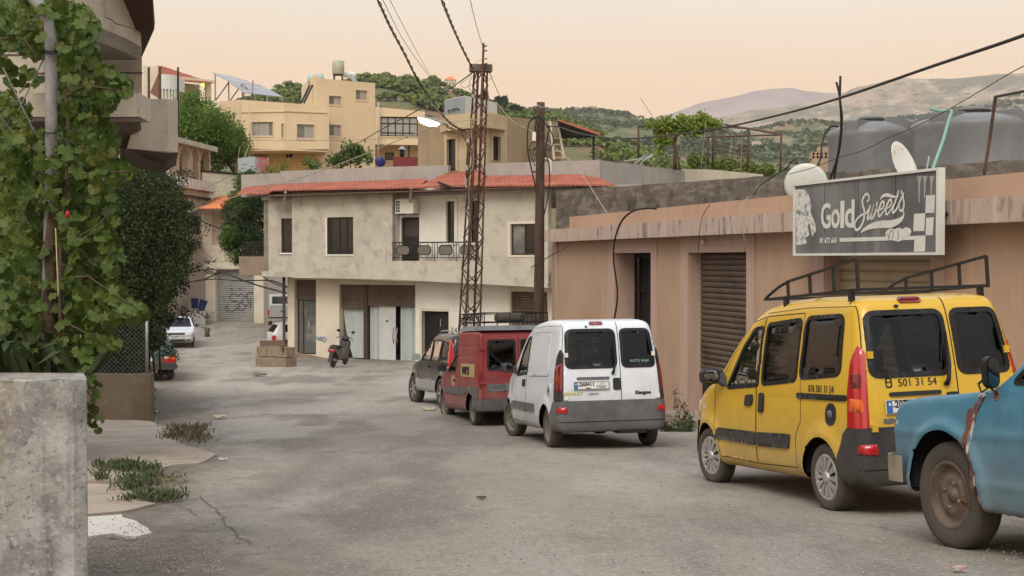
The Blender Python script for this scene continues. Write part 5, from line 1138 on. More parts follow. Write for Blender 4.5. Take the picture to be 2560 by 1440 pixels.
for sg in (1,-1):
 for o_ in (o1,o2,o3): glazed(B,'side',o_,sg,su,M.glass,M.gasket,.018)
 for x in (.91,.2,1.75): seam(B,'door_gap','side',[(x,.38),(x,1.02)],sg,M.gasket,su,.008)
 patch(B,'tail_light','corner',rounded([(.42,.92),(1.0,.95),(1.1,1.2),(1.15,1.52),(.55,1.52),(.42,1.3)],.05),sg,.012,M.redl,su,.02,res=.06)
 patch(B,'indicator','corner',rounded([(.42,.84),(1.05,.87),(1.15,.95),(.42,.93)],.03),sg,.013,M.orangel,su,.02,res=.06)
 patch(B,'door_handle','side',rrect(1.0,1.16,.88,.93,.02),sg,.014,M.trim,su,.02)
 mb = MB(); p_ = B.top([(x,sg * .50) for x in (-.35,.2,.8,1.15)]); mb.tube([tuple(p_[0]),tuple(p_[0] + [.1,0,.06]),tuple(p_[1] + [0,0,.065]),tuple(p_[2] + [0,0,.06]),tuple(p_[3])],.018,6); mb.build('roof_rail',M.silver,su,local=True)
 q = B.side([(1.72,1.04)],sg)[0]; mb = MB(); mb.slab(rrect(-.10,.10,-.07,.08,.05),[],lambda a,b,d: Vector((q[0] + d,q[1] + sg * .13 + a,q[2] + .08 + b)),.06,-.02); mb.build('wing_mirror',M.silver,su,local=True)
 for x in (0,2.42): wheel(su,x,sg * .70,.345,.20,'alloy5',.1 if x else 0,sg,.21); wheel_well(su,x,sg,.34,.44,.72)
glazed(B,'rear',orr,-1,su,M.glassd,M.gasket,.02); glazed(B,'front',owin,1,su,M.glass,M.gasket,.02,'windscreen')
mb = MB(); mb.box((1.1,0,.5),(3.2,1.3,.06)); mb.box((2.0,0,.85),(.4,1.2,.2)); mb.build('cabin_floor',M.inside,su,local=True); seats(su,(1.25,.4),.55,.33,.55)
# blue pickup entering from the right; origin on the front axle, x forward
BPR = [(.60,.42),(.705,.50),(.715,.82),(.64,.935),(.40,.975),(-.45,1.01),(-.62,1.06),(-1.16,1.50),(-1.32,1.55),(-2.1,1.56),(-2.28,1.5),(-2.36,1.02),(-3.7,1.0),(-3.72,.32),(-1,.24),(.35,.30)]
def BW(x,z):
 w_ = .80 - .035 * np.clip((z - .70) / .28,0,1) ** 2 - .16 * np.clip((z - 1.0) / .5,0,1) - .05 * np.clip((.45 - z) / .22,0,1) ** 2 - .06 * np.clip((x - .2) / .5,0,1) ** 2
 d = np.sqrt((x + .02) ** 2 + (z - .36) ** 2); w_ = w_ + .032 * np.exp(-((d - .43) / .045) ** 2) + .008 * np.exp(-((z - .74) / .03) ** 2) + .006 * np.exp(-((z - .44) / .03) ** 2)
 return w_
hB = R(13); f_ = at(2406,1368,8.3); r_ = Vector((f_.x + 2.7 * math.sin(hB),f_.y - 2.7 * math.cos(hB),g(0,f_.y - 2.62)))
a_,m3 = put(r_,f_)
bp = T('pickup_truck','battered light blue pickup truck with rusty door edge and dusty steel wheel','pickup truck',f_ - m3 @ Vector((0,.68,0)),None,m3.to_euler())
B = Body(BPR,BW,.05,((-3.4,.6),(.3,.6)),2); B.mid = -1.5; B.cx,B.cy = -3.5,.5; B.fx,B.fy = .3,.45
dB = [(-.31,.50),(-.33,.80),(-.42,.90),(-.50,1.03),(-1.20,1.53),(-1.85,1.52),(-1.85,.26),(-.46,.26),(-.39,.36)]
wB = rounded([(-.74,1.06),(-1.78,1.06),(-1.76,1.47),(-1.24,1.47)],.05); wsB = rounded([(.62,1.10),(-.62,1.10),(-.54,1.49),(.54,1.49)],.05)
P_,N_,Fc_,lab_ = B.shell(.03,{'door': ('side',dB)},[('side',wB),('front',wsB)],[(-.02,.36),(-2.7,.36)],.405)
for l in sorted({x for x in lab_ if x}): meshpart(l.split('#')[0],P_,N_,Fc_[lab_ == l],M.blue,bp,0)
for sg in (1,-1):
 glazed(B,'side',wB,sg,bp,M.glass,M.gasket,.02); seam(B,'door_gap','side',dB,sg,M.gasket,bp,.012,.002,True)
 wheel(bp,0,sg * .68,.350,.19,'steel',.03,sg,.215,M.dusty); wheel(bp,-2.7,sg * .68,.35,.19,'steel',0,sg,.215); wheel_well(bp,0,sg,.36,.45,.74); wheel_well(bp,-2.7,sg,.36,.45,.74)
 patch(B,'headlight','front',rrect(min(sg * .42,sg * .66),max(sg * .42,sg * .66),.66,.84,.04),1,.012,M.clearl,bp,.02)
glazed(B,'front',wsB,1,bp,M.glass,M.gasket,.02,'windscreen')
patch(B,'grille','front',rrect(-.38,.38,.64,.84,.02),1,.008,M.trim,bp,.02)
# rust patches along the door edge and sill
rn = random.Random(5)
def blob(cx_,cz_,rx,rz,n=14,sg=1,m=None):
 o_ = [(cx_ + rx * math.cos(a) * (.6 + .7 * rn.random()),cz_ + rz * math.sin(a) * (.7 + .5 * rn.random())) for a in np.linspace(0,2 * math.pi,n,endpoint=False)]
 return patch(B,'rust_patch','side',o_,sg,.0035,m or M.rustp,bp,.006,res=.03)
for a in ((-.335,.82,.035,.09),(-.39,.88,.025,.06),(-.32,.70,.02,.11),(-.345,.46,.022,.09),(-.365,.52,.014,.05),(-.43,.96,.022,.03),(-.40,.33,.03,.035),(-.46,.275,.05,.018),(-.66,.262,.07,.010),(-.335,.58,.012,.06),(-.60,.985,.03,.035),(-.20,.30,.05,.02)): blob(*a)
M.bare = mk('bare_primer',(.42,.40,.37),.6,[((.3,.17,.11),12,.5,.65)],co='obj')
for a in ((-.365,.76,.010,.05),(-.350,.66,.012,.04),(-.375,.46,.010,.04),(-.38,.83,.008,.05),(.62,.80,.02,.02),(-.44,.99,.05,.012)): blob(*a,m=M.bare)
mb = MB(); mb.slab([(-.62,1.0),(.62,1.0),(.64,.98),(-.64,.98)],[],lambda a,b,d: Vector((-.50 + d,a,b + .01)),0,.04); mb.build('cowl_vent',M.blue,bp,local=True)
q = [(.46,.85,.52),(.62,.84,.52),(.78,.74,.52),(.86,.4,.52),(.86,-.4,.52),(.78,-.74,.52),(.62,-.84,.52)]
mb = MB(); n = len(q); mb.add([Vector(v) + Vector((0,0,z)) for z in (.06,-.12) for v in q] + [Vector(v) * 1 + Vector((-.05,0,z)) for z in (.06,-.12) for v in q],[(i,i + 1,n + i + 1,n + i) for i in range(n - 1)] + [(2 * n + i,2 * n + i + 1,3 * n + i + 1,3 * n + i) for i in range(n - 1)] + [(i,i + 1,2 * n + i + 1,2 * n + i) for i in range(n - 1)] + [(n + i,n + i + 1,3 * n + i + 1,3 * n + i) for i in range(n - 1)] + [(0,n,3 * n,2 * n)])
mb.build('bumper',mk('dented_bumper',(.33,.28,.22),.5,[((.2,.15,.11),4,.45,.65)],metal=.3,co='obj'),bp,local=True)
q = B.side([(-.63,1.04)],1)[0]
mb = MB(); mb.tube([q + np.array([.02,0,-.06]),q + np.array([.05,.05,.0]),q + np.array([.08,.09,-.03]),q + np.array([.09,.10,.02]),q + np.array([.04,.04,.09])],.009,6); ma_ = mb.build('mirror_arm',M.darkmetal,bp,local=True)
ol = rrect(-.055,.055,-.098,.098,.05); mb = MB(); mb.slab(ol,[],lambda a,b,d: Vector((q[0] + .04 + d - a * .3,q[1] + .035 + a,q[2] + .09 + b)),.045,-.012); mr = mb.build('wing_mirror',M.gasket,bp,local=True)
mb = MB(); mb.slab(inset(ol,.008),[],lambda a,b,d: Vector((q[0] + .025 + d - a * .3,q[1] + .035 + a,q[2] + .09 + b)),.0,-.004); mb.build('mirror_glass',bpy.data.materials['mirror_glass'],mr,local=True)
mb = MB(); mb.box((-1.4,0,.42),(2.0,1.3,.06)); mb.box((-.8,0,.9),(.35,1.25,.2)); mb.box((.1,0,.5),(.8,.8,.5)); mb.build('cabin_floor',M.inside,bp,local=True,kind='stuff'); seats(bp,(-1.5,),.55,.35,.5,False)
# green saloon, tail towards the camera
GPR = [(-1.05,.38),(-1.12,.5),(-1.13,.86),(-1.08,.95),(-.5,.99),(-.32,1.02),(.25,1.36),(.5,1.42),(1.3,1.42),(1.5,1.38),(2.05,1.02),(2.25,.98),(3.4,.9),(3.55,.8),(3.58,.45),(3.4,.3),(-.6,.3)]
def GW(x,z): return .855 - .02 * np.clip((z - .7) / .3,0,1) - .2 * np.clip((z - .97) / .45,0,1) - .04 * np.clip((.45 - z) / .2,0,1) ** 2 - .06 * np.clip((x - 2.8) / .8,0,1) ** 2
c_ = at(441,900,40.0); h_ = R(17.5); hd,lf = Vector((-math.sin(h_),math.cos(h_),0)),Vector((-math.cos(h_),-math.sin(h_),0)); r_ = c_ + hd * 1.13 + lf * .155; r_.z = g(0,r_.y); f_ = r_ + Vector((-math.sin(h_),math.cos(h_),0)) * 2.65; f_.z = g(0,f_.y)
gc = place('green_saloon','dark green saloon parked beside the hedge, its tail sticking out','car',r_,f_,.70,0,side=-1)
B = Body(GPR,GW,.07,((-.6,.7),(3.,.65))); B.mid = 1.
oR = rounded([(.62,1.05),(-.62,1.05),(-.52,1.35),(.52,1.35)],.05); oS = rounded([(2.0,1.0),(.0,1.0),(.42,1.34),(1.5,1.33)],.06)
car(gc,B,M.grn,.06,{},[('rear',oR),('side',oS)],[(0,.30),(2.65,.30)],.36)
glazed(B,'rear',oR,-1,gc,M.glassd,M.gasket,.03)
for sg in (1,-1):
 glazed(B,'side',oS,sg,gc,M.glassd,M.gasket,.03)
 x0,x1 = sorted((sg * .46,sg * .82)); tl = patch(B,'tail_light','rear',rrect(x0,x1,.60,.80,.02),-1,.012,M.redl,gc,.02)
 x0,x1 = sorted((sg * .66,sg * .82)); patch(B,'indicator','rear',rrect(x0,x1,.70,.80,.02),-1,.016,M.orangel,tl,.01)
 x0,x1 = sorted((sg * .5,sg * .62)); patch(B,'reversing_lamp','rear',rrect(x0,x1,.72,.79,.01),-1,.016,M.clearl,tl,.01)
 for x in (0,2.65): wheel(gc,x,sg * .73,.30,.17,'steel',0,sg); wheel_well(gc,x,sg,.30,.40,.78)
plate_at(gc,rearmat(B,.12,.70,.012),'140253','LIBAN'); seam(B,'boot_gap','rear',[(.80,.84),(-.80,.84)],-1,M.gasket,gc,.012)
mb = MB(); mb.slab(rounded([(-.86,0),(.86,0),(.9,.10),(.86,.17),(-.86,.17),(-.9,.10)],.04),[],lambda a,b,d: Vector((-1.13 + d,a,.38 + b)),-.11,.06); mb.build('bumper',M.trim,gc,local=True)
mb = MB(); mb.box((-.75,-.45,.30),(.5,.3,.16)); mb.build('silencer',M.inside,gc,local=True)
for s_ in (-1,1): mb = MB(); mb.box((-.42,s_ * .70,.22),(.01,.24,.24)); mb.build('mud_flap',M.trim,gc,local=True)
# white hatchbacks
HPR = [(-.55,.3),(-.62,.45),(-.62,.85),(-.55,.98),(-.28,1.34),(-.1,1.40),(1.0,1.42),(1.25,1.37),(1.95,.97),(2.15,.92),(2.85,.82),(3.0,.70),(3.04,.45),(2.95,.25),(1.2,.24)]
def HW(x,z): return .82 - .18 * np.clip((z - .88) / .5,0,1) ** 1.1 - .04 * np.clip((.4 - z) / .2,0,1) ** 2 - .14 * np.clip((x - 2.2) / .85,0,1) ** 2 - .08 * np.clip((-.1 - x) / .5,0,1) ** 2
def hatch(name,label,r,f,plate,paint=None,track=.70):
 c = place(name,label,'car',r,f,track,0)
 B = Body(HPR,HW,.10,((-.1,.8),(2.3,.6))); B.cx,B.cy = -.3,.5; B.fx,B.fy = 2.35,.3
 oS1 = rounded([(1.86,.98),(1.0,.98),(.98,1.32),(1.25,1.31)],.04); oS2 = rounded([(.94,.98),(-.10,1.0),(.0,1.30),(.92,1.33)],.05); oR = rounded([(.6,1.0),(-.6,1.0),(-.5,1.3),(.5,1.3)],.05); oW = rounded([(.66,.99),(-.66,.99),(-.54,1.345),(.54,1.345)],.05)
 car(c,B,paint or M.wht,.055,{},[('side',oS1),('side',oS2),('rear',oR),('front',oW)],[(0,.29),(2.45,.29)],.345)
 for sg in (1,-1):
  for o_ in (oS1,oS2): glazed(B,'side',o_,sg,c,M.glassd,M.gasket,.02)
  hl = patch(B,'headlight','front',rounded([(sg * .36,.63),(sg * .68,.645),(sg * .70,.75),(sg * .38,.755)],.03),1,.012,M.clearl,c,.02)
  patch(B,'fog_lamp','front',rrect(*sorted((sg * .42,sg * .62)),.36,.43,.02),1,.010,M.trim,c,.02)
  patch(B,'tail_light','corner',rounded([(.3,.62),(1.0,.64),(1.0,.86),(.3,.86)],.04),sg,.012,M.redl,c,.02,res=.06)
  q = B.side([(1.84,.98)],sg)[0]; mb = MB(); mb.slab(rrect(-.09,.09,-.05,.06,.04),[],lambda a,b,d: Vector((q[0] + d,q[1] + sg * .12 + a,q[2] + .05 + b)),.06,-.02); mb.build('wing_mirror',M.trim,c,local=True)
  for x in (0,2.45): wheel(c,x,sg * .70,.285,.16,'steel',0,sg); wheel_well(c,x,sg,.29,.38,.74)
 glazed(B,'rear',oR,-1,c,M.glassd,M.gasket,.02); glazed(B,'front',oW,1,c,M.glassd,M.gasket,.02,'windscreen')
 gr_ = patch(B,'grille','front',rounded([(-.34,.645),(.34,.645),(.36,.75),(-.36,.75)],.02),1,.010,M.trim,c,.02)
 patch(B,'lower_grille','front',rrect(-.38,.38,.33,.43,.02),1,.008,M.trim,c,.02)
 seam(B,'bumper_strip','front',[(-.72,.595),(.72,.595)],1,M.trim,c,.02,.006); seam(B,'bonnet_gap','front',[(-.7,.775),(.7,.775)],1,M.gasket,c,.01)
 P = B.front([(0,.52)])[0]; plate_at(c,lmat(P + np.array([.02,0,0]),(0,1,0),(1,0,0)),plate,None)
 mb = MB(); mb.box((1.1,0,.45),(3.0,1.3,.06)); mb.box((2.0,0,.8),(.35,1.2,.2)); mb.build('cabin_floor',M.inside,c,local=True); seats(c,(1.3,.4),.5,.33,.5)
 return c
f_ = at(481,868,63.2); f_.z = g(0,f_.y); h_ = R(14); r_ = f_ + Vector((-math.sin(h_),math.cos(h_),0)) * 2.45; r_.z = g(0,r_.y)
hatch('white_hatchback','white hatchback facing the camera half behind the shrub',r_,f_,'140434')
r_ = at(700,850,60.6); r_ = Vector((r_.x,r_.y,g(0,60.6))); f_ = r_ + Vector((2.4,1.0,.12))
hatch('parked_hatchback','white hatchback mostly hidden behind the corner of the grey house',r_,f_,None)
# silver pickup behind it
pk = T('silver_pickup','silver pickup truck with its tailgate showing past the grey house corner','pickup truck',at(708,800,68.5),None,(0,0,R(100))); pk.location.z = g(0,68.5) + .62
mb = MB(); mb.slab(rrect(-.74,.74,0,.5,.04),[],lambda a,b,d: Vector((d,a,.45 + b)),0,.06); tg = mb.build('tailgate',M.silver,pk,local=True)
mb = MB(); mb.slab(rrect(-.13,.13,0,.06,.02),[],lambda a,b,d: Vector((d,a,.74 + b)),-.012,.01); mb.build('handle',M.trim,tg,local=True)
for s_ in (1,-1):
 mb = MB(); mb.hexa([(.06,s_ * .68,.45),(2.0,s_ * .68,.45),(2.0,s_ * .80,.45),(.02,s_ * .80,.45)],[(.06,s_ * .70,.95),(2.0,s_ * .70,.97),(2.0,s_ * .79,.97),(.02,s_ * .79,.95)]); mb.build('bed_side',M.silver,pk,local=True)
 mb = MB(); mb.slab(rrect(s_ * .77 - .045,s_ * .77 + .045,.55,.82,.02),[],lambda a,b,d: Vector((d,a,b)),-.02,.03); mb.build('tail_light',M.redl,pk,local=True)
 for x in (.9,3.6): wheel(pk,x,s_ * .70,.34,.2,'steel',0,s_)
mb = MB(); mb.slab(rrect(-.8,.8,.25,.38,.04),[],lambda a,b,d: Vector((d,a,b)),-.12,.0); mb.build('bumper',M.alloy,pk,local=True)
mb = MB(); mb.box((2.2,0,.42),(4.3,1.4,.1)); mb.build('chassis',M.inside,pk,local=True)
mb = MB(); mb.slab([(2.0,.45),(4.9,.45),(4.9,.95),(3.9,1.02),(3.3,1.6),(2.2,1.62),(2.02,1.0)],[],lambda a,b,d: Vector((a,d,b)),-.76,.76); mb.build('cab',M.silver,pk,local=True)
mb = MB(); mb.slab(rrect(-.6,.6,1.1,1.5,.05),[],lambda a,b,d: Vector((2.04 + (b - 1.0) * .26 + d,a,b)),-.03,.0); mb.build('rear_window',M.blackgl,pk,local=True)
# scooter in front of the shop
scl = at(832,912,47); scl.z = g(0,47)
so_ = T('scooter','black scooter with red tail lamp leaning on its stand before the curtained shopfront','scooter',scl,None,(R(7),0,R(76)))
def tor(x,z,r_,w_): m_ = MB(); m_.lathe([(r_ * .62,-w_ * .4),(r_ * .8,-w_ * .5),(r_ * .95,-w_ * .35),(r_,0),(r_ * .95,w_ * .35),(r_ * .8,w_ * .5),(r_ * .62,w_ * .4),(.02,w_ * .3)],24,(x,0,z),'Y',caps=True); return m_.build('wheel',M.rubber,so_,local=True,normals=False)
tor(0,.22,.22,.11); tor(1.2,.22,.22,.10)
def shapeY(name,pl_,hw,m,par=None): m_ = MB(); m_.slab(rounded(pl_,.05),[],lambda a,b,d: Vector((a,d,b)),-hw,hw); return m_.build(name,m,par or so_,local=True)
bd = shapeY('body',[(-.32,.62),(-.30,.72),(.30,.70),(.42,.55),(.45,.32),(.2,.3),(.05,.45)],.15,M.blk)
shapeY('seat',[(-.25,.725),(-.22,.80),(.12,.83),(.40,.78),(.42,.70),(-.2,.70)],.13,M.gasket)
shapeY('footboard',[(.35,.34),(.85,.34),(.85,.26),(.35,.26)],.16,M.trim); shapeY('front_shield',[(.82,.30),(.92,.30),(1.06,.85),(1.02,.98),(.93,.95)],.19,M.blk); shapeY('mudguard',[(1.0,.48),(1.28,.50),(1.36,.34),(1.30,.42),(1.1,.44)],.07,M.blk)
shapeY('headset',[(.88,.95),(1.02,.97),(1.05,1.08),(.94,1.12),(.86,1.04)],.12,M.trim); shapeY('tail_light',[(-.36,.62),(-.30,.60),(-.28,.70),(-.35,.71)],.11,M.redl); shapeY('rear_mudguard',[(-.34,.60),(-.30,.60),(-.36,.22),(-.40,.22)],.06,M.trim)
mb = MB(); mb.tube([(.86,-.34,1.02),(.93,-.2,1.06),(.96,0,1.04),(.93,.2,1.06),(.86,.34,1.02)],.016,6); mb.build('handlebar',M.darkmetal,so_,local=True)
for s_ in (-1,1):
 mb = MB(); mb.tube([(.93,s_ * .2,1.06),(.96,s_ * .25,1.2),(.93,s_ * .28,1.27)],.008,5); st_ = mb.build('mirror_stem',M.darkmetal,so_,local=True)
 mb = MB(); mb.slab([(.075 * math.cos(a),.05 * math.sin(a)) for a in np.linspace(0,6.283,14,endpoint=False)],[],lambda a,b,d: Vector((.92 + d,s_ * .29 + a,1.29 + b)),-.012,.02); mb.build('mirror',bpy.data.materials['mirror_glass'] if s_ > 0 else M.trim,st_,local=True)
mb = MB(); mb.tube([(.9,0,1.0),(1.12,0,.5),(1.2,0,.24)],.03,6); mb.build('fork',M.darkmetal,so_,local=True)
mb = MB(); mb.tube([(.02,-.14,.25),(-.25,-.16,.30),(-.35,-.16,.33)],[.03,.05,.045],8); mb.build('exhaust',M.trimg,so_,local=True)
mb = MB(); mb.tube([(.4,.14,.28),(.38,.28,.0)],.012,5); mb.build('stand',M.darkmetal,so_,local=True)
# ------------------------------------------------------------------ the shop sign
SG = BR.shift(.14); su0,su1,sz0,sz1 = SG.rect(1989,449,2347,633); sz0,sz1 = .095,1.15
sgn = T('shop_sign','long grey shop sign with white script lettering and a phone number','sign',SG.w((su0 + su1) / 2,sz0,0))
M.signbg = mk('faded_grey_sign',(.095,.095,.098),.4,[((.21,.21,.21),.75,.42,.7,(1,1,.5)),((.3,.3,.29),3.5,.6,.8,(1,1,.12),.8),((.06,.06,.06),2.2,.58,.7,(1,1,.1),.7)])
M.signw = mk('sign_white',(.62,.62,.56),.5,[((.52,.52,.47),3,.5,.75)])
M.signpic = mk('printed_stone_picture',(.62,.62,.57),.5,[((.12,.12,.12),9,.56,.62),((.3,.3,.29),16,.55,.62),((.05,.05,.05),30,.62,.66)])
mb = MB(); mb.wall(SG,rect(su0,su1,sz0,sz1),[],0,.06); mb.build('panel',M.signbg,sgn)
mb = MB(); mb.slab(rect(su0 - .03,su1 + .03,sz0 - .03,sz1 + .03),[rect(su0 + .005,su1 - .02,sz0 + .005,sz1 - .005)],SG.w,.03,-.07); mb.build('frame',M.signw,sgn)
for k in range(5):
 u = su0 + (su1 - su0) * (.2,.4,.6,.8,.995)[k]; mb = MB(); mb.bar(SG.w(u,.6,-.06),SG.w(u,.5,-.62),.04); mb.build('bracket',M.darkmetal,sgn)
for x in (2062,2146,2239):
 u = SG.hit(x,500)[0]; mb = MB(); mb.wall(SG,rect(u - .004,u + .004,sz0 + .3,sz1 - .01),[],.003,.004); mb.build('panel_joint',M.darkmetal,sgn)
def spoly(name,px,m,off=.004):
 mb = MB(); mb.slab([SG.hit(*p) for p in px],[],SG.w,off,-.002); return mb.build(name,m,sgn)
Z1 = lambda x,y: (1980 + x / 6.737,430 + y / 6.737)
for q in ([(2262,395),(2412,384),(2395,688),(2248,692)],[(2060,706),(2245,694),(2230,994),(2047,998)],[(2262,770),(2390,764),(2372,1064),(2255,1066)],[(2068,1075),(2252,1070),(2240,1338),(2056,1342)],[(806,1112),(2068,1076),(2060,1142),(806,1176)]):
 spoly('white_block',[Z1(*p) for p in q],M.signw)
spoly('printed_picture',[Z1(*p) for p in [(66,300),(200,285),(250,330),(290,420),(325,520),(330,620),(318,700),(360,790),(405,910),(400,1000),(345,1090),(330,1020),(300,850),(270,900),(290,1060),(240,1130),(250,1200),(150,1225),(80,1235)]],M.signpic)
spoly('printed_picture',[Z1(*p) for p in [(1600,1140),(1580,1040),(1600,990),(1640,960),(1690,945),(1720,980),(1760,950),(1830,940),(1850,975),(1920,930),(1990,950),(2012,1010),(1990,1070),(1900,1085),(1860,1150),(1800,1175),(1700,1150)]],M.signw,.007)
scrawl(SG,[[Z1(1640,1120),Z1(1660,1020),Z1(1690,980),Z1(1715,1040),Z1(1690,1130)],[Z1(1610,1040),Z1(1640,1090),Z1(1630,1130)],[Z1(1790,980),Z1(1800,1060),Z1(1790,1140)]],.009,.012,M.signbg,'printed_line',sgn)
for x0,y1 in ((2140,520),(2232,440),(2345,410)): spoly('paint_drip',[Z1(x0 - 28,70),Z1(x0 + 55,64),Z1(x0 + 20,190),Z1(x0 + 8,y1),Z1(x0 - 6,y1),Z1(x0 - 8,190)],mk('sign_drip',(.34,.34,.33),.5) if x0 == 2140 else bpy.data.materials['sign_drip'],.003)
def ftext(body,px0,py0,px1,py1,name='lettering',bold=0.,m=M.signw,shear=0.):
 """lettering fitted to a box on the sign"""
 u0,u1 = SG.hit(px0,(py0 + py1) / 2)[0],SG.hit(px1,(py0 + py1) / 2)[0]; z1,z0 = SG.hit((px0 + px1) / 2,py0)[1],SG.hit((px0 + px1) / 2,py1)[1]
 o = text(body,1,m,sgn,Matrix.Identity(4),name,.002,bold=bold,shear=shear); n = len(o.data.vertices); c = np.empty(n * 3); o.data.vertices.foreach_get('co',c); c = c.reshape(-1,3) + np.array(ORG[sgn])
 lo,hi = c.min(0),c.max(0); t = (c - lo) / (hi - lo + 1e-9); P = [SG.w(u0 + (u1 - u0) * a,z0 + (z1 - z0) * b,.004 + .004 * d) - ORG[sgn] for a,b,d in t]
 o.data.vertices.foreach_set('co',np.array(P).ravel()); o.data.update(); return o
for ch,q in (('G',(2053.5,507.5,2077.5,572)),('o',(2079,522.5,2100.5,571)),('l',(2102,502,2111.5,570)),('d',(2113,499.5,2137,569.5))): ftext(ch,*q,bold=.02)
ftext('81 672 665',2050.5,594,2093,608,bold=.015)
Z2 = lambda p: (2100 + p[0] / 10.283,460 + p[1] / 10.283)
wv1 = lambda t: .030
def ws(a,b,c): return lambda t: a + (b - a) * math.sin(math.pi * min(1,t)) ** c
scrawl(SG,[[Z2(p) for p in [(695,455),(745,410),(755,320),(715,255),(650,285),(592,400),(590,520),(628,650),(638,780),(618,920),(555,1080),(480,1165),(420,1175),(388,1110),(398,990),(465,880),(560,800),(640,765),(700,720),(780,600)]]],.006,ws(.026,.042,1),M.signw,'lettering',sgn)
scrawl(SG,[[Z2(p) for p in q] for q in ([(795,540),(750,700),(710,880)],[(700,890),(745,890),(830,740),(885,520)],[(885,520),(835,720),(795,885)],[(790,890),(850,870),(935,680),(968,450)],[(955,560),(950,640),(985,700)])],.0065,ws(.028,.040,1),M.signw,'lettering',sgn)
scrawl(SG,[[Z2(p) for p in [(960,670),(1060,650),(1138,560),(1130,455),(1080,475),(1012,640),(1000,790),(1035,828),(1115,720),(1180,610)]]],.006,ws(.02,.036,1),M.signw,'lettering',sgn)
scrawl(SG,[[Z2(p) for p in [(1150,640),(1260,600),(1335,500),(1320,405),(1270,435),(1202,590),(1190,750),(1230,778),(1320,660),(1390,520)]]],.0065,ws(.02,.036,1),M.signw,'lettering',sgn)
scrawl(SG,[[Z2(p) for p in [(1525,165),(1450,400),(1375,620),(1365,720),(1400,728),(1480,620),(1560,440),(1650,225)]]],.007,ws(.03,.034,1),M.signw,'lettering',sgn)
scrawl(SG,[[Z2(p) for p in [(1042,410),(1090,330),(1170,285),(1280,292),(1400,328),(1530,312)]]],.0075,ws(.008,.05,1),M.signw,'lettering',sgn)
scrawl(SG,[[Z2(p) for p in [(1605,160),(1590,260)]]],.0075,.03,M.signw,'lettering',sgn)
scrawl(SG,[[Z2(p) for p in [(1655,220),(1635,350),(1660,480),(1640,640),(1590,690),(1543,650),(1545,570)]]],.0085,ws(.016,.036,1),M.signw,'lettering',sgn)
scrawl(SG,[[Z2(p) for p in [(1620,690),(1655,745),(1625,860),(1500,965),(1300,1030),(1080,1038),(850,1075),(650,1165),(550,1250)]]],.008,lambda t: .02 + .085 * max(0,math.sin(math.pi * min(1,max(0,(t - .12) / .88)))) ** 1.3,M.signw,'lettering',sgn)
# ------------------------------------------------------------------ on the tan shop's roof
def dish(name,label,px,py,Y,r,nrm,m):
 c = at(px,py,Y); n = Vector(nrm).normalized(); q = Vector((0,0,1)).rotation_difference(n).to_matrix()
 t = T(name,label,'satellite dish',c + Vector((0,0,-r)),'satellite dishes on the tan shop roof')
 mb = MB(); pr = [(.004,0),(r * .3,r * .02),(r * .6,r * .08),(r * .85,r * .165),(r,r * .23),(r * 1.015,r * .215),(r * .85,r * .14),(r * .5,r * .03),(.004,-.02)]; mb.lathe(pr,40,caps=False); mb.v = [c + q @ (Vector((v.x,v.y,v.z * .55)) - Vector((0,0,r * .11))) for v in mb.v]; mb.build('reflector',m,t,normals=False)
 b = c - n * (r * .25); mb = MB(); mb.tube([b,b + Vector((0,.05,-.05)),Vector((b.x,b.y + .05,.7))],.025,8); mb.build('mast',M.galv,t)
 mb = MB(); mb.tube([c - q @ Vector((0,r * .9,0)),c + n * r * .9 - Vector((0,0,r * .5)),c + n * r * 1.0],.014,6); mb.build('feed_arm',M.galv,t)
dish('satellite_dish','round pale satellite dish beside the shop sign',2015,461,22.6,.375,(.22,1,.30),M.dish)
dish('satellite_dish','narrow tilted satellite dish with orange rust above the shop sign',2263,415,19.6,.40,(.72,-.62,.34),M.dishr)
def tank(label,px,Y,r,pysh,pylid):
 c = at(px,HOR,Y); zs = ray(px,pysh).z * Y; zl = ray(px,pylid).z * Y; z0 = .75; c.z = z0
 t = T('water_tank',label,'water tank',c,'grey water tanks on the tan shop roof')
 h = zs - z0; pr = [(.01,0),(r * .98,0),(r,.05),(r,h * .35),(r * 1.015,h * .37),(r * 1.015,h * .40),(r,h * .42),(r,h * .93),(r * 1.01,h * .96),(r * .985,h),(r * .9,h + (zl - zs) * .22),(r * .55,h + (zl - zs) * .62),(r * .3,h + (zl - zs) * .74)]
 mb = MB(); mb.lathe(pr,56,c,caps=False); b = mb.build('tank_body',M.tank,t,normals=False)
 mb = MB(); lz = h + (zl - zs) * .70; mb.lathe([(r * .26,lz),(r * .27,lz + .06),(r * .30,lz + .065),(r * .30,lz + .11),(r * .12,lz + .16),(.01,lz + .16)],28,c,caps=False); mb.build('lid',M.tank,t)
 for k in range(4):
  a = R(38 + 90 * k + (8 if px < 2300 else 0)); d = Vector((math.cos(a),math.sin(a),0)); e = Vector((-d.y,d.x,0)); w_ = r * .17
  o_ = rounded([(r * .45,h * .98),(r * .99,h * .96),(r * .99,h + (zl - zs) * .62),(r * .92,h + (zl - zs) * .74),(r * .45,h + (zl - zs) * .74)],.06)
  mb = MB(); mb.slab(o_,[],lambda x,y,dd: c + d * x + e * dd + Vector((0,0,y)),-w_,w_); mb.build('lug',M.tank,t)
 return t
tank('smaller grey plastic water tank on the left behind the roof wall',2177,28.0,.935,331,297)
tank('large grey plastic water tank at the right with the wide lid',2430,25.6,1.20,311,277)
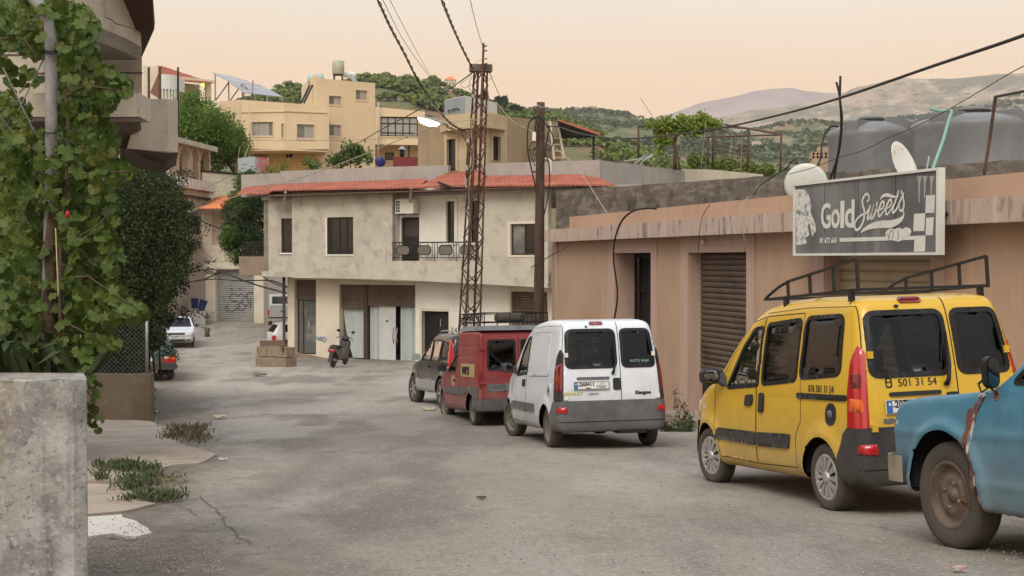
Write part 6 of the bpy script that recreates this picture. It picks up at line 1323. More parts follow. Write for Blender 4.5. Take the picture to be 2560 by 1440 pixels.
def block(label,x0,y0,x1,y1,Y,holes):
 f = facepx(x0,Y,x1,Y - .02); u0,u1,z0,z1 = f.rect(x0,y0,x1,y1); hs = []
 if holes:
  for i in range(4):
   for j in range(2):
    c = (u0 + (u1 - u0) * (i + .5) / 4,z0 + (z1 - z0) * (j + .5) / 2); rr = (u1 - u0) * .085; hs.append([(c[0] + rr * math.cos(a),c[1] + rr * math.sin(a)) for a in np.linspace(0,6.283,9)[:-1]])
 mb = MB(); mb.slab(rect(u0,u1,z0,z1),hs,f.w,0,-.3); o = mb.build('hollow_block',mk('clay_block',(.40,.29,.19),.9) if 'clay_block' not in bpy.data.materials else bpy.data.materials['clay_block']); solo(o,label,'block','hollow blocks stacked beside the smaller tank')
 if holes: mb = MB(); mb.slab(rect(u0 + .01,u1 - .01,z0 + .01,z1 - .01),[],f.w,-.12,-.2); b = mb.build('core',M.inside,o) if False else None
block('hollow clay block with round holes, middle of its small stack',2029,380.5,2070,396.5,26.6,True)
block('plain clay block, lowest of the small stack',2031,397,2070,430,26.6,False)
block('short clay block on top of the small stack',2046,367,2071,380,26.6,False)
def wirething(name,label,pts,r,m=None,cat='cable',group=None,n=6,smooth=True):
 P_ = [Vector(p) if isinstance(p,Vector) else at(*p) for p in pts]; fine = []
 for i in range(len(P_) - 1):
  a,b,c,d = P_[max(i - 1,0)],P_[i],P_[i + 1],P_[min(i + 2,len(P_) - 1)]
  for k in range(6): t = k / 6; fine.append(.5 * ((2 * b) + (c - a) * t + (2 * a - 5 * b + 4 * c - d) * t * t + (3 * b - a - 3 * c + d) * t ** 3) if smooth else b.lerp(c,t))
 fine.append(P_[-1]); mb = MB(); mb.tube(fine,r,n); return solo(mb.build(name,m or M.cable,normals=False),label,cat,group)
wirething('overhead_cable','thick black cable sagging from the wooden pole across the tan shop',[(5200,-1500,4.5),(3500,-400,6.2),(2760,5,8.0),(2560,88,9.2),(2330,166,11),(2100,245,13.5),(1950,287,16),(1800,320,19),(1650,341,23),(1540,346,26),(1450,334,29),(1392,316,31.5),(1366,318,32.7)],.0145)
wirething('conduit','upright black pipe rising behind the sign beside the tanks',[(2101,190,21.3),(2100,250,21.3),(2105,300,21.4),(2097,380,21.6),(2072,458,22)],.022,cat='pipe')
wirething('conduit','second thinner black pipe bent away at its top, beside the upright one',[(2091,206,21.4),(2099,240,21.35),(2103,300,21.5),(2100,350,21.7),(2083,460,22)],.02,cat='pipe')
wirething('hose','black hose looping from the smaller tank down to the roof',[(2095,316,26.8),(2078,316,26.6),(2062,335,26.4),(2054,370,26.2),(2050,400,26),(2040,420,25.8)],.022,cat='hose')
wirething('green_hose','faded green hose tied across the large tank',[(2326,272,24.2),(2352,278,24.2),(2378,277,24.2),(2372,300,24),(2358,350,23.6),(2340,400,22.8),(2326,440,21),(2322,458,19.5)],.03,mk('green_hose_rubber',(.19,.36,.27),.7),'hose')
wirething('rusty_post','thin rusty post standing on the roof before the large tank',[(2460,437,19),(2474,350,19),(2489,240,19)],.025,M.rust,'post',smooth=False)
wirething('pipe_rail','black pipe reaching right from the top of the rusty post',[(2488,242,19),(2560,228,17.6),(2700,205,15.5)],.022,M.darkmetal,'pipe',smooth=False)
wirething('drop_wire','thin black wire crossing the tanks down to the round dish',[(4200,-700,6),(3200,-140,9),(2700,110,12),(2560,165,14),(2460,222,16),(2360,280,18),(2285,318,19),(2225,343,20),(2160,375,21),(2095,395,21.5),(2030,420,22),(1970,436,22.5)],.006)
wirething('drop_wire','black wire hanging in a peak left of the round dish',[(2000,420,23),(1985,400,23.2),(1965,420,23.5),(1935,440,24),(1900,465,24.5),(1885,488,25)],.012)
wirething('wall_cable','thick black cable arching over the cornice down the tan wall',[(1640,522,24.3),(1610,521,24.6),(1578,530,25),(1553,555,25.3),(1537,600,25.6),(1534,650,25.7),(1543,720,25.7),(1542,760,25.75),(1535,800,25.9)],.02)
wirething('wall_wire','thin brown wire hanging from the parapet above the half open shutter',[(1775,510,23.3),(1755,545,23.4),(1748,590,23.35),(1746,630,23.6)],.007,M.wood)
wirething('wall_wire','pale wire hanging down right of the half open shutter',[(1870,493,22),(1852,520,21.9),(1850,560,21.8),(1862,600,21.8),(1861,628,22)],.007,M.wire)
wirething('stay_rod','thin rusty rod leaning from the wooden pole to the cornice',[(1328,668,32.5),(1380,637,31),(1431,610,29.2)],.012,M.rust,'rod',smooth=False)
# a light bulb holder over the half open shutter
bl = MB(); p_ = WL.w(*WL.hit(1766,605),.06); bl.lathe([(.02,-.05),(.05,-.02),(.05,.02),(.02,.05)],12,p_,'Y'); solo(bl.build('bulb_holder',M.dish),'small white bulb holder on the tan wall above the half open shutter','lamp')
# ------------------------------------------------------------------ wooden pole
zg_ = g(0,33); bt = at(1345,HOR,33); bt.z = zg_ - .3; tp = at(1352,256,33)
wp = T('utility_pole','weathered wooden utility pole draped in black cable loops','pole',(bt.x,bt.y,zg_))
mb = MB(); pts = [bt.lerp(tp,t) for t in np.linspace(0,1,14)]; mb.tube(pts,[.155 - .05 * i / 13 for i in range(14)],14); mb.build('trunk',M.wood,wp)
def ploop(pts,r,m=None,nm='cable_loop'):
 P_ = [at(x,y,Y) for x,y,Y in pts]; fine = []
 for i in range(len(P_) - 1):
  a,b,c,d = P_[max(i - 1,0)],P_[i],P_[i + 1],P_[min(i + 2,len(P_) - 1)]
  for k in range(6): t = k / 6; fine.append(.5 * ((2 * b) + (c - a) * t + (2 * a - 5 * b + 4 * c - d) * t * t + (3 * b - a - 3 * c + d) * t ** 3))
 mb = MB(); mb.tube(fine + [P_[-1]],r,6); mb.build(nm,m or M.cable,wp,normals=False)
q = 32.75
ploop([(1335,292,q),(1322,310,q),(1318,345,q),(1320,380,q),(1328,420,q),(1336,455,q),(1340,480,q)],.02)
ploop([(1334,288,q),(1340,300,q),(1338,320,q),(1342,330,q),(1355,322,q),(1360,305,q)],.022)
ploop([(1360,305,q),(1378,330,q),(1383,355,q),(1374,374,q),(1362,376,q)],.016)
ploop([(1366,318,q),(1374,316,q),(1369,340,q),(1362,380,q),(1358,405,q),(1350,418,q),(1337,430,q),(1333,428,q)],.02)
ploop([(1362,380,q),(1372,410,q),(1374,440,q),(1371,480,q),(1364,520,q),(1358,545,q)],.017)
ploop([(1340,355,q),(1328,358,q),(1324,372,q),(1328,390,q),(1338,415,q)],.012)
ploop([(1316,374,q),(1330,376,q),(1340,368,q),(1332,384,q),(1341,388,q)],.012)
ploop([(1328,300,q),(1345,291,q),(1360,303,q)],.03)
ploop([(1343,262,q),(1352,268,q - .05),(1362,266,q)],.012,M.galv,'binding_wire')
for a,b,c in ((1333,330,352),(1375,400,430)):
 mb = MB(); p0 = at(a + 2,b,32.8); p1 = at(a + 2,c,32.8); mb.bar(p0,p1,.09 if a < 1350 else .03); mb.build('insulator',M.frame,wp)
ploop([(1356,735,32.8),(1366,750,32.7),(1368,780,32.7),(1370,800,32.7)],.01)
# ------------------------------------------------------------------ rusty lattice tower and its street lamp
YT = 36.; tb = at(1167,HOR,YT); tb.z = g(0,YT); tt = at(1202,176,YT)
tw = T('lattice_pole','rusty steel lattice utility pole tangled with wires','pole',tb)
def leg(i,t):
 c = tb.lerp(tt,t); h = (.36 * (1 - t) + .215 * t); a = R(45 + 90 * i + 24); return c + Vector((math.cos(a),math.sin(a),0)) * h * 1.05
for i in range(4):
 mb = MB(); a,b = leg(i,0),leg(i,1.0); cdir = (tb - a); cdir.z = 0; cdir.normalize(); r_ = Vector((-cdir.y,cdir.x,0)); w_ = .055
 d1,d2 = (cdir + r_).normalized() * w_,(cdir - r_).normalized() * w_
 mb.hexa([a,a + d1,a + d1 * .99 + d2 * .14,a + d2 * .14 + d1 * .14,a + d1 * .14 + d2,a + d2],[b,b + d1,b + d1 * .99 + d2 * .14,b + d2 * .14 + d1 * .14,b + d1 * .14 + d2,b + d2]); mb.build('leg',M.rust,tw)
nb = 21
for i in range(4):
 for k in range(nb):
  t0,t1 = k / nb,(k + 1) / nb; a,b = (leg(i,t0),leg((i + 1) % 4,t1)) if (k + i) % 2 else (leg((i + 1) % 4,t0),leg(i,t1))
  mb = MB(); mb.bar(a,b,.034,.008,(0,1,.3)); mb.build('brace',M.rust,tw)
mb = MB(); a = leg(3,1) * .5 + leg(0,1) * .5; mb.box(tt + Vector((.0,-.05,.05)),(.62,.30,.20),R(8)); mb.build('cap_beam',mk('old_timber_cap',(.15,.115,.09),.9,[((.08,.06,.045),6,.45,.65)]),tw)
mt0,mt1 = at(1196,470,YT - .25),at(1209,108,YT - .25)
mb = MB(); mb.bar(mt0.lerp(mt1,.42),mt1,.09,.06); mb.build('mast',M.rust,tw)
for y in (116,128,148,160): mb = MB(); p = at(1207.5 + (108 - y) * -.0,y,YT - .25); mb.bar(p + Vector((.04,0,0)),p + Vector((.12,0,.02)),.03); mb.build('step_bolt',M.rust,tw)
def tw_wire(pts,r,m=None):
 P_ = [at(x,y,Y) for x,y,Y in pts]; fine = []
 for i in range(len(P_) - 1):
  a,b,c,d = P_[max(i - 1,0)],P_[i],P_[i + 1],P_[min(i + 2,len(P_) - 1)]
  for k in range(5): t = k / 5; fine.append(.5 * ((2 * b) + (c - a) * t + (2 * a - 5 * b + 4 * c - d) * t * t + (3 * b - a - 3 * c + d) * t ** 3))
 mb = MB(); mb.tube(fine + [P_[-1]],r,5); mb.build('wire',m or M.cable,tw,normals=False)
y_ = YT - .5
for pts,r,m in (([(1172,330,y_),(1166,325,y_),(1150,318,y_),(1120,325,y_),(1150,322,y_),(1190,300,y_),(1210,290,y_)],.01,M.wire),([(1185,178,y_),(1165,200,y_),(1152,208,y_),(1160,220,y_),(1180,210,y_)],.006,None),([(1180,190,y_),(1172,215,y_),(1182,235,y_)],.007,None),([(1178,172,y_),(1190,155,y_),(1205,150,y_)],.006,M.wire),([(1222,180,y_),(1228,195,y_),(1218,202,y_)],.006,None),([(1180,370,y_),(1178,450,y_),(1172,560,y_),(1170,680,y_),(1172,800,y_),(1175,850,y_)],.012,None),([(1188,250,y_),(1178,320,y_),(1184,400,y_),(1172,470,y_),(1176,560,y_)],.008,M.wire),([(1168,430,y_),(1164,450,y_),(1166,470,y_)],.03,M.galv),([(1172,660,y_),(1180,740,y_),(1172,780,y_),(1186,800,y_)],.006,M.wire)): tw_wire(pts,r,m)
for p,s_ in (((1166,420),.14),((1169,352),.1),((1183,240),.1)): mb = MB(); mb.box(at(*p,y_),(s_ * .7,.08,s_)); mb.build('clamp',M.galv,tw)
sl_ = T('street_lamp','lit street lamp on a curved arm off the rusty lattice pole','street lamp',at(1170,440,YT - .5))
mb = MB(); mb.tube([at(x,y,YT - .5) for x,y in ((1166,445),(1168,400),(1170,372),(1168,355),(1160,342),(1146,331),(1128,321),(1112,316))],.033,8); mb.build('arm',M.rust,sl_)
hx,hy = at(1118,321,YT - .5),at(1047,299,YT - .9); ax = (hy - hx).normalized(); up_ = Vector((0,0,1)); sd = ax.cross(up_).normalized(); up_ = sd.cross(ax)
if up_.z < 0: up_ = -up_
L_ = (hy - hx).length; mb = MB(); sec = []
for t,w_,h_ in ((0,.05,.05),(.08,.09,.085),(.4,.13,.10),(.8,.145,.085),(1.0,.10,.04)): sec.append([hx + ax * L_ * t + sd * w_ * math.cos(a) + up_ * (h_ * max(0,math.sin(a)) + .06) for a in np.linspace(0,math.pi,9)])
n = 9; mb.add([v for s_ in sec for v in s_],[(i * n + k,i * n + k + 1,(i + 1) * n + k + 1,(i + 1) * n + k) for i in range(4) for k in range(n - 1)] + [tuple(range(n)),tuple(range(4 * n,5 * n))] + [(i * n,(i + 1) * n,(i + 1) * n + n - 1,i * n + n - 1) for i in range(4)],True); mb.build('lamp_housing',M.pipe,sl_)
mb = MB(); sec = []
for t,w_,h_ in ((.30,.06,.03),(.38,.11,.10),(.65,.13,.145),(.9,.115,.13),(1.03,.05,.04)): sec.append([hx + ax * L_ * t + sd * w_ * math.cos(a) + up_ * (.055 - h_ * max(0,math.sin(a))) for a in np.linspace(0,math.pi,9)])
mb.add([v for s_ in sec for v in s_],[(i * n + k,i * n + k + 1,(i + 1) * n + k + 1,(i + 1) * n + k) for i in range(4) for k in range(n - 1)] + [tuple(range(n)),tuple(range(4 * n,5 * n))],True); mb.build('lamp_lens',mk('lit_lens',(.9,.85,.7),.3,emit=((1,.78,.38),5.0)),sl_)
bl_ = bpy.data.lights.new('lamp_glow','POINT'); bl_.energy = 60; bl_.color = (1,.85,.5); bl_.shadow_soft_size = .12; bo_ = bpy.data.objects.new('lamp_glow',bl_); COL.objects.link(bo_); bo_.parent = sl_; bo_.location = at(1062,316,YT - .85) - Vector((0,0,.16)) - ORG[sl_]
# ------------------------------------------------------------------ overhead wires
def twist(label,pts,r):
 P_ = [at(*p) for p in pts]; fine = []
 for i in range(len(P_) - 1):
  a,b,c,d = P_[max(i - 1,0)],P_[i],P_[i + 1],P_[min(i + 2,len(P_) - 1)]
  for k in range(24): t = k / 24; fine.append(.5 * ((2 * b) + (c - a) * t + (2 * a - 5 * b + 4 * c - d) * t * t + (3 * b - a - 3 * c + d) * t ** 3))
 t_ = T('overhead_cable',label,'cable',P_[-1])
 for s_ in (0,math.pi):
  mb = MB(); mb.tube([p + Vector((math.cos(i * .55 + s_),.0,math.sin(i * .55 + s_))) * r for i,p in enumerate(fine)],r * .85,5); mb.build('strand',M.cable,t_,normals=False)
twist('thick twisted black cable sweeping down from the upper left to the lattice pole arm',[(300,-1150,9),(720,-450,14),(880,-130,20),(945,0,24),(975,65,26),(1012,135,28),(1045,200,30),(1085,260,32.5),(1120,302,34.5),(1150,322,35.3),(1172,322,35.6)],.018)
twist('twisted black cable running steeply up from the timber cap of the lattice pole',[(700,-1250,9),(960,-450,14),(1060,-110,20),(1105,0,25),(1130,62,29),(1155,118,33),(1182,172,35.6)],.02)
wirething('wire','thin wire running beside the thick twisted cable towards the green hill',[(380,-1000,9),(760,-380,14),(900,-110,20),(957,0,26),(1020,118,36),(1092,215,52)],.008)
wirething('wire','thin pale wire sloping down across the sky above the hill',[(450,-1000,9),(800,-380,14),(930,-90,20),(975,0,26),(1040,125,38),(1085,205,52)],.007)
wirething('wire','thin wire rising from the mast top of the lattice pole',[(1000,-1200,10),(1110,-420,17),(1165,-60,26),(1178,10,30),(1190,60,33),(1207,118,35.7)],.008)
wirething('wire','dark wire from the lattice pole down left past the yellow building',[(1186,178,35.7),(1120,225,38),(1040,278,42),(960,320,47),(860,378,54),(760,430,62),(620,468,72)],.016)
wirething('wire','pale wire from the lattice pole sloping down across the red eave',[(1184,298,35.7),(1100,312,38),(1010,345,41),(900,390,44),(800,428,47),(690,463,50),(560,500,52),(440,540,54),(330,580,55)],.016,M.wire)
wirething('wire','wire from the lattice pole down to the roof room corner',[(1222,178,35.7),(1245,230,40),(1275,290,46),(1340,340,52),(1390,372,56)],.010)
wirething('wire','pale wire crossing from the roof room to the tan shop roof',[(1240,255,40),(1280,300,38),(1330,330,36),(1400,380,33),(1450,430,31),(1520,537,27)],.009,M.wire)
wirething('wire','wire between the block wall and the grey house eave',[(500,478,70),(600,436,74),(760,447,62),(900,440,56)],.010)
wirething('wire','long level wire across the front of the yellow building',[(560,350,80),(800,352,82),(1040,345,84),(1300,340,80)],.010)
wirething('cable','black cable bundle hanging in front of the garage door',[(470,706,62),(512,697,61),(534,688,60.5),(552,680,60),(580,690,58),(640,712,57),(690,726,56),(716,733,55)],.035)
wirething('cable','second black cable level across the garage door',[(470,706,62),(530,698,60.5),(600,702,58.5),(670,701,57),(700,709,56),(716,716,55)],.03)
wirething('cable','black cable above the second one, dropping from the balcony slab',[(655,690,57),(680,706,56),(705,716,55.4),(718,718,55)],.025)
wirething('cable','dark cable slanting from the shrub to the conifer',[(350,515,50),(450,532,55),(520,560,60),(600,590,62)],.02)
wirething('drainpipe','brown drainpipe down the corner of the grey house ground floor',[GF.w(uG0 - .12,-.75,.1),GF.w(uG0 - .12,-2.5,.1),GF.w(uG0 - .12,-4.1,.1)],.07,mk('brown_pipe',(.10,.065,.05),.6),'pipe',smooth=False)
# ------------------------------------------------------------------ buildings further back
M.seethru = mk('pale_window_glass',(.36,.35,.31),.2,[((.22,.21,.19),.5,.45,.6)],spec=.5)
M.tanframe = mk('tan_frame',(.42,.37,.28),.6)
def block_walls(parent,pts,z0,z1,m,name='wall',close=True,th=.25):
 """walls round a plan of (x, y) points; z1 may be a list of heights at the points"""
 n = len(pts); z1 = z1 if isinstance(z1,(list,tuple)) else [z1] * n
 for i in range(n if close else n - 1):
  a,b = pts[i],pts[(i + 1) % n]; f = Face(a,b); l = (Vector(b[:2]) - Vector(a[:2])).length
  mb = MB(); mb.slab([(.003,z0),(l - .003,z0),(l - .003,z1[(i + 1) % n]),(.003,z1[i])],[],f.w,0,-th); mb.build(name,m,parent)
Zp = lambda x,y,Y: ray(x,y).z * Y
yb = T('apartment_building','yellow rendered apartment building with sliding windows and rooftop tanks','building',at(800,HOR,105) + Vector((0,0,-3)))
def front(parent,x0,Y0,x1,Y1,ytops,ybots,m,wins,th=.3,zbot=None,**kw):
 f = facepx(x0,Y0,x1,Y1); u0,u1 = f.hit(x0,300)[0],f.hit(x1,300)[0]
 t0,t1 = f.hit(x0,ytops[0])[1],f.hit(x1,ytops[1])[1]; b0,b1 = (zbot,zbot) if zbot is not None else (f.hit(x0,ybots[0])[1],f.hit(x1,ybots[1])[1])
 rs = [f.rect(*w_[:4]) for w_ in wins]
 mb = MB(); mb.slab([(u0,b0),(u1,b1),(u1,t1),(u0,t0)],[rect(*r_) for r_ in rs],f.w,0,-th); mb.build('wall',m,parent)
 for w_,r_ in zip(wins,rs):
  o = dict(mull=(.5,),fm=M.tanframe,pm=[M.greygl,M.seethru],fw=.09); o.update(w_[4] if len(w_) > 4 else {})
  window(f,parent,(r_[0] + .003,r_[1] - .003,r_[2] + .003,r_[3] - .003),-.08,depth=.08,**o)
  mb = MB(); mb.slab(rect(r_[0] - .08,r_[1] + .08,r_[2] - .08,r_[3] + .06),[rect(*r_)],f.w,.04,-.02); mb.build('window_surround',M.yellow if m in (M.yellow,M.yellowd) else m,parent)
 return f
# tall block
ft = front(yb,789,104,938,107,(195,208),None,M.yellow,[(822,240,853,263),(889,226,918,251),(822,312,852,341)],zbot=-4)
a,b = at(789,HOR,104),at(938,HOR,107); ztall = Zp(789,195,104); ztl = Zp(760,218,112)
fl = facepx(789,104.01,754,112); l = fl.hit(754,300)[0]; mb = MB(); mb.slab([(.31,-4),(l,-4),(l,ztl),(.31,ztl)],[],fl.w,0,-.3); mb.build('wall',M.yellow,yb)
mb = MB(); mb.prism([a + Vector((.2,.32,0)),b + Vector((-.02,.32,0)),b + Vector((-1.4,9,0)),a + Vector((.5,9,0))],6,ztall - .12); mb.build('roof',M.yellow,yb)
# projecting storey on the left of it
f1 = front(yb,599,101.5,712,101,(249,257),(372,374),M.yellow,[(629,305,683,341,dict(mull=(.25,.5,.75),pm=[M.seethru,M.curtain,M.curtain,M.greygl])),(712 - 3,312,711,345) if False else (704,309,709,345,dict(mull=(),pm=M.curtain,fw=.05))])
f2 = front(yb,712.3,101,816,102.2,(257,264),(375,373),M.yellow,[(742,311,785,347,dict(pm=[M.greygl,M.curtain]))])
front(yb,548,106,598.7,101.5,(254,249),(366,372),M.yellow,[])
e1,e2,e3,e0 = at(599,HOR,101.5),at(712,HOR,101),at(816,HOR,102.2),at(548,HOR,106)
fr_ = facepx(816,102.21,800,104.6); l = fr_.hit(801,300)[0]; mb = MB(); mb.slab(rect(.02,abs(l),Zp(816,373,102.2),Zp(816,264,102.2)),[],lambda u,z,d: fr_.w(u * (1 if l > 0 else -1),z,d),0,-.25); mb.build('wall',M.yellow,yb)
mb = MB(); mb.prism([e0,e1,e2,e3,at(812,HOR,108),at(560,HOR,112)],Zp(712,376,101),Zp(712,373.5,101)); mb.build('floor_slab',M.yellow,yb)
mb = MB(); mb.prism([e0 + Vector((.1,.4,0)),e1 + Vector((0,.4,0)),e2 + Vector((0,.4,0)),e3 + Vector((-.1,.4,0)),at(812,HOR,112),at(560,HOR,118)],Zp(712,280,101),Zp(712,275,101)); mb.build('roof',M.yellow,yb)
for f_,x0,x1 in ((f1,599,712),(f2,712.4,816)):
 u0,u1 = f_.hit(x0,280)[0],f_.hit(x1,280)[0]; z = f_.hit((x0 + x1) / 2,281)[1]; mb = MB(); mb.wall(f_,rect(u0,u1,z,z + .1),[],.07,.08); mb.build('string_course',M.yellow,yb)
# deep yellow wall below
front(yb,596,104.6,789,104.2,(371,371),None,M.yellowd,[(631,366,671,394,dict(mull=(.45,),fm=M.darkmetal,pm=[M.blackgl,M.curtain])),(715,372,732,394,dict(mull=(.55,),fm=M.darkmetal,pm=[M.curtain,M.blackgl]))],zbot=-4)
# glazed wing on the right
fw_ = front(yb,938.3,107,1062,107.6,(267,279),(320,325),M.yellow,[(951,292,1045,341,dict(mull=(.2,.4,.6,.78),rows=(.18,.66),fm=M.darkmetal,pm=M.curtain,fw=.08))],zbot=Zp(1000,362,107.3))
front(yb,938.3,109,1062,109.6,(355,362),None,M.yellow,[(962,381,985,400,dict(mull=(),fm=M.darkmetal,pm=M.blackgl))],zbot=-4)
mb = MB(); c1,c2 = at(938.5,HOR,107.01),at(1062,HOR,107.61); mb.prism([c1,c2,c2 + Vector((0,3,0)),c1 + Vector((0,3,0))],Zp(1000,362,107.3),Zp(1000,357,107.3)); mb.build('balcony_slab',M.yellow,yb)
for x in (1022,1046): mb = MB(); mb.bar(at(x,362,107.8),at(x,420,107.8),.12); mb.build('post',M.darkmetal,yb)
mb = MB(); fx_ = facepx(1049,107.7,1062,107.8);
for x,y0,y1 in ((624,262,410),(946,255,420)): mb = MB(); mb.tube([at(x,y0,100.6 if x < 700 else 106.6),at(x,y1,100.6 if x < 700 else 106.6)],.07,6); mb.build('drainpipe',M.tanframe,yb)
mb = MB(); mb.bar(at(754,256,103.4),at(774,213,105),.12); mb.build('ladder_rail',M.darkmetal,yb); mb = MB(); mb.bar(at(760,257,103.4),at(781,213,105),.12); mb.build('ladder_rail',M.darkmetal,yb)
# solar panels
sp_ = T('solar_array','tilted blue grey solar panels on a steel frame above the yellow building','solar panel',at(620,250,106))
M.solar = mk('solar_panel',(.17,.20,.23),.2,[((.23,.26,.29),1.5,.45,.7)],spec=.6)
tl,tr,br_,bl_ = at(531,181,104),at(612,196,110),at(708,242,110),at(585,206,104)
def quadp(a,b,c,d,n1,n2,nm):
 for i in range(n1):
  for j in range(n2):
   g1,g2 = .02,.02; q = [a.lerp(b,(i + g1) / n1).lerp(d.lerp(c,(i + g1) / n1),(j + g2) / n2),a.lerp(b,(i + 1 - g1) / n1).lerp(d.lerp(c,(i + 1 - g1) / n1),(j + g2) / n2),a.lerp(b,(i + 1 - g1) / n1).lerp(d.lerp(c,(i + 1 - g1) / n1),(j + 1 - g2) / n2),a.lerp(b,(i + g1) / n1).lerp(d.lerp(c,(i + g1) / n1),(j + 1 - g2) / n2)]
   mb = MB(); mb.hexa([v - Vector((0,0,.05)) for v in q],q); mb.build(nm,M.solar,sp_)
quadp(at(531,181,104),at(588,191,112),at(658,215,112),at(572,203,104),4,2,'solar_panel')
quadp(at(574,206,104),at(662,217,112),at(708,242,112),at(618,238,106) if False else at(610,232,104),4,2,'solar_panel')
for p_,q_ in (((538,184),(538,252)),((572,204),(572,252)),((606,210),(606,254)),((632,200),(632,252)),((610,232),(610,254)),((668,238),(668,254)),((706,242),(706,258)),((540,250),(572,206)),((575,252),(605,210)),((640,250),(610,212))): mb = MB(); mb.bar(at(*p_,106),at(*q_,106),.09); mb.build('frame_leg',mk('mauve_steel',(.25,.2,.24),.5) if 'mauve_steel' not in bpy.data.materials else bpy.data.materials['mauve_steel'],sp_)
# roof tanks and heater on the tall block
def roof_tank(label,x0,x1,y0,y1,Y,m,legs,horizontal=False):
 c = at((x0 + x1) / 2,HOR,Y); r_ = (x1 - x0) / 2 * Y / F; zt_,zb_ = Zp((x0 + x1) / 2,y0,Y),Zp((x0 + x1) / 2,y1,Y); c.z = zb_ - (.9 if legs else 0); t = T('water_tank',label,'water tank',c)
 mb = MB()
 if horizontal:
  rr = (zt_ - zb_) / 2; mb.lathe([(.01,-r_),(rr * .7,-r_ * .97),(rr,-r_ * .82),(rr,r_ * .82),(rr * .7,r_ * .97),(.01,r_)],24,Vector((c.x,c.y,zb_ + rr)),'X',caps=False)
 else: h = zt_ - zb_; mb.lathe([(.01,0),(r_ * .95,0),(r_,.06),(r_,h * .45),(r_ * 1.03,h * .5),(r_,h * .55),(r_,h * .9),(r_ * .8,h * .96),(r_ * .35,h * .97),(r_ * .32,h),(.01,h)],28,Vector((c.x,c.y,zb_)),caps=False)
 mb.build('tank_body',m,t,normals=False)
 if legs:
  for k in range(4): a_ = R(45 + 90 * k); d = Vector((math.cos(a_),math.sin(a_),0)) * r_ * .95; mb = MB(); mb.bar(Vector((c.x,c.y,zb_ - .9)) + d,Vector((c.x,c.y,zb_)) + d,.07); mb.build('leg',M.darkmetal,t)
  mb = MB(); mb.prism([Vector((c.x,c.y,0)) + Vector((math.cos(R(45 + 90 * k)),math.sin(R(45 + 90 * k)),0)) * r_ * 1.1 for k in range(4)],zb_ - .08,zb_ - .003); mb.build('platform',M.darkmetal,t)
roof_tank('sage green upright tank on a legged stand on the yellow building roof',832,862,151,186,108,M.tankg,True)
roof_tank('pale blue horizontal tank at the edge of the yellow building roof',771,811,184,213,107,M.tankw,False,True)
ht = T('solar_heater','small rooftop solar water heater beside the green tank','water heater',at(880,205,109)); mb = MB(); mb.lathe([(.01,-.55),(.22,-.5),(.26,-.4),(.26,.4),(.22,.5),(.01,.55)],18,at(875,187,109),'X',caps=False); mb.build('cylinder',M.dish,ht,normals=False)
mb = MB(); mb.hexa([at(872,190,108.5),at(880,187,108.5),at(894,205,107.5),at(886,208,107.5)],[at(872,189,108.6),at(880,186,108.6),at(894,204,107.6),at(886,207,107.6)]); mb.build('collector',M.solar,ht)
# things between the grey house roof and the yellow building
rb = T('steel_box','dark red steel box on the grey house roof','box',at(1010,412,60)); mb = MB(); mb.prism([at(983,HOR,60),at(1046,HOR,60),at(1046,HOR,62),at(988,HOR,62)],Zp(1010,416,60),Zp(1010,392,60)); mb.build('box',mk('dark_red_steel',(.17,.03,.03),.6),rb)
bb = MB(); c = at(950,404,60); bb.lathe([(.01,-.22),(.20,-.22),(.215,-.2),(.22,-.2),(.235,0),(.24,.02),(.235,.04),(.23,.3),(.22,.42),(.01,.42)],24,c,'Y',caps=False); solo(bb.build('barrel',mk('blue_barrel',(.022,.025,.13),.4),normals=False),'deep blue plastic barrel lying end on beside the red box','barrel')
pt = T('painted_box','steel box with a pale blue side and a rubbed red side','box',at(640,432,84)); f1_ = facepx(595,85,628,83.6); f2_ = facepx(628,83.6,672,84.6)
M.redrub = mk('rubbed_red_steel',(.40,.13,.13),.7,[((.36,.36,.35),.9,.5,.62)]); M.paleb = mk('pale_blue_steel',(.40,.46,.47),.6,[((.45,.3,.28),2,.62,.75)])
for f_,x0,x1,m in ((f1_,595,628,M.paleb),(f2_,628,672,M.redrub)): u0,u1 = f_.hit(x0,410)[0],f_.hit(x1,410)[0]; mb = MB(); mb.wall(f_,rect(u0 + .002,u1 - .002,Zp(628,432,83.8),Zp(628,392,83.8)),[],0,.3); mb.build('side_panel',m,pt)
mb = MB(); mb.wall(f1_,rect(f1_.hit(605,410)[0],f1_.hit(619,410)[0],Zp(612,411.5,84),Zp(612,408.5,84)),[],.01,.012); mb.build('arrow_mark',M.redrub,pt)
ch = T('chimney_cowl','small conical metal chimney cowl by the red box','chimney',at(1005,392,61)); c = at(1005,371,61); mb = MB(); mb.lathe([(.24,-.06),(.2,-.05),(.02,.12)],14,c); mb.build('cowl',M.galv,ch); mb = MB(); mb.tube([at(1005,374,61),at(1005,392,61)],.11,8); mb.build('flue',M.darkmetal,ch)
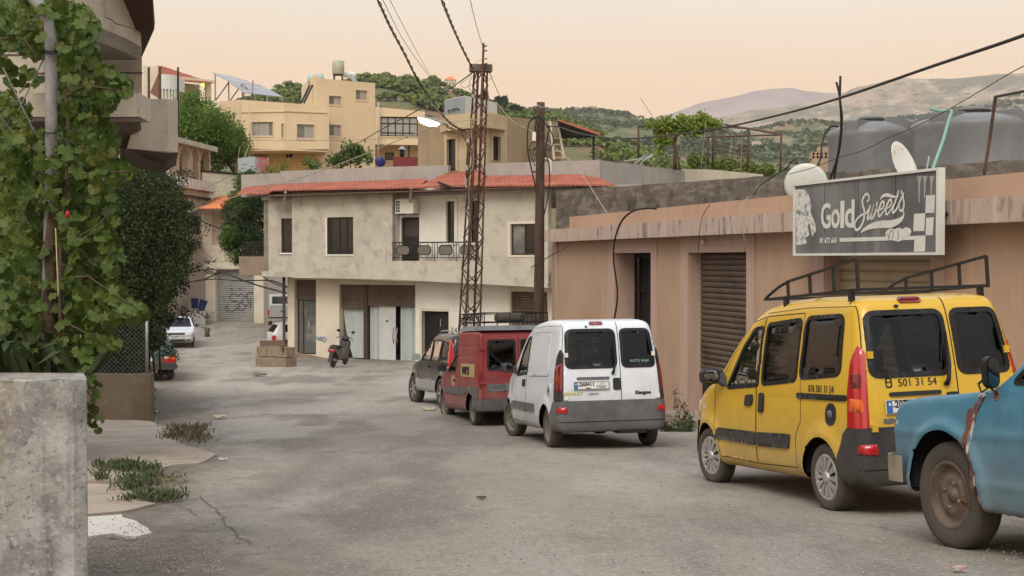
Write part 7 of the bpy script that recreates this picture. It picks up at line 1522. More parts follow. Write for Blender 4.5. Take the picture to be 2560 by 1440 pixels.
# air conditioner, ladder, canopy, floodlights on the grey house
ac = T('air_conditioner','white air conditioner box under the eave by the balcony','air conditioner',RC.w(*RC.hit(1012,536))); fa = RC.shift(.02); u0,u1,z0,z1 = RC.rect(991,498,1036,534,.4); fo = RC.shift(.0)
mb = MB(); mb.wall(RC,rect(u0,u1,z0,z1),[],.48,.36); bx = mb.build('case',mk('ac_white',(.60,.58,.50),.5),ac)
for i in range(2):
 for j in range(4):
  a = u0 + .04 + i * .10; zb_ = z0 + .06 + j * (z1 - z0 - .1) / 4; mb = MB(); mb.wall(RC,rect(a,a + .075,zb_,zb_ + (z1 - z0 - .1) / 5),[],.487,.01); mb.build('vent',M.darkmetal,bx)
mb = MB(); mb.lathe([(.05,.0),(.05,.01)],14,RC.w(u1 - .1,z1 - .12,.48),'Y'); mb.build('badge',M.darkmetal,bx)
for a in (u0 + .1,u1 - .1): mb = MB(); mb.bar(RC.w(a,z0 - .02,.0),RC.w(a,z0 - .02,.46),.04); mb.build('bracket',M.darkmetal,ac)
ld = T('ladder','pale wooden ladder leaning on the roof room wall','ladder',at(1400,400,55.5)); la,lb,lc,ldd = at(1385,400,55),at(1410,398,55.4),at(1375,305,56.5),at(1394,308,56.9)
M.palewood = mk('pale_wood',(.40,.35,.27),.9)
for a,b in ((la,lc),(lb,ldd)): mb = MB(); mb.bar(a,b,.09); mb.build('rail',M.palewood,ld)
for k in range(6): t = .06 + k * .17; mb = MB(); mb.bar(la.lerp(lc,t),lb.lerp(ldd,t),.07); mb.build('rung',M.palewood,ld)
cn = T('roof_canopy','lean-to canopy of dark corrugated sheet with a red edge on the house roof','canopy',at(1440,345,57));
A_,B_,C_,D_ = at(1393,301,55.5),at(1500,338,55.5),at(1478,343,60),at(1395,345,60)
roofstrip(D_,C_,B_,A_,cn,mk('dark_sheet',(.05,.04,.035),.7),.3,1,'roof_sheet',.03)
mb = MB(); mb.bar(A_ + Vector((0,-.05,.03)),B_ + Vector((0,-.05,.03)),.10); mb.build('edge_trim',M.tile,cn)
mb = MB(); mb.bar(at(1484,342,56),at(1484,402,56),.1); mb.build('post',M.darkmetal,cn)
def flood(label,x,y,x2,y2,Y):
 t = T('floodlight',label,'floodlight',at(x2,y2,Y)); a,b = at(x,y,Y),at(x2,y2,Y); d = (b - a).normalized(); mb = MB(); mb.bar(a - d * .55,a + d * .15,.36,.07); mb.build('lamp_head',M.darkmetal,t)
 mb = MB(); mb.tube([a,b,b - Vector((0,0,.4))],.025,6); mb.build('bracket',M.galv,t)
flood('dark floodlight on a bent bracket on the grey roof parapet',893,402,926,418,54.5); flood('dark floodlight sticking out under the tiled gable',1128,468,1160,480,50.4)
for x,y0,y1,Y in ((1394,400,430,54),): wirething('roof_pipe','short white bent pipe on the right parapet of the grey house',[(1362,396,53.2),(1375,402,53.2),(1376,432,53.2)],.03,M.frame,'pipe')
# pergola on the far roof
pg = T('pergola','rusty steel pergola frame on the far roof with a vine over its left half','pergola',at(1780,425,58))
for pts,r in (([(1596,397,60),(1596,316,60)],.07),([(1596,316,60),(1690,311,60),(1780,306,60)],.06),([(1780,306,60),(1870,321,57),(1953,336,54)],.06),([(1953,336,54),(1951,432,54)],.06),([(1765,343,56),(1953,337,54)],.05),([(1871,322,57),(1869,428,57)],.06),([(1686,343,58),(1686,424,58)],.07),([(1771,345,58),(1769,416,58)],.06),([(1783,310,59.5),(1782,414,59.5)],.05),([(1820,318,58),(1871,322,57)],.05)):
 mb = MB(); mb.tube([at(*p) for p in pts],r * .75,6); mb.build('bar',M.rust,pg)
for i,(y0,y1) in enumerate(((356,376),(361,379),(366,387),(380,396),(352,364),(371,391))): mb = MB(); mb.tube([at(1783 + t * 94,y0 + (y1 - y0) * (1 - (1 - t) ** 2),58) for t in np.linspace(0,1,8)],.018,4); mb.build('slack_wire',M.rust,pg)
for i,(xa,ya,xb,yb_) in enumerate(((1602,246,1660,335),(1768,280,1752,420),(1830,285,1826,395),(1857,318,1852,430),(1632,300,1632,415))): wirething('wire',['thin rod leaning out of the pergola vine against the sky','thin pale wire hanging straight down the pergola middle','thin pale wire hanging down the bare half of the pergola','pale wire hanging nearest the right pergola posts','pale wire hanging near the left pergola post'][i],[(xa,ya,57),((xa + xb) / 2,(ya + yb_) / 2,57),(xb,yb_,57)],.009,M.wire if i else M.cable,n=4,smooth=False)
for i,q_ in enumerate(([(1560,402,56),(1592,399,56),(1617,388,56),(1632,388,55)],[(1588,413,55),(1592,404,55),(1632,389,55),(1606,404,55),(1600,414,55)])): wirething('bent_rail',['pale bent rail at the back of the far roof parapet','second pale bent rail with legs on the far roof parapet'][i],q_,.03,M.galv,'rail')
# ------------------------------------------------------------------ left background houses
gh = T('garage_house','cream house with an orange tiled roof and grey garage shutter','house',at(590,810,76)); GH = facepx(503,76.0,720,75.0)
s_ = GH.rect(541,675,635,807); zg2 = g(0,75.5)
u0,u1 = GH.hit(514,740)[0],GH.hit(663,740)[0]
mb = MB(); mb.wall(GH,rect(u0,u1,zg2 - .6,GH.hit(590,656)[1]),[rect(s_[0],s_[1],zg2 - .1,s_[3])],0,.4); mb.build('wall',M.cream,gh)
shutter(GH,gh,(s_[0] + .01,s_[1] - .01,zg2 - .08,s_[3] - .01),-.3,26,M.galv)
mb = MB(); mb.wall(GH,rect(u0 - .1,GH.hit(725,670)[0],GH.hit(590,672)[1],GH.hit(590,655)[1]),[],.12,.2); mb.build('lintel',M.cream,gh)
for a,b in ((541,541),(637,637)): mb = MB(); mb.wall(GH,rect(GH.hit(a - 7,740)[0],GH.hit(a - .5,740)[0],zg2 - .6,GH.hit(590,676)[1]) if a < 600 else rect(GH.hit(a,740)[0],GH.hit(661,740)[0],zg2 - .6,GH.hit(590,690)[1]),[],.12,.2); mb.build('pilaster',M.cream,gh)
fs_ = facepx(664,75.3,712,72.0); l = fs_.hit(735,740)[0]; mb = MB(); mb.slab(rect(.0,l,zg2 - .6,GH.hit(600,688)[1]),[],fs_.w,0,-.3); mb.build('wall',M.parapet,gh)
M.graf = mk('dark_spray',(.09,.09,.09),.8)
gq = [[(628,735),(620,731),(613,735),(609,744),(603,736),(597,735),(590,741),(583,736),(575,735),(570,745),(577,753),(590,754)],[(622,745),(622,770)],[(614,742),(616,760),(608,764),(600,757),(604,748),(596,758),(588,762)],[(611,768),(600,776),(590,772),(595,764),(586,772),(578,778),(568,776),(561,766),(559,776),(566,780)],[(598,724),(592,722)],[(578,724),(572,722)],[(566,764),(562,762)]]
scrawl(GH,gq,-.27,.05,M.graf,'graffiti',gh)
# upper storey of pale stone courses with a curtained recess
uf = facepx(503,76.3,640,75.6); rr = uf.rect(530,532,585,612); z0,z1 = GH.hit(590,654)[1],uf.hit(560,520)[1]; ua,ub_ = uf.hit(503,600)[0],uf.hit(640,600)[0]
mb = MB(); mb.wall(uf,rect(ua,ub_,z0,z1),[rect(*rr)],0,.3); mb.build('wall',M.cream,gh)
mb = MB(); mb.wall(uf,rect(rr[0],rr[1],rr[2],rr[3]),[],-.15,.1); mb.build('curtain',mk('pinkish_curtain',(.50,.40,.33),.95,[((.42,.33,.27),2,.45,.7,(4,4,.3))]),gh)
mb = MB(); mb.wall(uf,rect(rr[0] - .2,rr[1] + .8,uf.hit(560,527)[1],uf.hit(560,523)[1]),[],.3,.12); mb.build('awning_box',M.frame,gh)
for j in range(7):
 zz_ = z0 + .05 + j * .3
 if zz_ > rr[2] - .3: break
 for i in range(9): a = ua + .05 + i * .36 + (j % 2) * .15; mb = MB(); mb.wall(uf,rect(a,a + .345,zz_,zz_ + .285),[],.02,.03); mb.build('stone',M.cream,gh) if a + .345 < ub_ - .1 else None
for i in range(7):
 for k in range(2):
  zz_ = rr[2] + i * .30; a = ua + .02 + k * .34
  if zz_ + .29 < z1 and a + .3 < rr[0]: mb = MB(); mb.wall(uf,rect(a,a + .325,zz_,zz_ + .285),[],.02,.03); mb.build('stone',M.cream,gh)
roofstrip(at(499,521,74.6),at(640,522,74.0),at(612,489,78.5),at(578,489,79),gh,M.orange,.3,6)
roofstrip(at(499,521,74.6),at(499.5,518,80),at(540,495,80),at(578,489,79),gh,M.orange,.3,4)
# tan balcony block with black railing between the garage and the grey house
bk = T('balcony','brown rendered balcony block with black iron railing at the grey house side','balcony',at(630,690,57.4)); f_ = facepx(597,58,661,57.2); r_ = f_.rect(597.5,641,661,689); mb = MB(); mb.wall(f_,rect(*r_),[],0,2.5); mb.build('parapet',mk('brown_cement',(.25,.195,.14),.92,[((.19,.15,.11),1.3,.45,.7),((.31,.25,.19),3,.55,.75)]),bk)
for z in (.06,1.0): mb = MB(); mb.bar(f_.w(r_[0] + .1,r_[3] + z * .62 + .02,-.1),f_.w(r_[1],r_[3] + z * .62 + .02,-.1),.05); mb.build('rail',M.darkmetal,bk)
for k in range(13):
 u = r_[0] + .1 + k * (r_[1] - r_[0] - .1) / 12; mb = MB(); mb.bar(f_.w(u,r_[3],-.1),f_.w(u,r_[3] + .64,-.1),.03 if k not in (3,4,5,8,9,10) else .02); mb.build('baluster',M.darkmetal,bk)
for c in (.36,.72): u = r_[0] + .1 + (r_[1] - r_[0]) * c; mb = MB(); mb.slab(rounded(rect(u - .24,u + .24,r_[3] + .16,r_[3] + .5),.1),[rounded(rect(u - .2,u + .2,r_[3] + .2,r_[3] + .46),.08)],f_.w,-.07,-.11); mb.build('panel_frame',M.darkmetal,bk)
# yellow sliver wall and blue bins at the end of the lane
ys = MB(); f_ = facepx(497,79,516,79.4); r_ = f_.rect(497,655,516,755); ys.wall(f_,rect(r_[0],r_[1],-4,r_[3]),[],0,3); solo(ys.build('garden_wall',mk('orange_yellow_render',(.62,.33,.05),.9)),'narrow orange yellow wall beside the garage','wall')
def bin_(label,px,py,Y,rot):
 c = at(px,py,Y); t = T('wheelie_bin',label,'bin',c,'blue bins at the end of the lane',(0,rot,.4)); t.scale = (.6,.6,.6); M_ = bpy.data.materials.get('blue_bin') or mk('blue_bin',(.012,.022,.075),.5)
 mb = MB(); mb.hexa([(-.25,-.3,.05),(.25,-.3,.05),(.25,.3,.05),(-.25,.3,.05)],[(-.32,-.38,.95),(.32,-.38,.95),(.32,.38,.95),(-.32,.38,.95)]); mb.build('bin_body',M_,t,local=True)
 mb = MB(); mb.hexa([(-.34,-.4,.955),(.34,-.4,.955),(.34,.4,.955),(-.34,.4,.955)],[(-.30,-.36,1.06),(.30,-.36,1.06),(.30,.36,1.06),(-.30,.36,1.06)]); mb.build('lid',M_,t,local=True)
 for s_ in (-1,1): mb = MB(); mb.lathe([(.1,-.03),(.1,.03)],14,(.24,s_ * .28,.1),'Y'); mb.build('wheel',M.rubber,t,local=True)
kb_ = MB(); kb_.prism([at(466,HOR,73.5),at(513,HOR,73.5),at(513,HOR,76),at(466,HOR,78)],-4.6,ray(500,779).z * 73.5); solo(kb_.build('raised_bed',M.parapet),'low raised concrete bed beside the garage carrying the blue bins','planter')
bin_('upright blue bin standing furthest down the lane',487,772,75.5,0); bin_('blue bin tipped against the garage pillar',501,776,74.2,.35)
# loggia house with three arches
lh = T('arcade_house','tan house with three arches, orange framed window and pale railing','house',at(470,700,78)); AF = facepx(440,74,528,80)
zt0,zt1 = AF.hit(445,358)[1],AF.hit(528,372)[1]; zb_ = AF.hit(480,449)[1]; ua,ub_ = AF.hit(425,400)[0],AF.hit(527,400)[0]; ars = []
for x0,x1,yt in ((448,470,364),(475.5,496,369),(501,522,373)): u_0,u_1 = AF.hit(x0,400)[0],AF.hit(x1,400)[0]; ars.append(arch(u_0,u_1,zb_ + .02,AF.hit((x0 + x1) / 2,yt)[1]))
mb = MB(); mb.wall(AF,rect(ua,ub_,zb_,max(zt0,zt1)),ars,0,.35); mb.build('arcade',M.cream if False else mk('tan_stucco',(.40,.32,.24),.9,[((.33,.26,.19),1,.45,.7),((.25,.2,.15),1,.6,.85,ST,.6)]),lh)
for a_ in ars:
 ai = a_[2:]; cxm = (a_[0][0] + a_[1][0]) / 2; rr_ = (a_[1][0] - a_[0][0]) / 2; n_ = len(ai); zc_ = ai[0][1]; ot = [(cxm + (x - cxm) * 1.22,zc_ + (z - zc_) * 1.22) for x,z in ai]; mb = MB(); mb.slab(ai + ot[::-1],[],AF.w,.06,-.02); mb.build('arch_moulding',bpy.data.materials['tan_stucco'],lh)
mb = MB(); mb.hexa([AF.w(ua,zt0 - .02,.35),AF.w(ub_ + .3,zt0 - .02,.35),AF.w(ub_ + .3,zt0 - .02,-6),AF.w(ua,zt0 - .02,-6)],[AF.w(ua,zt0 + .28,.35),AF.w(ub_ + .3,zt0 + .28,.35),AF.w(ub_ + .3,zt0 + .28,-6),AF.w(ua,zt0 + .28,-6)]); mb.build('roof_slab',M.plaster,lh)
IB = AF.shift(-1.6); wi = IB.rect(436,411,459,444); M.tanst = mk('banded_tan_stone',(.50,.38,.25),.9,[((.43,.32,.21),3,.45,.65,(.4,.4,3))])
mb = MB(); mb.wall(IB,rect(IB.hit(405,400)[0],IB.hit(497,400)[0],zb_ - 1,zt0),[rect(*wi)],0,.25); mb.build('back_wall',M.tanst,lh); window(IB,lh,(wi[0] + .003,wi[1] - .003,wi[2] + .003,wi[3] - .003),-.06,.07,mull=(.45,),fm=M.frame,pm=M.greygl)
mb = MB(); mb.slab(rect(wi[0] - .16,wi[1] + .22,wi[2] - .12,wi[3] + .16),[rect(*wi)],IB.w,.08,-.05); mb.build('window_surround',mk('orange_surround',(.62,.20,.09),.85),lh)
mb = MB(); mb.wall(IB,rect(IB.hit(497,400)[0],IB.hit(523,400)[0],zb_,zt0),[],-.5,.25); mb.build('back_wall',M.darkmetal,lh)
mb = MB(); mb.wall(AF,rect(ua,ub_ - .1,AF.hit(470,472)[1],zb_ - .005),[],.3,.2); mb.build('balcony_front',mk('pale_mauve_render',(.50,.45,.42),.9),lh)
mb = MB(); mb.hexa([AF.w(ua,zb_ - .2,.09),AF.w(ub_,zb_ - .2,.09),AF.w(ub_,zb_ - .2,-5),AF.w(ua,zb_ - .2,-5)],[AF.w(ua,zb_ - .02,.09),AF.w(ub_,zb_ - .02,.09),AF.w(ub_,zb_ - .02,-5),AF.w(ua,zb_ - .02,-5)]); mb.build('floor_slab',M.plaster,lh)
for k in range(14): u = ua + (ub_ - ua) * (k + .5) / 14; mb = MB(); mb.bar(AF.w(u,AF.hit(470,470)[1],.33),AF.w(u,zb_ - .01,.33),.035); mb.build('baluster',M.frame,lh)
mb = MB(); mb.wall(AF,rect(ua - 3,ub_ - .3,-6,AF.hit(470,490)[1]),[rect(*AF.rect(476,540,501,586))],0,.3); mb.build('wall',mk('greige_render',(.36,.30,.24),.9,[((.3,.25,.2),1,.45,.7),((.2,.17,.14),1,.62,.85,ST,.6)]),lh)
mb = MB(); mb.wall(AF,rect(ua - 3,ub_ - .3,AF.hit(470,490)[1] + .002,AF.hit(470,472.2)[1]),[],.04,.3); mb.build('wall',bpy.data.materials['tan_stucco'],lh)
mb = MB(); mb.wall(AF,rect(ua - 3,ub_ - .2,AF.hit(470,490)[1] - .06,AF.hit(470,490)[1] + .06),[],.12,.14); mb.build('string_course',M.darkmetal,lh)
wq_ = AF.rect(476,540,501,586); window(AF,lh,(wq_[0] + .003,wq_[1] - .003,wq_[2] + .003,wq_[3] - .003),-.1,.06,mull=(.33,.66),rows=(.5,))
mb = MB(); mb.hexa([at(455,609,73),at(503,604,75),at(503,601,78),at(455,606,76)],[at(455,606,73),at(503,601,75),at(503,598,78),at(455,603,76)]); mb.build('lean_to_roof',mk('pink_sheet',(.42,.22,.19),.8),lh)
# pale block wall
bwl = T('block_wall','pale block gable wall behind the orange roof','wall',at(550,520,80)); bf = facepx(505.5,79,603,82); u0,u1,z0,z1 = bf.rect(506,434,603,535)
mb = MB(); mb.wall(bf,rect(u0,u1,-3,z1),[],-.03,.3); mb.build('wall',mk('block_mortar',(.46,.45,.34),.95),bwl); bw,bh = .42,.272; nrow = int((z1 - z0) / bh); base = None
for j in range(nrow):
 zc_ = z1 - (j + 1) * bh; uu_ = u0 - (bw / 2 if j % 2 else 0)
 while uu_ < u1 - .05:
  a,b = max(u0 + .004,uu_ + .008),min(u1,uu_ + bw - .008)
  if b - a > .08:
   d_ = rnd.uniform(-.006,.006); mb = MB(); mb.wall(bf,rect(a,b,zc_ + .008,zc_ + bh - .008),[],d_,.06); mb.build('block',M.whiteblk,bwl)
  uu_ += bw
mb = MB(); mb.wall(bf,rect(u0 - .1,u1 + .1,z1 + .002,z1 + .12),[],.08,.5); mb.build('coping',M.darkmetal,bwl)
# red roofed house far left and its porch
rh = T('red_roofed_house','cream house with a red hip roof at the skyline beside the pine','house',at(470,250,112)); f_ = facepx(380,112,529,116); u0,u1 = f_.hit(380,220)[0],f_.hit(528,220)[0]; z0 = f_.hit(528,208)[1]; wr_ = f_.rect(449,205,516,238)
mb = MB(); mb.wall(f_,rect(u0,u1,0,z0),[rect(wr_[0],wr_[1],wr_[2] - 3,wr_[3])],0,.3); mb.build('wall',mk('lemon_render',(.60,.56,.38),.9),rh); mb = MB(); mb.wall(f_,rect(wr_[0],wr_[1],wr_[2] - 3,wr_[3]),[],-1.2,.2); mb.build('back_wall',M.tanframe,rh)
roofstrip(at(380,196,111),at(530,207,115),at(405,166,119),at(392,166,118),rh,M.tile,.4,5)
mb = MB(); mb.wall(f_,rect(u0,u1 + .2,z0 - .0,z0 + .22),[],.5,.5); mb.build('eave_board',bpy.data.materials['lemon_render'],rh)
bulb = MB(); bulb.lathe([(.01,-.14),(.12,-.08),(.16,.02),(.1,.12),(.01,.14)],14,at(507,212,114)); solo(bulb.build('porch_lamp',mk('yellow_lamp',(.8,.6,.1),.4,emit=((1,.75,.08),2.2))),'lit yellow porch lamp under the red hip roof','lamp')
po = T('terrace','white curved terrace parapet with upright bars beyond the grey balcony','terrace',at(420,250,95));
for (x0,y0),(x1,y1) in (((402,185),(445,190)),):
 mb = MB(); cc = at(415,HOR,98); n_ = 10; ps = [cc + Vector((math.cos(a),math.sin(a),0)) * 1.1 for a in np.linspace(R(-150),R(20),n_)]; mb.hexa([Vector((p.x,p.y,Zp(420,222,97))) for p in ps] + [Vector((cc.x + 1,cc.y + 2,Zp(420,222,97)))],[Vector((p.x,p.y,Zp(420,186,97))) for p in ps] + [Vector((cc.x + 1,cc.y + 2,Zp(420,186,97)))]); mb.build('parapet',M.dish,po)
 for i in range(14): a = R(-150 + 170 * i / 13); p = cc + Vector((math.cos(a),math.sin(a),0)) * 1.06; mb = MB(); mb.bar((p.x,p.y,Zp(420,252,97)),(p.x,p.y,Zp(420,222,97)),.09); mb.build('baluster',M.dish,po)
mb = MB(); mb.hexa([at(358,252,90),at(395,252,90),at(395,252,94),at(358,252,94)],[at(358,164,90),at(395,166,90),at(395,168,94),at(358,166,94)]); mb.build('stair_house',M.cream,po)
for x in (372,400): mb = MB(); mb.bar(at(x,168,88),at(x,250,88),.14); mb.build('post',M.rust,po)
mb = MB(); mb.slab([(375,232),(402,168),(402,250)],[],lambda a,b,d: at(a,b,88 + d),0,.1); mb.build('brace_panel',mk('brown_panel',(.20,.10,.07),.8),po)
wirething('steel_post','tall thin black post rising behind the grey balcony',[(445,168,60),(445,240,60),(445,330,60)],.05,M.darkmetal,'post',smooth=False)
# low roof things: stone planter block at the grey house corner, planks
kb = T('stone_planter','tan stone kerb block in two courses at the grey house corner','planter',at(680,918,47)); f_ = facepx(641,47.8,716,47.0); r0 = f_.rect(642,868,716,892); r1 = f_.rect(640,893,716,921)
for i in range(3): a,b = r0[0] + (r0[1] - r0[0]) * i / 3,r0[0] + (r0[1] - r0[0]) * (i + 1) / 3; mb = MB(); mb.wall(f_,rect(a + .006,b - .006,r0[2] + .01,r0[3]),[],rnd.uniform(-.02,.02),.5); mb.build('stone',M.stone,kb)
for i in range(2): a,b = r1[0] + (r1[1] - r1[0]) * i / 2,r1[0] + (r1[1] - r1[0]) * (i + 1) / 2; mb = MB(); mb.wall(f_,rect(a + .006,b - .006,r1[2] - .3,r1[3]),[],.04 + rnd.uniform(-.02,.02),.6); mb.build('stone',M.stone,kb)
pn = MB(); pn.bar(at(651,858,47.9),at(712,857,47.2),.08,.2); solo(pn.build('plank',mk('brown_plank',(.15,.09,.06),.9)),'brown plank lying on the stone kerb block','plank')
pn = MB(); pn.bar(at(705,862,47.0),at(705,876,47.0),.2,.06); solo(pn.build('plank',bpy.data.materials['brown_plank']),'short pale ended plank standing beside the brown pipe','plank')
# ------------------------------------------------------------------ the near concrete house on the left
M.brwall = mk('brown_cement_wall',(.165,.125,.085),.93,[((.125,.093,.064),1.3,.45,.65),((.215,.165,.12),3,.52,.75),((.08,.06,.045),1.5,.62,.8,(1,1,2),.7)],[(.4,20,.02)])
YH = 14.5; Xr = at(358,HOR,YH).x; zh = lambda y,Y=YH: ray(358,y).z * Y
nh = T('concrete_house','unfinished grey concrete house with rounded and wedge shaped balconies','building',(Xr - 2,YH + 2,g(0,YH)))
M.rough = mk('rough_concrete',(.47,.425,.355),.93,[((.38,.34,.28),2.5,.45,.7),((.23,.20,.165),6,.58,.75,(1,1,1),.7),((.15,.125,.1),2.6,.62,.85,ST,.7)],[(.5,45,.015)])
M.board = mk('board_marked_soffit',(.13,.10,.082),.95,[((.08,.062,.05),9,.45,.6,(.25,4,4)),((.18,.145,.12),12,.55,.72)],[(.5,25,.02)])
NF = Face((Xr,YH),(Xr - 7,YH + .3))
def hbox(name,plan,z0,z1,m): mb = MB(); mb.prism(plan,z0,z1); return mb.build(name,m,nh)
skew = lambda x,y,Y: (x - .36 * (Y - y),Y)
hbox('wall',[(Xr,YH),skew(Xr,YH,19),(Xr - 7,19),(Xr - 7,YH + .3)],zh(292),4.6,M.rough)
hbox('wall',[(Xr - 1.25,YH + .7),skew(Xr - 1.25,YH + .7,19),(Xr - 7,19),(Xr - 7,YH + .8)],g(0,16) - .4,zh(292) - .004,M.brwall)
for i in range(4): u = .10 + i * .105; mb = MB(); mb.slab(rect(u,u + .055,zh(231),zh(186)),[],NF.w,.02,-.02); mb.build('relief_rib',M.rough,nh)
for y in (182,135): z = zh(y); mb = MB(); mb.wall(NF,rect(.0,6,z - .008,z + .008),[],.008,.03); mb.build('joint',M.board,nh)
# rounded balcony: deep half oval floor with its parapet
n_ = 26; zb0 = ray(300,105).z * 13.2; A_ = (at(356,HOR,13.4).x,13.4); rx = .60; ry = 1.5
plan = [(A_[0] - rx + rx * math.cos(a),14.4 - ry * 1.35 * math.sin(a) ** .9 * 1.0) for a in np.linspace(0,math.pi,n_)]
mxp = max(CX + F * x / y for x,y in plan); plan = [(x - (mxp - 356) * y / F,y) for x,y in plan]
mb = MB(); m_ = len(plan); mb.add([Vector((x,y,zb0)) for x,y in plan] + [Vector((x,y,4.6)) for x,y in plan],[(i,i + 1,m_ + i + 1,m_ + i) for i in range(m_ - 1)],True); mb.build('balcony_parapet',M.rough,nh)
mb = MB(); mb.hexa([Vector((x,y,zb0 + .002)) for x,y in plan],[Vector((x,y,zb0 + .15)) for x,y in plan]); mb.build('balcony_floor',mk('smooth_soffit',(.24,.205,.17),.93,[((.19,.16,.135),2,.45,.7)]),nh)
mb = MB(); cr_ = [(262,42),(280,50),(290,60),(303,62),(315,66),(330,70),(340,82)]; mb.tube([at(x,y,12.55 + (x - 262) * .006) for x,y in cr_],.006,4); mb.build('crack',M.board,nh)
# eave slab against the sky
mb = MB(); e0,e1 = ray(361,74).z * 14.2,ray(361,-60).z * 14.2
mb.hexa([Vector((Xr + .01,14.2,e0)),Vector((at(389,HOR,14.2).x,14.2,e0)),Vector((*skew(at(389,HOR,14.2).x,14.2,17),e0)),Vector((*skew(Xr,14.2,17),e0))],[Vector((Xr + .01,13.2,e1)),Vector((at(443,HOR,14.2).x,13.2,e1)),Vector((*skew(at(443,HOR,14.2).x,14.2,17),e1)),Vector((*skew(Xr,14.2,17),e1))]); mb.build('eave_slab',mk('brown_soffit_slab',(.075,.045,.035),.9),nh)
# first floor balcony: parapet band with boarded soffit, then the wedge beyond it
z0,z1 = ray(300,292).z * 13.9,ray(300,232).z * 13.9; xw = at(352,HOR,13.9).x
hbox('balcony_parapet',[(xw - 2.4,13.9),(xw,13.9),(xw - .05,14.49),(xw - 2.4,14.49)],z0,z1,M.rough)
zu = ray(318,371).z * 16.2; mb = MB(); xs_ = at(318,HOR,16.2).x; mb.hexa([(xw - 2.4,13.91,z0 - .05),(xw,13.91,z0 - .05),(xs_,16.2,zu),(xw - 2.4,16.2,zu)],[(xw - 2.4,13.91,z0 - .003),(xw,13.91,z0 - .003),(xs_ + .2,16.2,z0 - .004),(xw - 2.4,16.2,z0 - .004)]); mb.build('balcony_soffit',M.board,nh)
Y1,Y2,Y3 = 14.9,15.3,17.6; p_ = lambda x,y,Y: at(x,y,Y)
bot = [p_(318,371,Y1),p_(420,379,Y2 - .05),p_(445,381,Y2 + .25),p_(440,385,Y3),p_(300,385,Y3)]
topz = [p_(346,247,Y1).z,p_(420,249,Y2).z,p_(445,250,Y2 + .25).z,p_(440,252,Y2).z,p_(346,247,Y1).z]
for v in bot[3:]: v.z = bot[2].z
topp = [Vector((p_(352,300,Y1).x,Y1,topz[0]))] + [Vector((v.x,v.y,z)) for v,z in zip(bot[1:],topz[1:])]
mb = MB(); mb.hexa(bot,topp); mb.build('balcony_parapet',M.rough,nh)
zl = ray(392,425).z * 17.0; f0,f1 = Vector((p_(318,371,Y1).x,Y1 + 1.7,zl)),Vector((p_(394,425,16.9).x,16.9,zl)); f2_,f3_ = Vector((p_(394,425,17.5).x,17.5,zl)),Vector((f0.x - .3,17.5,zl))
dn = Vector((0,0,.004)); mb = MB(); mb.hexa([f0,f1,f2_,f3_],[bot[0] - dn,bot[2] - dn,bot[3] - dn,bot[4] - dn]); mb.build('balcony_soffit',M.board,nh)
for k in range(9):
 t = (k + .5) / 9; a,b = bot[0].lerp(f0,t),bot[2].lerp(f1,t); mb = MB(); mb.bar(a - Vector((0,.005,.004)),b - Vector((0,.005,.004)),.012,.012); mb.build('board_ridge',M.board,nh)
# ------------------------------------------------------------------ walls and fence on the left
M.oldcon = mk('lichened_concrete',(.31,.30,.275),.95,[((.21,.205,.19),7,.46,.6),((.40,.39,.37),4,.5,.66),((.30,.23,.15),1.1,.52,.72,(1.5,1.5,.5)),((.085,.082,.082),2.4,.53,.72,(4.5,4.5,.3),.85),((.46,.45,.43),30,.55,.66,(1,1,1),.6),((.09,.085,.08),34,.57,.68,(1,1,1),.7)],[(.6,35,.012),(.4,5,.03)])
cw_ = MB(); Y0 = 6.3; X0 = at(209,HOR,Y0).x; nx = 24; vs = []
bl_,tl_ = [],[]
plan = [(-7,Y0 + .7),(-2.8,Y0 + .02),(X0 - .05,Y0 - .02),(X0,Y0 + .02),(X0 - .022,Y0 + .10),(X0 - .135,Y0 + .36),(-2.8,Y0 + .40),(-7,Y0 + 1.1)]
fine = []
for i,p in enumerate(plan):
 q_ = plan[(i + 1) % len(plan)]; k_ = max(1,int(math.hypot(q_[0] - p[0],q_[1] - p[1]) / .08))
 fine += [(p[0] + (q_[0] - p[0]) * j / k_,p[1] + (q_[1] - p[1]) * j / k_) for j in range(k_)]
zt_ = lambda x,y: -.590 + .012 * mnoise.noise(Vector((x * 6,y * 6,1))) + .018 * mnoise.noise(Vector((x * 1.5,y,4)))
cw_.hexa([Vector((x,y,-2.2)) for x,y in fine],[Vector((x,y,zt_(x,y))) for x,y in fine]); solo(cw_.build('concrete_wall',M.oldcon),'thick lichen stained concrete wall end under the grape vine','wall')
Cx,Cy = at(375,HOR,25.2).x,25.2
lw = MB(); zt2 = Zp(375,936,25.2); pl_ = [(Cx - 5,25.3),(Cx,Cy),(Cx + .01,Cy + .2),(-10.2,36),(-10.45,36),(Cx - .25,Cy + .25),(Cx - 5,25.55)]
lw.hexa([Vector((x,y,-4.4)) for x,y in pl_],[Vector((x,y,zt2 - .0 - .05 * max(0,y - 26))) for x,y in pl_]); solo(lw.build('garden_wall',M.brwall),'low brown cement wall under the chain link fence','wall')
fe = T('fence','chain link fence on round posts along the low brown wall','fence',(Cx,Cy + .12,zt2))
for dx,nm in ((-.10,0),(-2.0,1)): x = Cx + dx; mb = MB(); mb.tube([(x,Cy + .1,zt2 - .1),(x,Cy + .1,zt2 + 1.32)],.03,8); mb.build('post',M.galv,fe)
mb = MB(); zt3 = zt2 + 1.2; step = .09
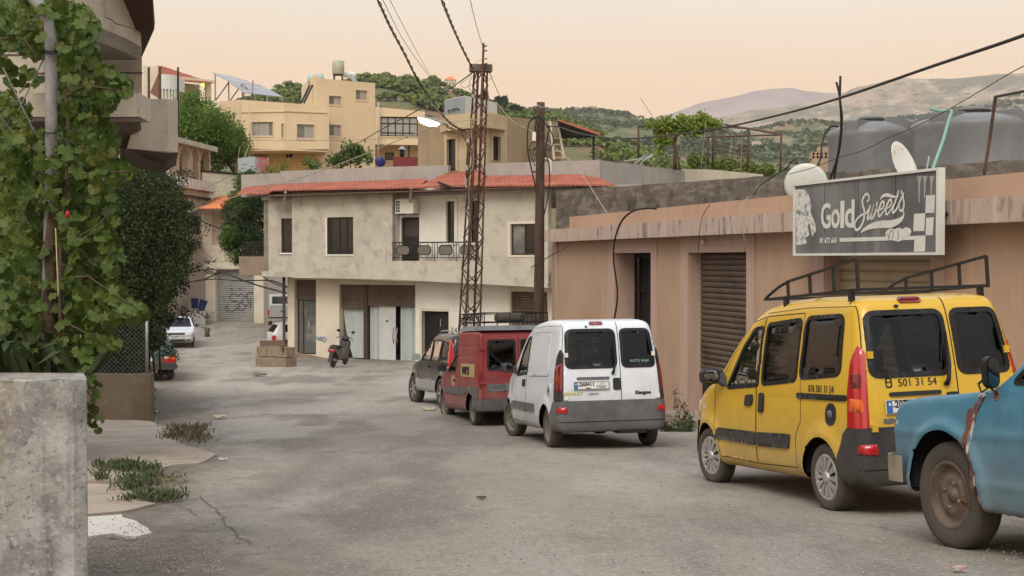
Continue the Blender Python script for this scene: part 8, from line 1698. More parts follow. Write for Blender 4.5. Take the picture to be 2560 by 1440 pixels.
for k in range(int(4.6 / step) + 14):
 for s_ in (1,-1):
  x0 = Cx - .1 - k * step if s_ > 0 else Cx - .1 - k * step + 1.2; x1 = x0 + s_ * 1.2 if s_ > 0 else x0 - 1.2
  a,b = Vector((x0,Cy + .11,zt2 + .0)),Vector((x1,Cy + .11,zt3))
  if min(a.x,b.x) < Cx - 4.7 or min(a.x,b.x) > Cx - .101: continue
  if b.x > Cx - .1: t = (Cx - .1 - a.x) / (b.x - a.x); b = a.lerp(b,max(0,t))
  if a.x > Cx - .1: t = (Cx - .1 - a.x) / (b.x - a.x); a = a.lerp(b,max(0,t))
  if (b - a).length > .05: mb.tube([a,b],.0022,3)
mb.build('chain_link',M.pipe,fe,kind='stuff',normals=False)
# ------------------------------------------------------------------ plants
rs = np.random.RandomState(5)
def frames(n,nrm=None,spread=1.):
 """random orthonormal frames; normals near nrm when given"""
 N = rs.normal(size=(n,3)); N = N if nrm is None else np.asarray(nrm)[None] + N * spread
 N /= np.linalg.norm(N,axis=1,keepdims=True); A = rs.normal(size=(n,3)); U = np.cross(N,A); U /= np.linalg.norm(U,axis=1,keepdims=True); return U,np.cross(N,U),N
def meshnp(name,V,Fq,m,parent=None,kind=None,smooth=False):
 me = bpy.data.meshes.new(name); V = V.reshape(-1,3); k = Fq.shape[1]; n = len(Fq)
 me.vertices.add(len(V)); me.vertices.foreach_set('co',(V - (np.array(ORG[parent]) if parent else 0)).ravel()); me.loops.add(n * k); me.loops.foreach_set('vertex_index',Fq.ravel().astype(np.int32)); me.polygons.add(n)
 me.polygons.foreach_set('loop_start',np.arange(n,dtype=np.int32) * k); me.polygons.foreach_set('use_smooth',[smooth] * n); me.materials.append(m); me.update(calc_edges=True); me.validate()
 o = bpy.data.objects.new(name,me); COL.objects.link(o); ORG[o] = ORG[parent] if parent else Vector()
 if parent: o.parent = parent
 return tag(o,kind=kind)
def leafcloud(name,C,size,m,parent=None,kind='stuff',asp=.5,nrm=None,spread=1.):
 n = len(C); U,Vv,N = frames(n,nrm,spread); s_ = (np.full(n,size) if np.isscalar(size) else size)[:,None] * rs.uniform(.6,1.35,(n,1))
 P = np.stack([C - Vv * s_ * .5,C + U * s_ * asp * .5 + N * s_ * .08,C + Vv * s_ * .5,C - U * s_ * asp * .5 + N * s_ * .08],1)
 return meshnp(name,P,np.arange(4 * n).reshape(n,4),m,parent,kind)
def inpx(poly,n,box=None):
 p = np.array(poly,float); out_ = np.empty((0,2))
 while len(out_) < n:
  q = rs.uniform(p.min(0),p.max(0),(n * 2,2)); out_ = np.vstack([out_,q[inpoly(q,p)]])
 return out_[:n]
def unproj(q,Y):
 cx_,cv = (q[:,0] - CX) / F,(720 - q[:,1]) / F; y = cp - cv * sp; return np.stack([cx_ / y * Y,Y,(sp + cv * cp) / y * Y],1)
def lobes(L,n,Y,depth=1.,jit=.25,up=0.):
 """points near the skins of lobes given in pixels (x, y, rx, ry) about distance Y"""
 a = np.array([l[2] * l[3] for l in L],float); k = rs.choice(len(L),n,p=a / a.sum()); L = np.array(L,float)[k]
 d = rs.normal(size=(n,3)); d[:,2] += up; d /= np.linalg.norm(d,axis=1,keepdims=True); r_ = 1 - np.abs(rs.normal(size=n)) * jit; s_ = F / Y
 c = unproj(L[:,:2],np.full(n,Y) + (L[:,4] if L.shape[1] > 4 else 0)); R_ = np.stack([L[:,2],(L[:,2] + L[:,3]) / 2 * depth,L[:,3]],1) / s_
 return c + d * R_ * r_[:,None] + rs.normal(size=(n,3)) * .02
def clumpy(L,n,Y,nc=260,cr=.35,depth=1.):
 c = lobes(L,nc,Y,depth,.18,.25); k = rs.randint(0,nc,n); return c[k] + rs.normal(size=(n,3)) * cr
def limb(parent,pts,r0,r1,m,name='branch',n=6):
 P_ = [Vector(p) for p in pts]; mb = MB(); mb.tube(P_,[r0 + (r1 - r0) * i / (len(P_) - 1) for i in range(len(P_))],n); return mb.build(name,m,parent,normals=False)
# grape vine on the near wall --------------------------------------------------------------
vn = T('grape_vine','dense grape vine climbing the bent grey pipe on the lichened wall','vine',at(110,945,7.0))
GLP = [(0,-.10),(.10,-.32),(.30,-.38),(.42,-.24),(.55,-.12),(.50,.08),(.52,.27),(.38,.34),(.27,.48),(.14,.55),(0,.70)]
GLP = GLP + [(-x,y) for x,y in GLP[-2:0:-1]]
def grape_mesh(i):
 q = np.random.RandomState(i); v = [(0,.02,0)] + [((x + q.normal() * .025) * 1.,(y + q.normal() * .025),-.42 * (x * x) * (1 + .5 * q.normal()) - .30 * max(0,y) ** 2 + .07 * q.normal() + .12 * abs(x)) for x,y in GLP]
 me = bpy.data.meshes.new('leaf'); n = len(GLP); me.from_pydata(v,[],[(0,1 + k,1 + (k + 1) % n) for k in range(n)]); me.polygons.foreach_set('use_smooth',[True] * n); me.update(); return me,np.array(v),n
M.vyellow = leafmat('yellowing_vine_leaf',(.09,.12,.024),(.135,.135,.03),(.06,.10,.02),4.,.3,.45)
VP = [(0,0),(185,0),(236,40),(240,75),(228,130),(262,168),(312,212),(318,232),(282,250),(264,300),(290,330),(288,380),(330,425),(336,440),(285,452),(276,474),(296,520),(290,556),(268,570),(292,612),(302,645),(285,690),(300,735),(368,772),(362,800),(300,800),(250,832),(296,850),(300,872),(232,884),(226,915),(200,950),(140,948),(140,880),(90,900),(0,905)]
HOLE = [(0,120),(60,130),(118,150),(118,330),(85,340),(40,250),(0,230)]; HOLE2 = [(0,370),(80,400),(110,430),(90,470),(0,440)]
def vsample(n):
 q = inpx(VP,n * 2); k = ~(inpoly(q,HOLE) & (rs.rand(len(q)) < .88)) & ~(inpoly(q,HOLE2) & (rs.rand(len(q)) < .6)) & ~((np.abs(q[:,0] - 122) < 20) & (q[:,1] > 40) & (q[:,1] < 330)) & ~((np.abs(q[:,0] - 118) < 24) & (q[:,1] > 560) & (rs.rand(len(q)) < .55)); return q[k][:n]
tips = np.array([(300,770),(320,772),(340,778),(355,782),(362,770),(310,785),(285,760),(270,745),(240,840),(262,850),(280,862),(295,855),(255,868),(235,855),(215,920),(195,940),(205,930),(232,972),(222,960),(330,430),(322,436),(310,225),(300,232),(250,1045),(232,1062),(225,1040),(245,1075),(218,1055),(232,1000),(240,985),(225,1015),(235,1025),(245,960),(228,945)],float)
variants = [grape_mesh(i) for i in range(8)]
for i,(me,_,_) in enumerate(variants): me.materials.append(M.vyellow if i == 3 else M.vine)
q = np.vstack([tips,vsample(266)]); Yq = np.where(np.arange(len(q)) < len(tips),6.75,rs.uniform(6.68,7.1,len(q))); Pq = unproj(q,Yq)
vo = Vector(ORG[vn])
for i in range(len(q)):
 me = variants[rs.choice(8)][0]; o = bpy.data.objects.new('leaf',me); COL.objects.link(o); o.parent = vn
 nn = Vector((rs.normal() * .75 + .1,-1 + rs.normal() * .35,.3 + rs.normal() * .65)).normalized(); dn = Vector((rs.normal() * .6,rs.normal() * .25,-1)).normalized(); yv_ = (dn - nn * dn.dot(nn)).normalized(); xv = yv_.cross(nn)
 s_ = (rs.uniform(.04,.062) if i < len(tips) else rs.uniform(.048,.088)); m3 = Matrix((xv,yv_,nn)).transposed() * s_; o.matrix_local = Matrix.Translation(Vector(Pq[i]) - vo) @ m3.to_4x4()
def leafstuff(name,n,Y0,Y1,s0,s1,m,frac):
 q = vsample(n); n = len(q); C = unproj(q,rs.uniform(Y0,Y1,n)); vv = variants[0][1]; k = len(vv); nf = variants[0][2]
 N = np.array([0,-1,.25]) + rs.normal(size=(n,3)) * .55; N /= np.linalg.norm(N,axis=1,keepdims=True); D = np.array([0,0,-1.]) + rs.normal(size=(n,3)) * .5; D -= N * (D * N).sum(1,keepdims=True); D /= np.linalg.norm(D,axis=1,keepdims=True); X = np.cross(D,N)
 s_ = rs.uniform(s0,s1,(n,1,1)); V = C[:,None] + (vv[None,:,0:1] * X[:,None] + vv[None,:,1:2] * D[:,None] + vv[None,:,2:3] * N[:,None]) * s_
 f0 = np.array([(0,1 + j,1 + (j + 1) % nf) for j in range(nf)]); Fq = (f0[None] + (np.arange(n) * k)[:,None,None]).reshape(-1,3); return meshnp(name,V,Fq,m,vn,'stuff',True)
leafstuff('foliage',1250,6.85,7.7,.038,.082,M.vine,1); leafstuff('foliage',240,6.75,7.4,.04,.07,M.vyellow,1); leafstuff('foliage',1100,7.7,8.7,.07,.11,M.vine,1)
limb(vn,[at(x,y,6.95) for x,y in ((122,950),(126,900),(130,850),(118,780),(128,700),(124,620),(132,540),(128,470),(134,400))],.042,.024,M.bark,'trunk',8)
limb(vn,[at(x,y,6.9) for x,y in ((150,945),(146,880),(152,800),(150,700),(152,600),(158,520),(168,440),(172,330),(165,240),(150,150))],.013,.008,M.bark,'stem')
for st in ([(152,600),(200,590),(250,560),(280,520)],[(128,470),(180,440),(250,430),(330,430)],[(150,700),(220,690),(290,740),(355,778)],[(152,800),(210,830),(290,856)],[(165,240),(220,215),(300,225)],[(100,150),(60,100),(0,95)],[(150,900),(190,940),(235,1000),(240,1060)],[(0,290),(30,330),(80,372),(130,400)]):
 limb(vn,[at(x,y,6.83) for x,y in st],.007,.004,M.bark,'stem',5)
wirething('steel_pipe','thick bent grey steel pipe supporting the grape vine',[(30,-60,6.87),(66,-22,6.87),(98,14,6.87),(119,54,6.87),(127,105,6.87),(128,200,6.87),(128,330,6.87),(126,500,6.95),(120,700,6.98),(118,946,7.0)],.031,M.pipe,'pipe',n=14)
tp_ = MB()
for y in (126,131,330): tp_.tube([at(128 + 15 * math.cos(a),y + 3 * math.sin(a),6.84 - .033 * math.sin(a)) for a in np.linspace(0,6.283,12,endpoint=False)],.005,4,True)
o = tp_.build('tie_wire',M.cable); tag(o,'thin black wire bound round the bent grey pipe','wire'); ORG[o] = Vector(); o['kind'] = 'stuff'
cl = MB()
for k in range(-6,9):
 for s_ in (1,-1):
  x0 = 30 + k * 46; a,b = (x0,120),(x0 + s_ * 150,430); cl.tube([at(*a,7.1),at((a[0] + b[0]) / 2,(a[1] + b[1]) / 2,7.1),at(*b,7.1)],.004,4) if -60 < min(a[0],b[0]) and max(a[0],b[0]) < 150 else None
o = cl.build('chain_link',M.pipe,normals=False); tag(o,'loose chain link mesh hanging behind the bent grey pipe','fence',None,'stuff')
wirething('string','pale yellow string hanging in the grape vine',[(139,570,6.78),(142,640,6.78),(146,742,6.78)],.0035,mk('string_yellow',(.5,.42,.2),.8),'string')
fr2 = MB(); fr2.lathe([(.002,-.022),(.010,-.014),(.013,0),(.009,.014),(.002,.022)],10,at(169,536,6.72)); solo(fr2.build('fruit',mk('red_fruit',(.33,.02,.02),.4),normals=False),'small red fruit hanging among the vine leaves','fruit')
# strap leaved plant behind the wall
sp2 = T('strap_plant','dark strap leaved plant behind the lichened wall','plant',at(50,945,7.0))
for i in range(46):
 b = at(rs.uniform(-20,215),960,rs.uniform(6.75,7.2)); tpx = b + Vector((rs.normal() * .22,rs.normal() * .15 - .05,rs.uniform(.1,.3))); mid = b.lerp(tpx,.55) + Vector((0,0,.12)); mb = MB(); w_ = .018; sx_ = Vector((1,.2,0)) * w_
 mb.add([b - sx_,b + sx_,mid + sx_ * 1.2,mid - sx_ * 1.2,tpx],[(0,1,2,3),(3,2,4)]); mb.build('leaf',M.hedge,sp2,normals=False)
# dark shrub over the fence -----------------------------------------------------------------
sh = T('shrub','tall dark small leaved shrub spilling over the chain link fence','shrub',at(380,960,28.5))
HP = [(240,500),(285,440),(330,424),(400,426),(438,468),(466,520),(474,560),(452,600),(468,640),(456,690),(430,720),(416,765),(420,800),(408,840),(392,868),(362,884),(356,932),(240,935)]
def shrubcloud(n,Y0,Y1,size,nc):
 q = inpx(HP,nc); Yc = rs.uniform(Y0,Y1,nc); edge = np.clip(-poly_sdf(q,np.array(HP,float)) / 40,.25,1); c = unproj(q,Yc); k = rs.randint(0,nc,n); return c[k] + rs.normal(size=(n,3)) * (.14 * edge[k][:,None] + .03)
leafcloud('crown',shrubcloud(42000,26.0,30.5,.06,1500),.085,M.hedge,sh,asp=.5)
qf = inpx([(232,780),(366,780),(362,932),(232,932)],9000); leafcloud('crown',unproj(qf,rs.uniform(25.5,27.5,9000)),.075,M.hedge,sh,asp=.5)
leafcloud('crown',shrubcloud(9000,25.6,27.0,.06,420),.07,leafmat('shrub_leaf_tip',(.05,.068,.022),(.035,.048,.018),(.085,.10,.035),3.,.15),sh,asp=.5)
for pts in ([(430,700),(470,680),(505,662),(540,652)],[(440,690),(480,672),(520,676),(545,688)],[(420,760),(455,775),(490,782),(528,792)],[(425,790),(450,800),(480,790)],[(440,500),(455,470),(465,445),(478,425)],[(430,660),(470,640),(500,605),(520,560)],[(400,850),(430,870),(440,895)],[(455,640),(475,620),(482,600)]):
 P_ = [at(x,y,27.2) for x,y in pts]; limb(sh,P_,.008,.004,M.bark,'twig',4); t = rs.uniform(0,len(P_) - 1.001,130); C = np.array([list(P_[int(a)].lerp(P_[int(a) + 1],a % 1)) for a in t]) + rs.normal(size=(130,3)) * .055; leafcloud('spray',C,.062,M.hedge,sh,asp=.5)
for i in range(26):
 e = [(438,468),(466,520),(474,560),(456,600),(468,640),(456,690),(430,720),(416,765),(408,840),(400,428),(330,424)][i % 11]; x0,y0 = e[0] - 12 + rs.normal() * 6,e[1] + rs.normal() * 14; x1,y1 = x0 + rs.uniform(18,42),y0 + rs.uniform(-34,12)
 P_ = [at(x0,y0,27.0),at((x0 + x1) / 2,(y0 + y1) / 2 - 4,26.9),at(x1,y1,26.8)]; limb(sh,P_,.007,.003,M.bark,'twig',4); t = rs.uniform(0,1.99,90); C = np.array([list(P_[int(a)].lerp(P_[int(a) + 1],a % 1)) for a in t]) + rs.normal(size=(90,3)) * .05; leafcloud('spray',C,.06,M.hedge,sh,asp=.5)
for i in range(9): x = 290 + i * 14; limb(sh,[at(x,940,27.5),at(x + rs.normal() * 8,850,27.3),at(x + rs.normal() * 25,740,27.4),at(x + rs.normal() * 40,620,27.6)],.022,.008,M.bark,'stem',5)
# umbrella pine ------------------------------------------------------------------------------
pn_ = T('umbrella_pine','broad bright green umbrella pine with bare lower branches','tree',at(575,470,88))
PL = [(475,268,42,40,0),(455,330,40,70,-1),(500,330,62,62,-1),(545,345,58,52,0),(585,372,44,48,1),(560,310,34,30,1),(520,395,60,40,1),(470,400,50,40,1),(594,345,24,36,1.5),(598,396,15,32,1),(515,290,36,36,0)]
leafcloud('crown',clumpy(PL,15000,87,620,.20),.26,M.pine,pn_,asp=.28); leafcloud('crown',lobes(PL,6000,88,1.,.5),.30,M.pine,pn_,asp=.35)
limb(pn_,[at(592,520,88),at(590,470,88),at(586,430,88),(at(560,390,88))],.22,.12,M.bark,'trunk',10)
M.twig = mk('pale_dead_branch',(.30,.23,.17),.9)
for a,b in (((586,440),(625,360)),((586,446),(618,378)),((586,452),(628,396)),((584,460),(622,412)),((584,468),(634,420)),((584,474),(600,440)),((588,430),(600,365))): limb(pn_,[at(*a,87.4),at((a[0] + b[0]) / 2,(a[1] + b[1]) / 2 + 5,87),at(*b,86.8)],.06,.03,M.twig)
cn_ = T('conifer','dark drooping conifer between the orange roof and the grey house','tree',at(625,690,61))
CL = [(620,470,26,40,0),(605,530,42,50,0),(640,540,34,60,1),(590,585,36,36,-.5),(620,610,46,45,0),(575,610,20,24,-.5),(650,620,24,40,1),(610,650,26,18,0)]
C = clumpy(CL,9000,60,300,.13); leafcloud('crown',C,.22,M.pined,cn_,asp=.16,nrm=(0,-1,.2),spread=.8); leafcloud('crown',clumpy([(c[0],c[1],c[2] * .8,c[3] * .8,c[4] + .5) for c in CL],5000,60.5,160,.12),.24,M.pined,cn_,asp=.2)
leafcloud('crown',clumpy([(600,460,10,30,0),(572,590,18,26,-.5),(590,640,20,14,-.4),(598,500,14,26,0)],1300,59.6,90,.10),.2,M.pine,cn_,asp=.16)
limb(cn_,[at(628,690,61),at(626,655,61),at(624,560,61),at(622,460,61)],.14,.03,M.bark,'trunk',8)
def bushlet(name,label,L,Y,n,size,m,cat='plant',asp=.45,nc=60,cr=.12,stem=True):
 c = np.mean([l[:2] for l in L],0); yb_ = max(l[1] + l[3] for l in L); t = T(name,label,cat,at(c[0],yb_ + 4,Y)); leafcloud('foliage',clumpy(L,n,Y,nc,cr),size,m,t,asp=asp)
 if stem: limb(t,[at(c[0],yb_ + 6,Y),at(c[0] + 2,(c[1] + yb_) / 2,Y),at(c[0] - 2,c[1],Y)],.03,.012,M.bark,'stem')
 return t
bushlet('fig_tree','leafy green tree top showing over the grey roof parapet',[(880,382,24,14),(862,398,34,12),(905,395,26,14),(840,408,24,8),(873,366,10,12),(893,372,10,8)],66,1100,.24,M.leaf,'tree',.5,90,.14)
bushlet('potted_plant','small leafy plant in front of the deep yellow wall',[(772,408,9,8),(790,414,8,6)],64,160,.2,M.leaf); bushlet('potted_plant','short green tuft on the parapet beside the painted box',[(667,426,7,6),(684,428,8,5)],58,160,.12,M.pine); bushlet('potted_plant','tiny upright conifer on the grey parapet before the yellow wall',[(711,415,5,8),(700,421,4,4)],57,160,.10,M.pine); bushlet('potted_plant','low green tuft under the painted box',[(628,430,7,4)],82,90,.16,M.pine)
# vine on the pergola
pv_ = T('pergola_vine','bright yellowish vine sprawling over the pergola frame','vine',at(1690,345,58)); VL = [(1650,312,36,14,0),(1700,310,40,18,0),(1750,310,34,16,0),(1735,328,26,14,0),(1668,330,32,10,0),(1650,352,16,12,0),(1672,362,8,10,0),(1780,312,22,10,0),(1645,378,8,5,0),(1700,296,8,8,0),(1750,292,7,7,0),(1665,299,7,8,0)]
leafcloud('foliage',clumpy(VL,2300,58,240,.09),.17,M.vine2,pv_,asp=.75,nrm=(0,-1,.6),spread=.7)
for pts in ([(1692,425),(1688,380),(1690,340),(1700,318),(1740,312)],[(1700,425),(1695,390),(1690,360)],[(1690,330),(1660,318),(1625,312)]): limb(pv_,[at(x,y,58) for x,y in pts],.05,.02,M.bark,'stem',5)
# pines beyond the far parapet
for i,(lb,L) in enumerate((('bright green pine top beyond the pale parapet, widest of its row',[(1838,415,46,20),(1810,425,30,14),(1868,428,34,12)]),('bright green pine top at the left end of the row beyond the parapet',[(1800,416,20,12),(1785,424,14,8)]),('low bright green pine top beside the round dish',[(1900,430,30,10),(1920,424,16,8)]),('small rounded pine alone left of the bare pergola posts',[(1742,403,18,8),(1735,406,10,5)]))):
 t = T('umbrella_pine',lb,'tree',at(L[0][0],470,150),'umbrella pines just beyond the far parapet'); leafcloud('crown',clumpy([(*l,0) for l in L],1700,150,130,.22),.42,M.forest,t,asp=.5); limb(t,[at(L[0][0],480,150),at(L[0][0],425,150)],.15,.1,M.bark,'trunk')
# trees on the hills -----------------------------------------------------------------------------
def crown_mesh(i,n=110):
 q = np.random.RandomState(40 + i); d = q.normal(size=(n,3)); d[:,2] = np.abs(d[:,2]) * .9 - .15; d /= np.linalg.norm(d,axis=1,keepdims=True); C = d * np.array([1.,1.,.42]) * q.uniform(.75,1.05,(n,1)) * (1 + .25 * np.sin(3 * np.arctan2(d[:,1],d[:,0]) + i))[:,None] * np.array([.85,.85,1]) + np.array([0,0,1.25]); N = d * np.array([1,1,2.]) + q.normal(size=(n,3)) * .35; N /= np.linalg.norm(N,axis=1,keepdims=True); U = np.cross(N,q.normal(size=(n,3))); U /= np.linalg.norm(U,axis=1,keepdims=True); W_ = np.cross(N,U); s_ = q.uniform(.16,.30,(n,1))
 V = np.stack([C - U * s_,C - W_ * s_ * .8,C + U * s_,C + W_ * s_ * .8],1).reshape(-1,3); f_ = [tuple(range(4 * k,4 * k + 4)) for k in range(n)]
 k = len(V); tr = [(.05 * math.cos(a),.05 * math.sin(a),z) for z in (-.1,1.1) for a in (0,2.1,4.2)]; me = bpy.data.meshes.new('pine_tree'); me.from_pydata(V.tolist() + tr,[],f_ + [(k,k + 1,k + 4,k + 3),(k + 1,k + 2,k + 5,k + 4),(k + 2,k,k + 3,k + 5)]); me.materials.append(M.forest); me.materials.append(M.twig); me.polygons.foreach_set('material_index',[0] * n + [1] * 3); me.update(); return me
cms = [crown_mesh(i) for i in range(5)]
def onhill(V,n,tmin=.25,tmax=1.05):
 nt_,nx_ = V.shape[:2]; tt_ = np.linspace(0,1.6,nt_); a = rs.uniform(tmin / 1.6,tmax / 1.6,n) * (nt_ - 1); b = rs.uniform(0,nx_ - 1.001,n); i,j = a.astype(int),b.astype(int); u,v = (a - i)[:,None],(b - j)[:,None]
 return V[i,j] * (1 - u) * (1 - v) + V[i + 1,j] * u * (1 - v) + V[i,j + 1] * (1 - u) * v + V[i + 1,j + 1] * u * v
def px_of(P): yc = P[:,1] * cp + P[:,2] * sp; zc_ = -P[:,1] * sp + P[:,2] * cp; return CX + F * P[:,0] / yc,720 - F * zc_ / yc
P = onhill(HG,14000,.45,1.02); x,y = px_of(P); vis = ((x > 695) & (x < 755) & (y < 256)) | ((x > 895) & (x < 1060) & (y < 275)) | ((x > 1055) & (x < 1112) & (y < 300)) | ((x > 1235) & (x < 1330) & (y < 292)) | ((x > 1330) & (x < 1420) & (y < 320))
clear = fbm(P[:,0:1],P[:,1:2],.02,3,2.)[:,0] > -.12
Pv = P[vis & clear][:285]; Pr = P[~vis & clear & (x > 500) & (x < 1800)][:1500]
Pr = np.vstack([Pr,P[vis & clear][285:1100]])
for i,p in enumerate(Pv):
 o = bpy.data.objects.new('pine_tree',cms[i % 5]); COL.objects.link(o); s_ = rs.uniform(2.2,3.6); o.location = p - np.array([0,0,.3]); o.scale = (s_,s_,s_ * rs.uniform(.9,1.4)); o.rotation_euler = (0,0,rs.uniform(0,6)); tag(o,'flat topped pine among many on the green hill','tree','pines covering the green hill')
def merged(name,P,s0,s1,m,k=26,flat=.55):
 n = len(P); d = rs.normal(size=(n,k,3)); d[...,2] = np.abs(d[...,2]); d /= np.linalg.norm(d,axis=2,keepdims=True); s_ = rs.uniform(s0,s1,(n,1,1)); C = P[:,None] + d * s_ * np.array([1,1,flat]) + np.array([0,0,.5]) * s_; U,W_,_ = frames(n * k); U = U.reshape(n,k,3); W_ = W_.reshape(n,k,3); q = s_ * rs.uniform(.25,.5,(n,k,1)); V = np.stack([C - U * q,C - W_ * q,C + U * q,C + W_ * q],2); return meshnp(name,V,np.arange(n * k * 4).reshape(-1,4),m,None,'stuff')
merged('pine_wood',Pr,2.2,3.6,M.forest)
M.scrub = leafmat('scrub_leaf',(.10,.13,.05),(.065,.095,.04),(.15,.165,.07),.02,.05); M.scrubd = leafmat('dark_scrub_leaf',(.055,.085,.04),(.075,.10,.05),(.10,.12,.06),.02,.05)
P = onhill(HV,16000,.05,1.01); x,y = px_of(P); k = (x > 1080) & (x < 2120) & (fbm(P[:,0:1],P[:,1:2],.006,3,6.)[:,0] > -.08); merged('scrub',P[k][:4200],2.2,6.0,M.scrub,16,.6)
P = onhill(HV,9000,.2,1.0); x,y = px_of(P); k = (x > 1080) & (x < 2120) & (fbm(P[:,0:1],P[:,1:2],.005,3,16.)[:,0] > .12); merged('scrub',P[k][:2200],3.5,8.0,M.scrubd,16,.6)
P = onhill(HR,9000,.1,.8); x,y = px_of(P); k = (x > 1600) & (fbm(P[:,0:1],P[:,1:2],.003,3,26.)[:,0] > -.15); merged('scrub',P[k][:4500],5,11,M.scrubd,10,.5)
# village on the far ridge and houses on the hill
M.vill = mk('village_render',(.55,.47,.36),.9)
P = onhill(HV,3000,.93,1.0); x,y = px_of(P); P = P[(x > 1435) & (x < 1605)][:26]
def far_house(p,s_,label,cat='house',group=None,roof=None):
 t = T('house',label,cat,Vector(p),group); a,b,h = rs.uniform(.8,1.3) * s_,rs.uniform(.6,1.) * s_,rs.uniform(.55,.95) * s_; mb = MB(); p = Vector(p); mb.box(p + Vector((0,0,h / 2 - 1)),(a,b,h + 2)); mb.build('wall',M.vill,t)
 for i in range(3):
  for j in range(2): mb = MB(); mb.box(p + Vector((-a * .3 + i * a * .3,-b / 2,h * (.3 + .38 * j))),(a * .13,.16,h * .16)); mb.build('window',M.greygl,t)
 mb = MB()
 if roof: mb.add([p + Vector((x_ * a * .56,y_ * b * .56,h)) for x_,y_ in ((-1,-1),(1,-1),(1,1),(-1,1))] + [p + Vector((-a * .2,0,h + s_ * .3)),p + Vector((a * .2,0,h + s_ * .3))],[(0,1,5,4),(2,3,4,5),(1,2,5),(3,0,4),(0,3,2,1)]); mb.build('roof',roof,t)
 else: mb.box(p + Vector((0,0,h + .2)),(a * 1.04,b * 1.04,.5)); mb.build('roof',M.parapet,t)
for p in P: far_house(p,rs.uniform(9,15),'small pale flat roofed house in the village on the far ridge','house','village houses on the far ridge')
hv = onhill(HG,60000,.9,1.03); x,y = px_of(hv)
def nearest(px_,py_,V): a,b = px_of(V); return V[np.argmin((a - px_) ** 2 + (b - py_) ** 2)]
far_house(nearest(1126,226,hv) + np.array([0,0,-1.]),9,'house with an orange tiled roof on the crest of the green hill',roof=M.orange); far_house(nearest(1057,208,hv),3.2,'tiny pale hut on top of the green hill')
P = onhill(HV,40000,.1,.9); far_house(nearest(1890,362,P),11,'pale yellow house alone in the dry valley beyond the pergola'); far_house(nearest(1862,366,P),8,'low pale house to the side of the yellow valley house')
# tall dark trees on the skyline right of the lattice pole
for i,(x_,y_,w_,h_) in enumerate(((1212,238,8,11),(1246,252,8,10),(1262,252,7,12),(1235,258,5,6),(1290,270,18,7),(1350,277,16,7))):
 t = T('cypress' if i < 4 else 'umbrella_pine',['dark rounded tree on the skyline nearest the lattice pole','dark bushy tree on the skyline, middle of a close trio','dark upright tree on the skyline, tallest of a close trio','short dark tree on the skyline, smallest of a close trio','flat topped dark pine alone on the skyline above the roof room','flat topped pine on the skyline behind the wooden pole top'][i],'tree',at(x_,y_ + h_ + 6,700)); leafcloud('crown',clumpy([(x_,y_,w_,h_,0)],500,700,60,.45),1.1,M.pined if i < 5 else M.forest,t,asp=.6); limb(t,[at(x_,y_ + h_ + 8,700),at(x_,y_,700)],.3,.2,M.bark,'trunk',5)
# weeds and litter on the ground ---------------------------------------------------------------------
def weeds(name,label,pts,n,h,m,r_=.1,kind='stuff'):
 C,tips_ = [],[]
 for x_,y_ in pts:
  b = gp(x_,y_);
  for _ in range(n): C.append((b.x + rs.normal() * r_,b.y + rs.normal() * r_ * 1.4,b.z + .03))
 C = np.array(C); k = len(C); T_ = C + np.stack([rs.normal(size=k) * h * .5,rs.normal(size=k) * h * .5,rs.uniform(.3,1.1,k) * h],1); D = rs.normal(size=(k,3)) * np.array([1,1,.2]); D /= np.linalg.norm(D,axis=1,keepdims=True); w_ = .010; Mid = (C + T_) / 2 + np.array([0,0,h * .12]); V = np.stack([C - D * w_ * .5,C + D * w_ * .5,Mid + D * w_,Mid - D * w_,T_],1); Fq = np.concatenate([np.stack([np.arange(k) * 5 + q for q in (0,1,2,3)],1),np.stack([np.arange(k) * 5 + q for q in (3,2,4,4)],1)])
 Fq[k:,3] = Fq[k:,2]; tri = np.stack([Fq[k:,0],Fq[k:,1],Fq[k:,2]],1); qd = Fq[:k]; allf = np.vstack([qd[:,[0,1,2]],qd[:,[0,2,3]],tri]); o = meshnp(name,V,allf,m,None,kind); return tag(o,label,None)
M.weedd = leafmat('dry_weed',(.17,.12,.06),(.11,.085,.045),(.26,.2,.11),9,.1)
weeds('grass',None,[(rs.uniform(262,388),rs.uniform(1168,1184)) for _ in range(30)],18,.09,M.weed,.07); weeds('grass',None,[(rs.uniform(300,388),rs.uniform(1200,1232)) for _ in range(18)],18,.10,M.weed,.06); weeds('grass',None,[(rs.uniform(322,440),rs.uniform(1248,1258)) for _ in range(20)],20,.08,M.weed,.06); weeds('grass',None,[(250,1170),(252,1192),(256,1205)],30,.10,M.weed,.04)
weeds('dry_grass',None,[(rs.uniform(425,508),rs.uniform(1072,1112)) for _ in range(40)],16,.11,M.weedd,.10); weeds('dry_grass',None,[(rs.uniform(380,440),rs.uniform(1198,1222)) for _ in range(12)],10,.05,M.weedd,.07)
weeds('dry_grass',None,[(376 + rs.uniform(0,8),rs.uniform(930,1050)) for _ in range(24)],8,.10,M.weedd,.05); weeds('dry_grass',None,[(rs.uniform(500,530),rs.uniform(814,826)) for _ in range(5)],16,.12,M.weed,.15)
wd = T('weed','tall grey green weed growing by the steps between the two vans','plant',gp(1700,1098))
SW = [[(1720,1098),(1705,1060),(1692,1020),(1684,978)],[(1725,1098),(1716,1060),(1712,1030),(1700,1000)],[(1715,1098),(1700,1070),(1690,1050)],[(1728,1095),(1728,1060),(1722,1040)]]
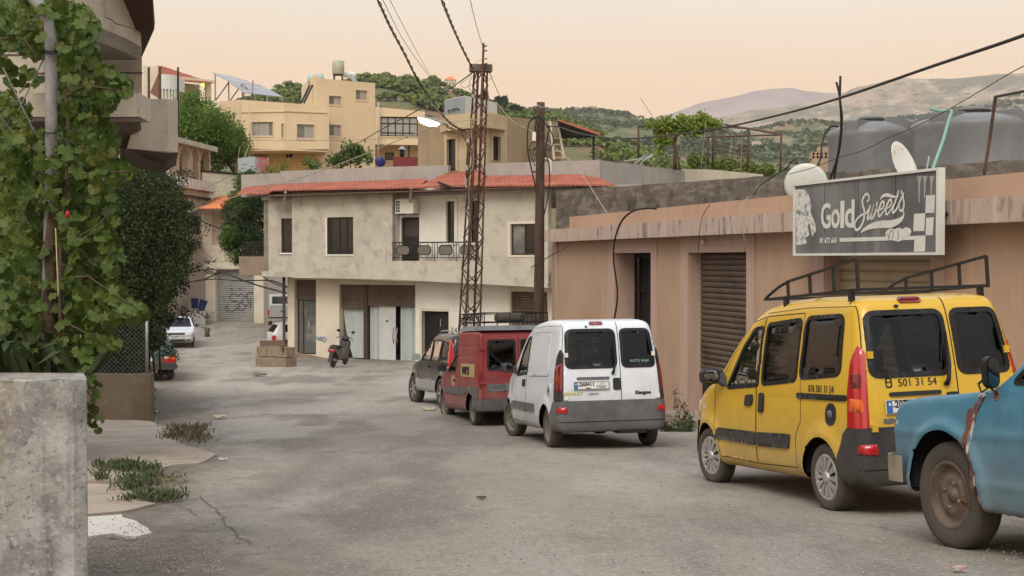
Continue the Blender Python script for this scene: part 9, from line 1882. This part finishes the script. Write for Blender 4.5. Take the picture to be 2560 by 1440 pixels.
for s_ in SW:
 Yw = 22.6; P_ = [at(x_,y_,Yw) for x_,y_ in s_]; limb(wd,P_,.008,.004,M.bark,'stem',4); t = rs.uniform(0,len(P_) - 1.001,150); C = np.array([list(P_[int(a)].lerp(P_[int(a) + 1],a % 1)) for a in t]) + rs.normal(size=(150,3)) * .045; leafcloud('foliage',C,.062,M.weed,wd,asp=.35)
leafcloud('foliage',clumpy([(1668,1072,16,10,0),(1690,1088,26,12,0),(1720,1080,16,16,0),(1660,1058,10,8,0)],1700,22.3,70,.05),.06,M.weed,wd,asp=.45)
def litter(name,label,px,py,s_,m,cat,rz=0,th=.012):
 b = gp(px,py); mb = MB(); o_ = [(s_ * math.cos(a) * (.8 + .35 * rs.rand()),s_ * .6 * math.sin(a) * (.7 + .5 * rs.rand())) for a in np.linspace(0,6.283,8,endpoint=False)]; ca,sa = math.cos(rz),math.sin(rz); mb.slab([(x_ * ca - y_ * sa,x_ * sa + y_ * ca) for x_,y_ in o_],[],lambda a,c,d: Vector((b.x + a,b.y + c,b.z + .012 + d + .25 * s_ * abs(math.sin(a * 9 / s_ * .3)))),0,th); return solo(mb.build(name,m),label,cat)
M.paper = mk('dirty_paper',(.52,.43,.28),.9,[((.4,.32,.2),20,.5,.65)]); M.pinkp = mk('pink_wrapper',(.36,.17,.16),.6,[((.5,.46,.42),40,.5,.6)])
litter('paper','crumpled yellowed paper on the road beside the left wall',546,1046,.16,M.paper,'litter'); litter('paper','flat piece of cardboard on the road in front of the red van',1073,1026,.17,M.paper,'litter'); litter('wrapper','flattened pink and white wrapper at the lower edge near the pickup',2396,1430,.05,M.pinkp,'litter',.2,.006); litter('paper','tiny white scrap of paper on the road beyond the concrete paving',557,1152,.06,M.slabw,'litter'); litter('stick','dark scrap lying on the road in front of the stone kerb block',648,940,.26,M.crack,'litter'); litter('paper','small pale scrap near the foot of the low brown wall',388,1032,.09,M.slabw,'litter'); litter('scrap','small rusty scrap lying on the open road',1205,1250,.05,M.rust,'litter'); litter('paper','pale scrap beside the white van rear wheel',1590,1076,.09,M.slabw,'litter')
cat_ = T('bollard','short dark stump standing on the lane by the white hatchback','bollard',gp(518,842)); b = gp(518,842); mb = MB(); mb.lathe([(.14,0),(.13,.3),(.16,.42),(.1,.5),(.01,.52)],12,b); mb.build('stump',M.darkcon,cat_)
# loose grit on the road
n = 1500; q3 = np.stack([rs.uniform(205,560,1500),rs.uniform(1345,1440,1500)],1); q = np.stack([rs.uniform(200,2560,n),1440 - np.abs(rs.normal(size=n)) * 170],1); q = q[q[:,1] > 900]; q2 = np.stack([rs.uniform(200,620,900),rs.uniform(1060,1440,900)],1); q = np.vstack([q,q2,q3]); C = np.array([list(gp(*p)) for p in q]); n = len(C); s_ = rs.uniform(.003,.009,(n,1)); oc = np.array([(1,0,0),(-1,0,0),(0,1,0),(0,-1,0),(0,0,.7),(0,0,-.7)]); V = C[:,None] + oc[None] * s_[:,None] * rs.uniform(.6,1.4,(n,6,1)) + np.array([0,0,.018]); f0 = np.array([(0,2,4),(2,1,4),(1,3,4),(3,0,4),(2,0,5),(1,2,5),(3,1,5),(0,3,5)]); meshnp('gravel',V,(f0[None] + (np.arange(n) * 6)[:,None,None]).reshape(-1,3),mk('grit',(.27,.235,.2),.95,[((.42,.38,.33),60,.5,.6),((.06,.05,.045),90,.55,.62)]),None,'stuff')

# across the road behind the camera: what the van windows mirror
for i,(x_,y_,h_) in enumerate(((5.5,-13,8.5),(-2.5,-17,9.5),(10.5,-18,9.0))):
 t = T('roadside_tree',['leafy tree behind the viewpoint, mirrored in the van windows','tallest leafy tree behind the viewpoint, beside the mirrored house','leafy tree behind the viewpoint at the shop row end'][i],'tree',(x_,y_,g(0,y_)))
 nc = 130; d = rs.normal(size=(nc,3)); d /= np.linalg.norm(d,axis=1,keepdims=True); c = np.array([x_,y_,h_ - 3.2]) + d * np.array([2.6,2.4,2.6]) * rs.uniform(.5,1,(nc,1)); k = rs.randint(0,nc,5000); leafcloud('crown',c[k] + rs.normal(size=(5000,3)) * .32,.3,M.hedge,t,asp=.6); limb(t,[(x_,y_,g(0,y_)),(x_ + .1,y_,1.5),(x_,y_,h_ - 3)],.22,.1,M.bark,'trunk',8)
hb = T('house','plain cream house behind the viewpoint between the trees','house',(2,-24,g(0,-24))); mb = MB(); mb.box((2,-24,2),(7,6,8)); mb.build('wall',M.cream,hb)
for x_ in (0,2,4): mb = MB(); mb.box((x_,-20.98,3),(.9,.1,1.3)); mb.build('window',M.blackgl,hb)
# ------------------------------------------------------------------ evening haze
hz = MB(); hz.box((0,3250,400),(12000,8500,1090)); hm = bpy.data.materials.new('haze'); hm.use_nodes = True; N = hm.node_tree; N.nodes.remove(N.nodes['Principled BSDF'])
pv2 = N.nodes.new('ShaderNodeVolumePrincipled'); pv2.inputs['Density'].default_value = .00007; pv2.inputs['Color'].default_value = (.95,.92,.92,1); pv2.inputs['Anisotropy'].default_value = .2
N.links.new(pv2.outputs[0],N.nodes['Material Output'].inputs['Volume']); ho = hz.build('haze',hm); tag(ho,kind='stuff')
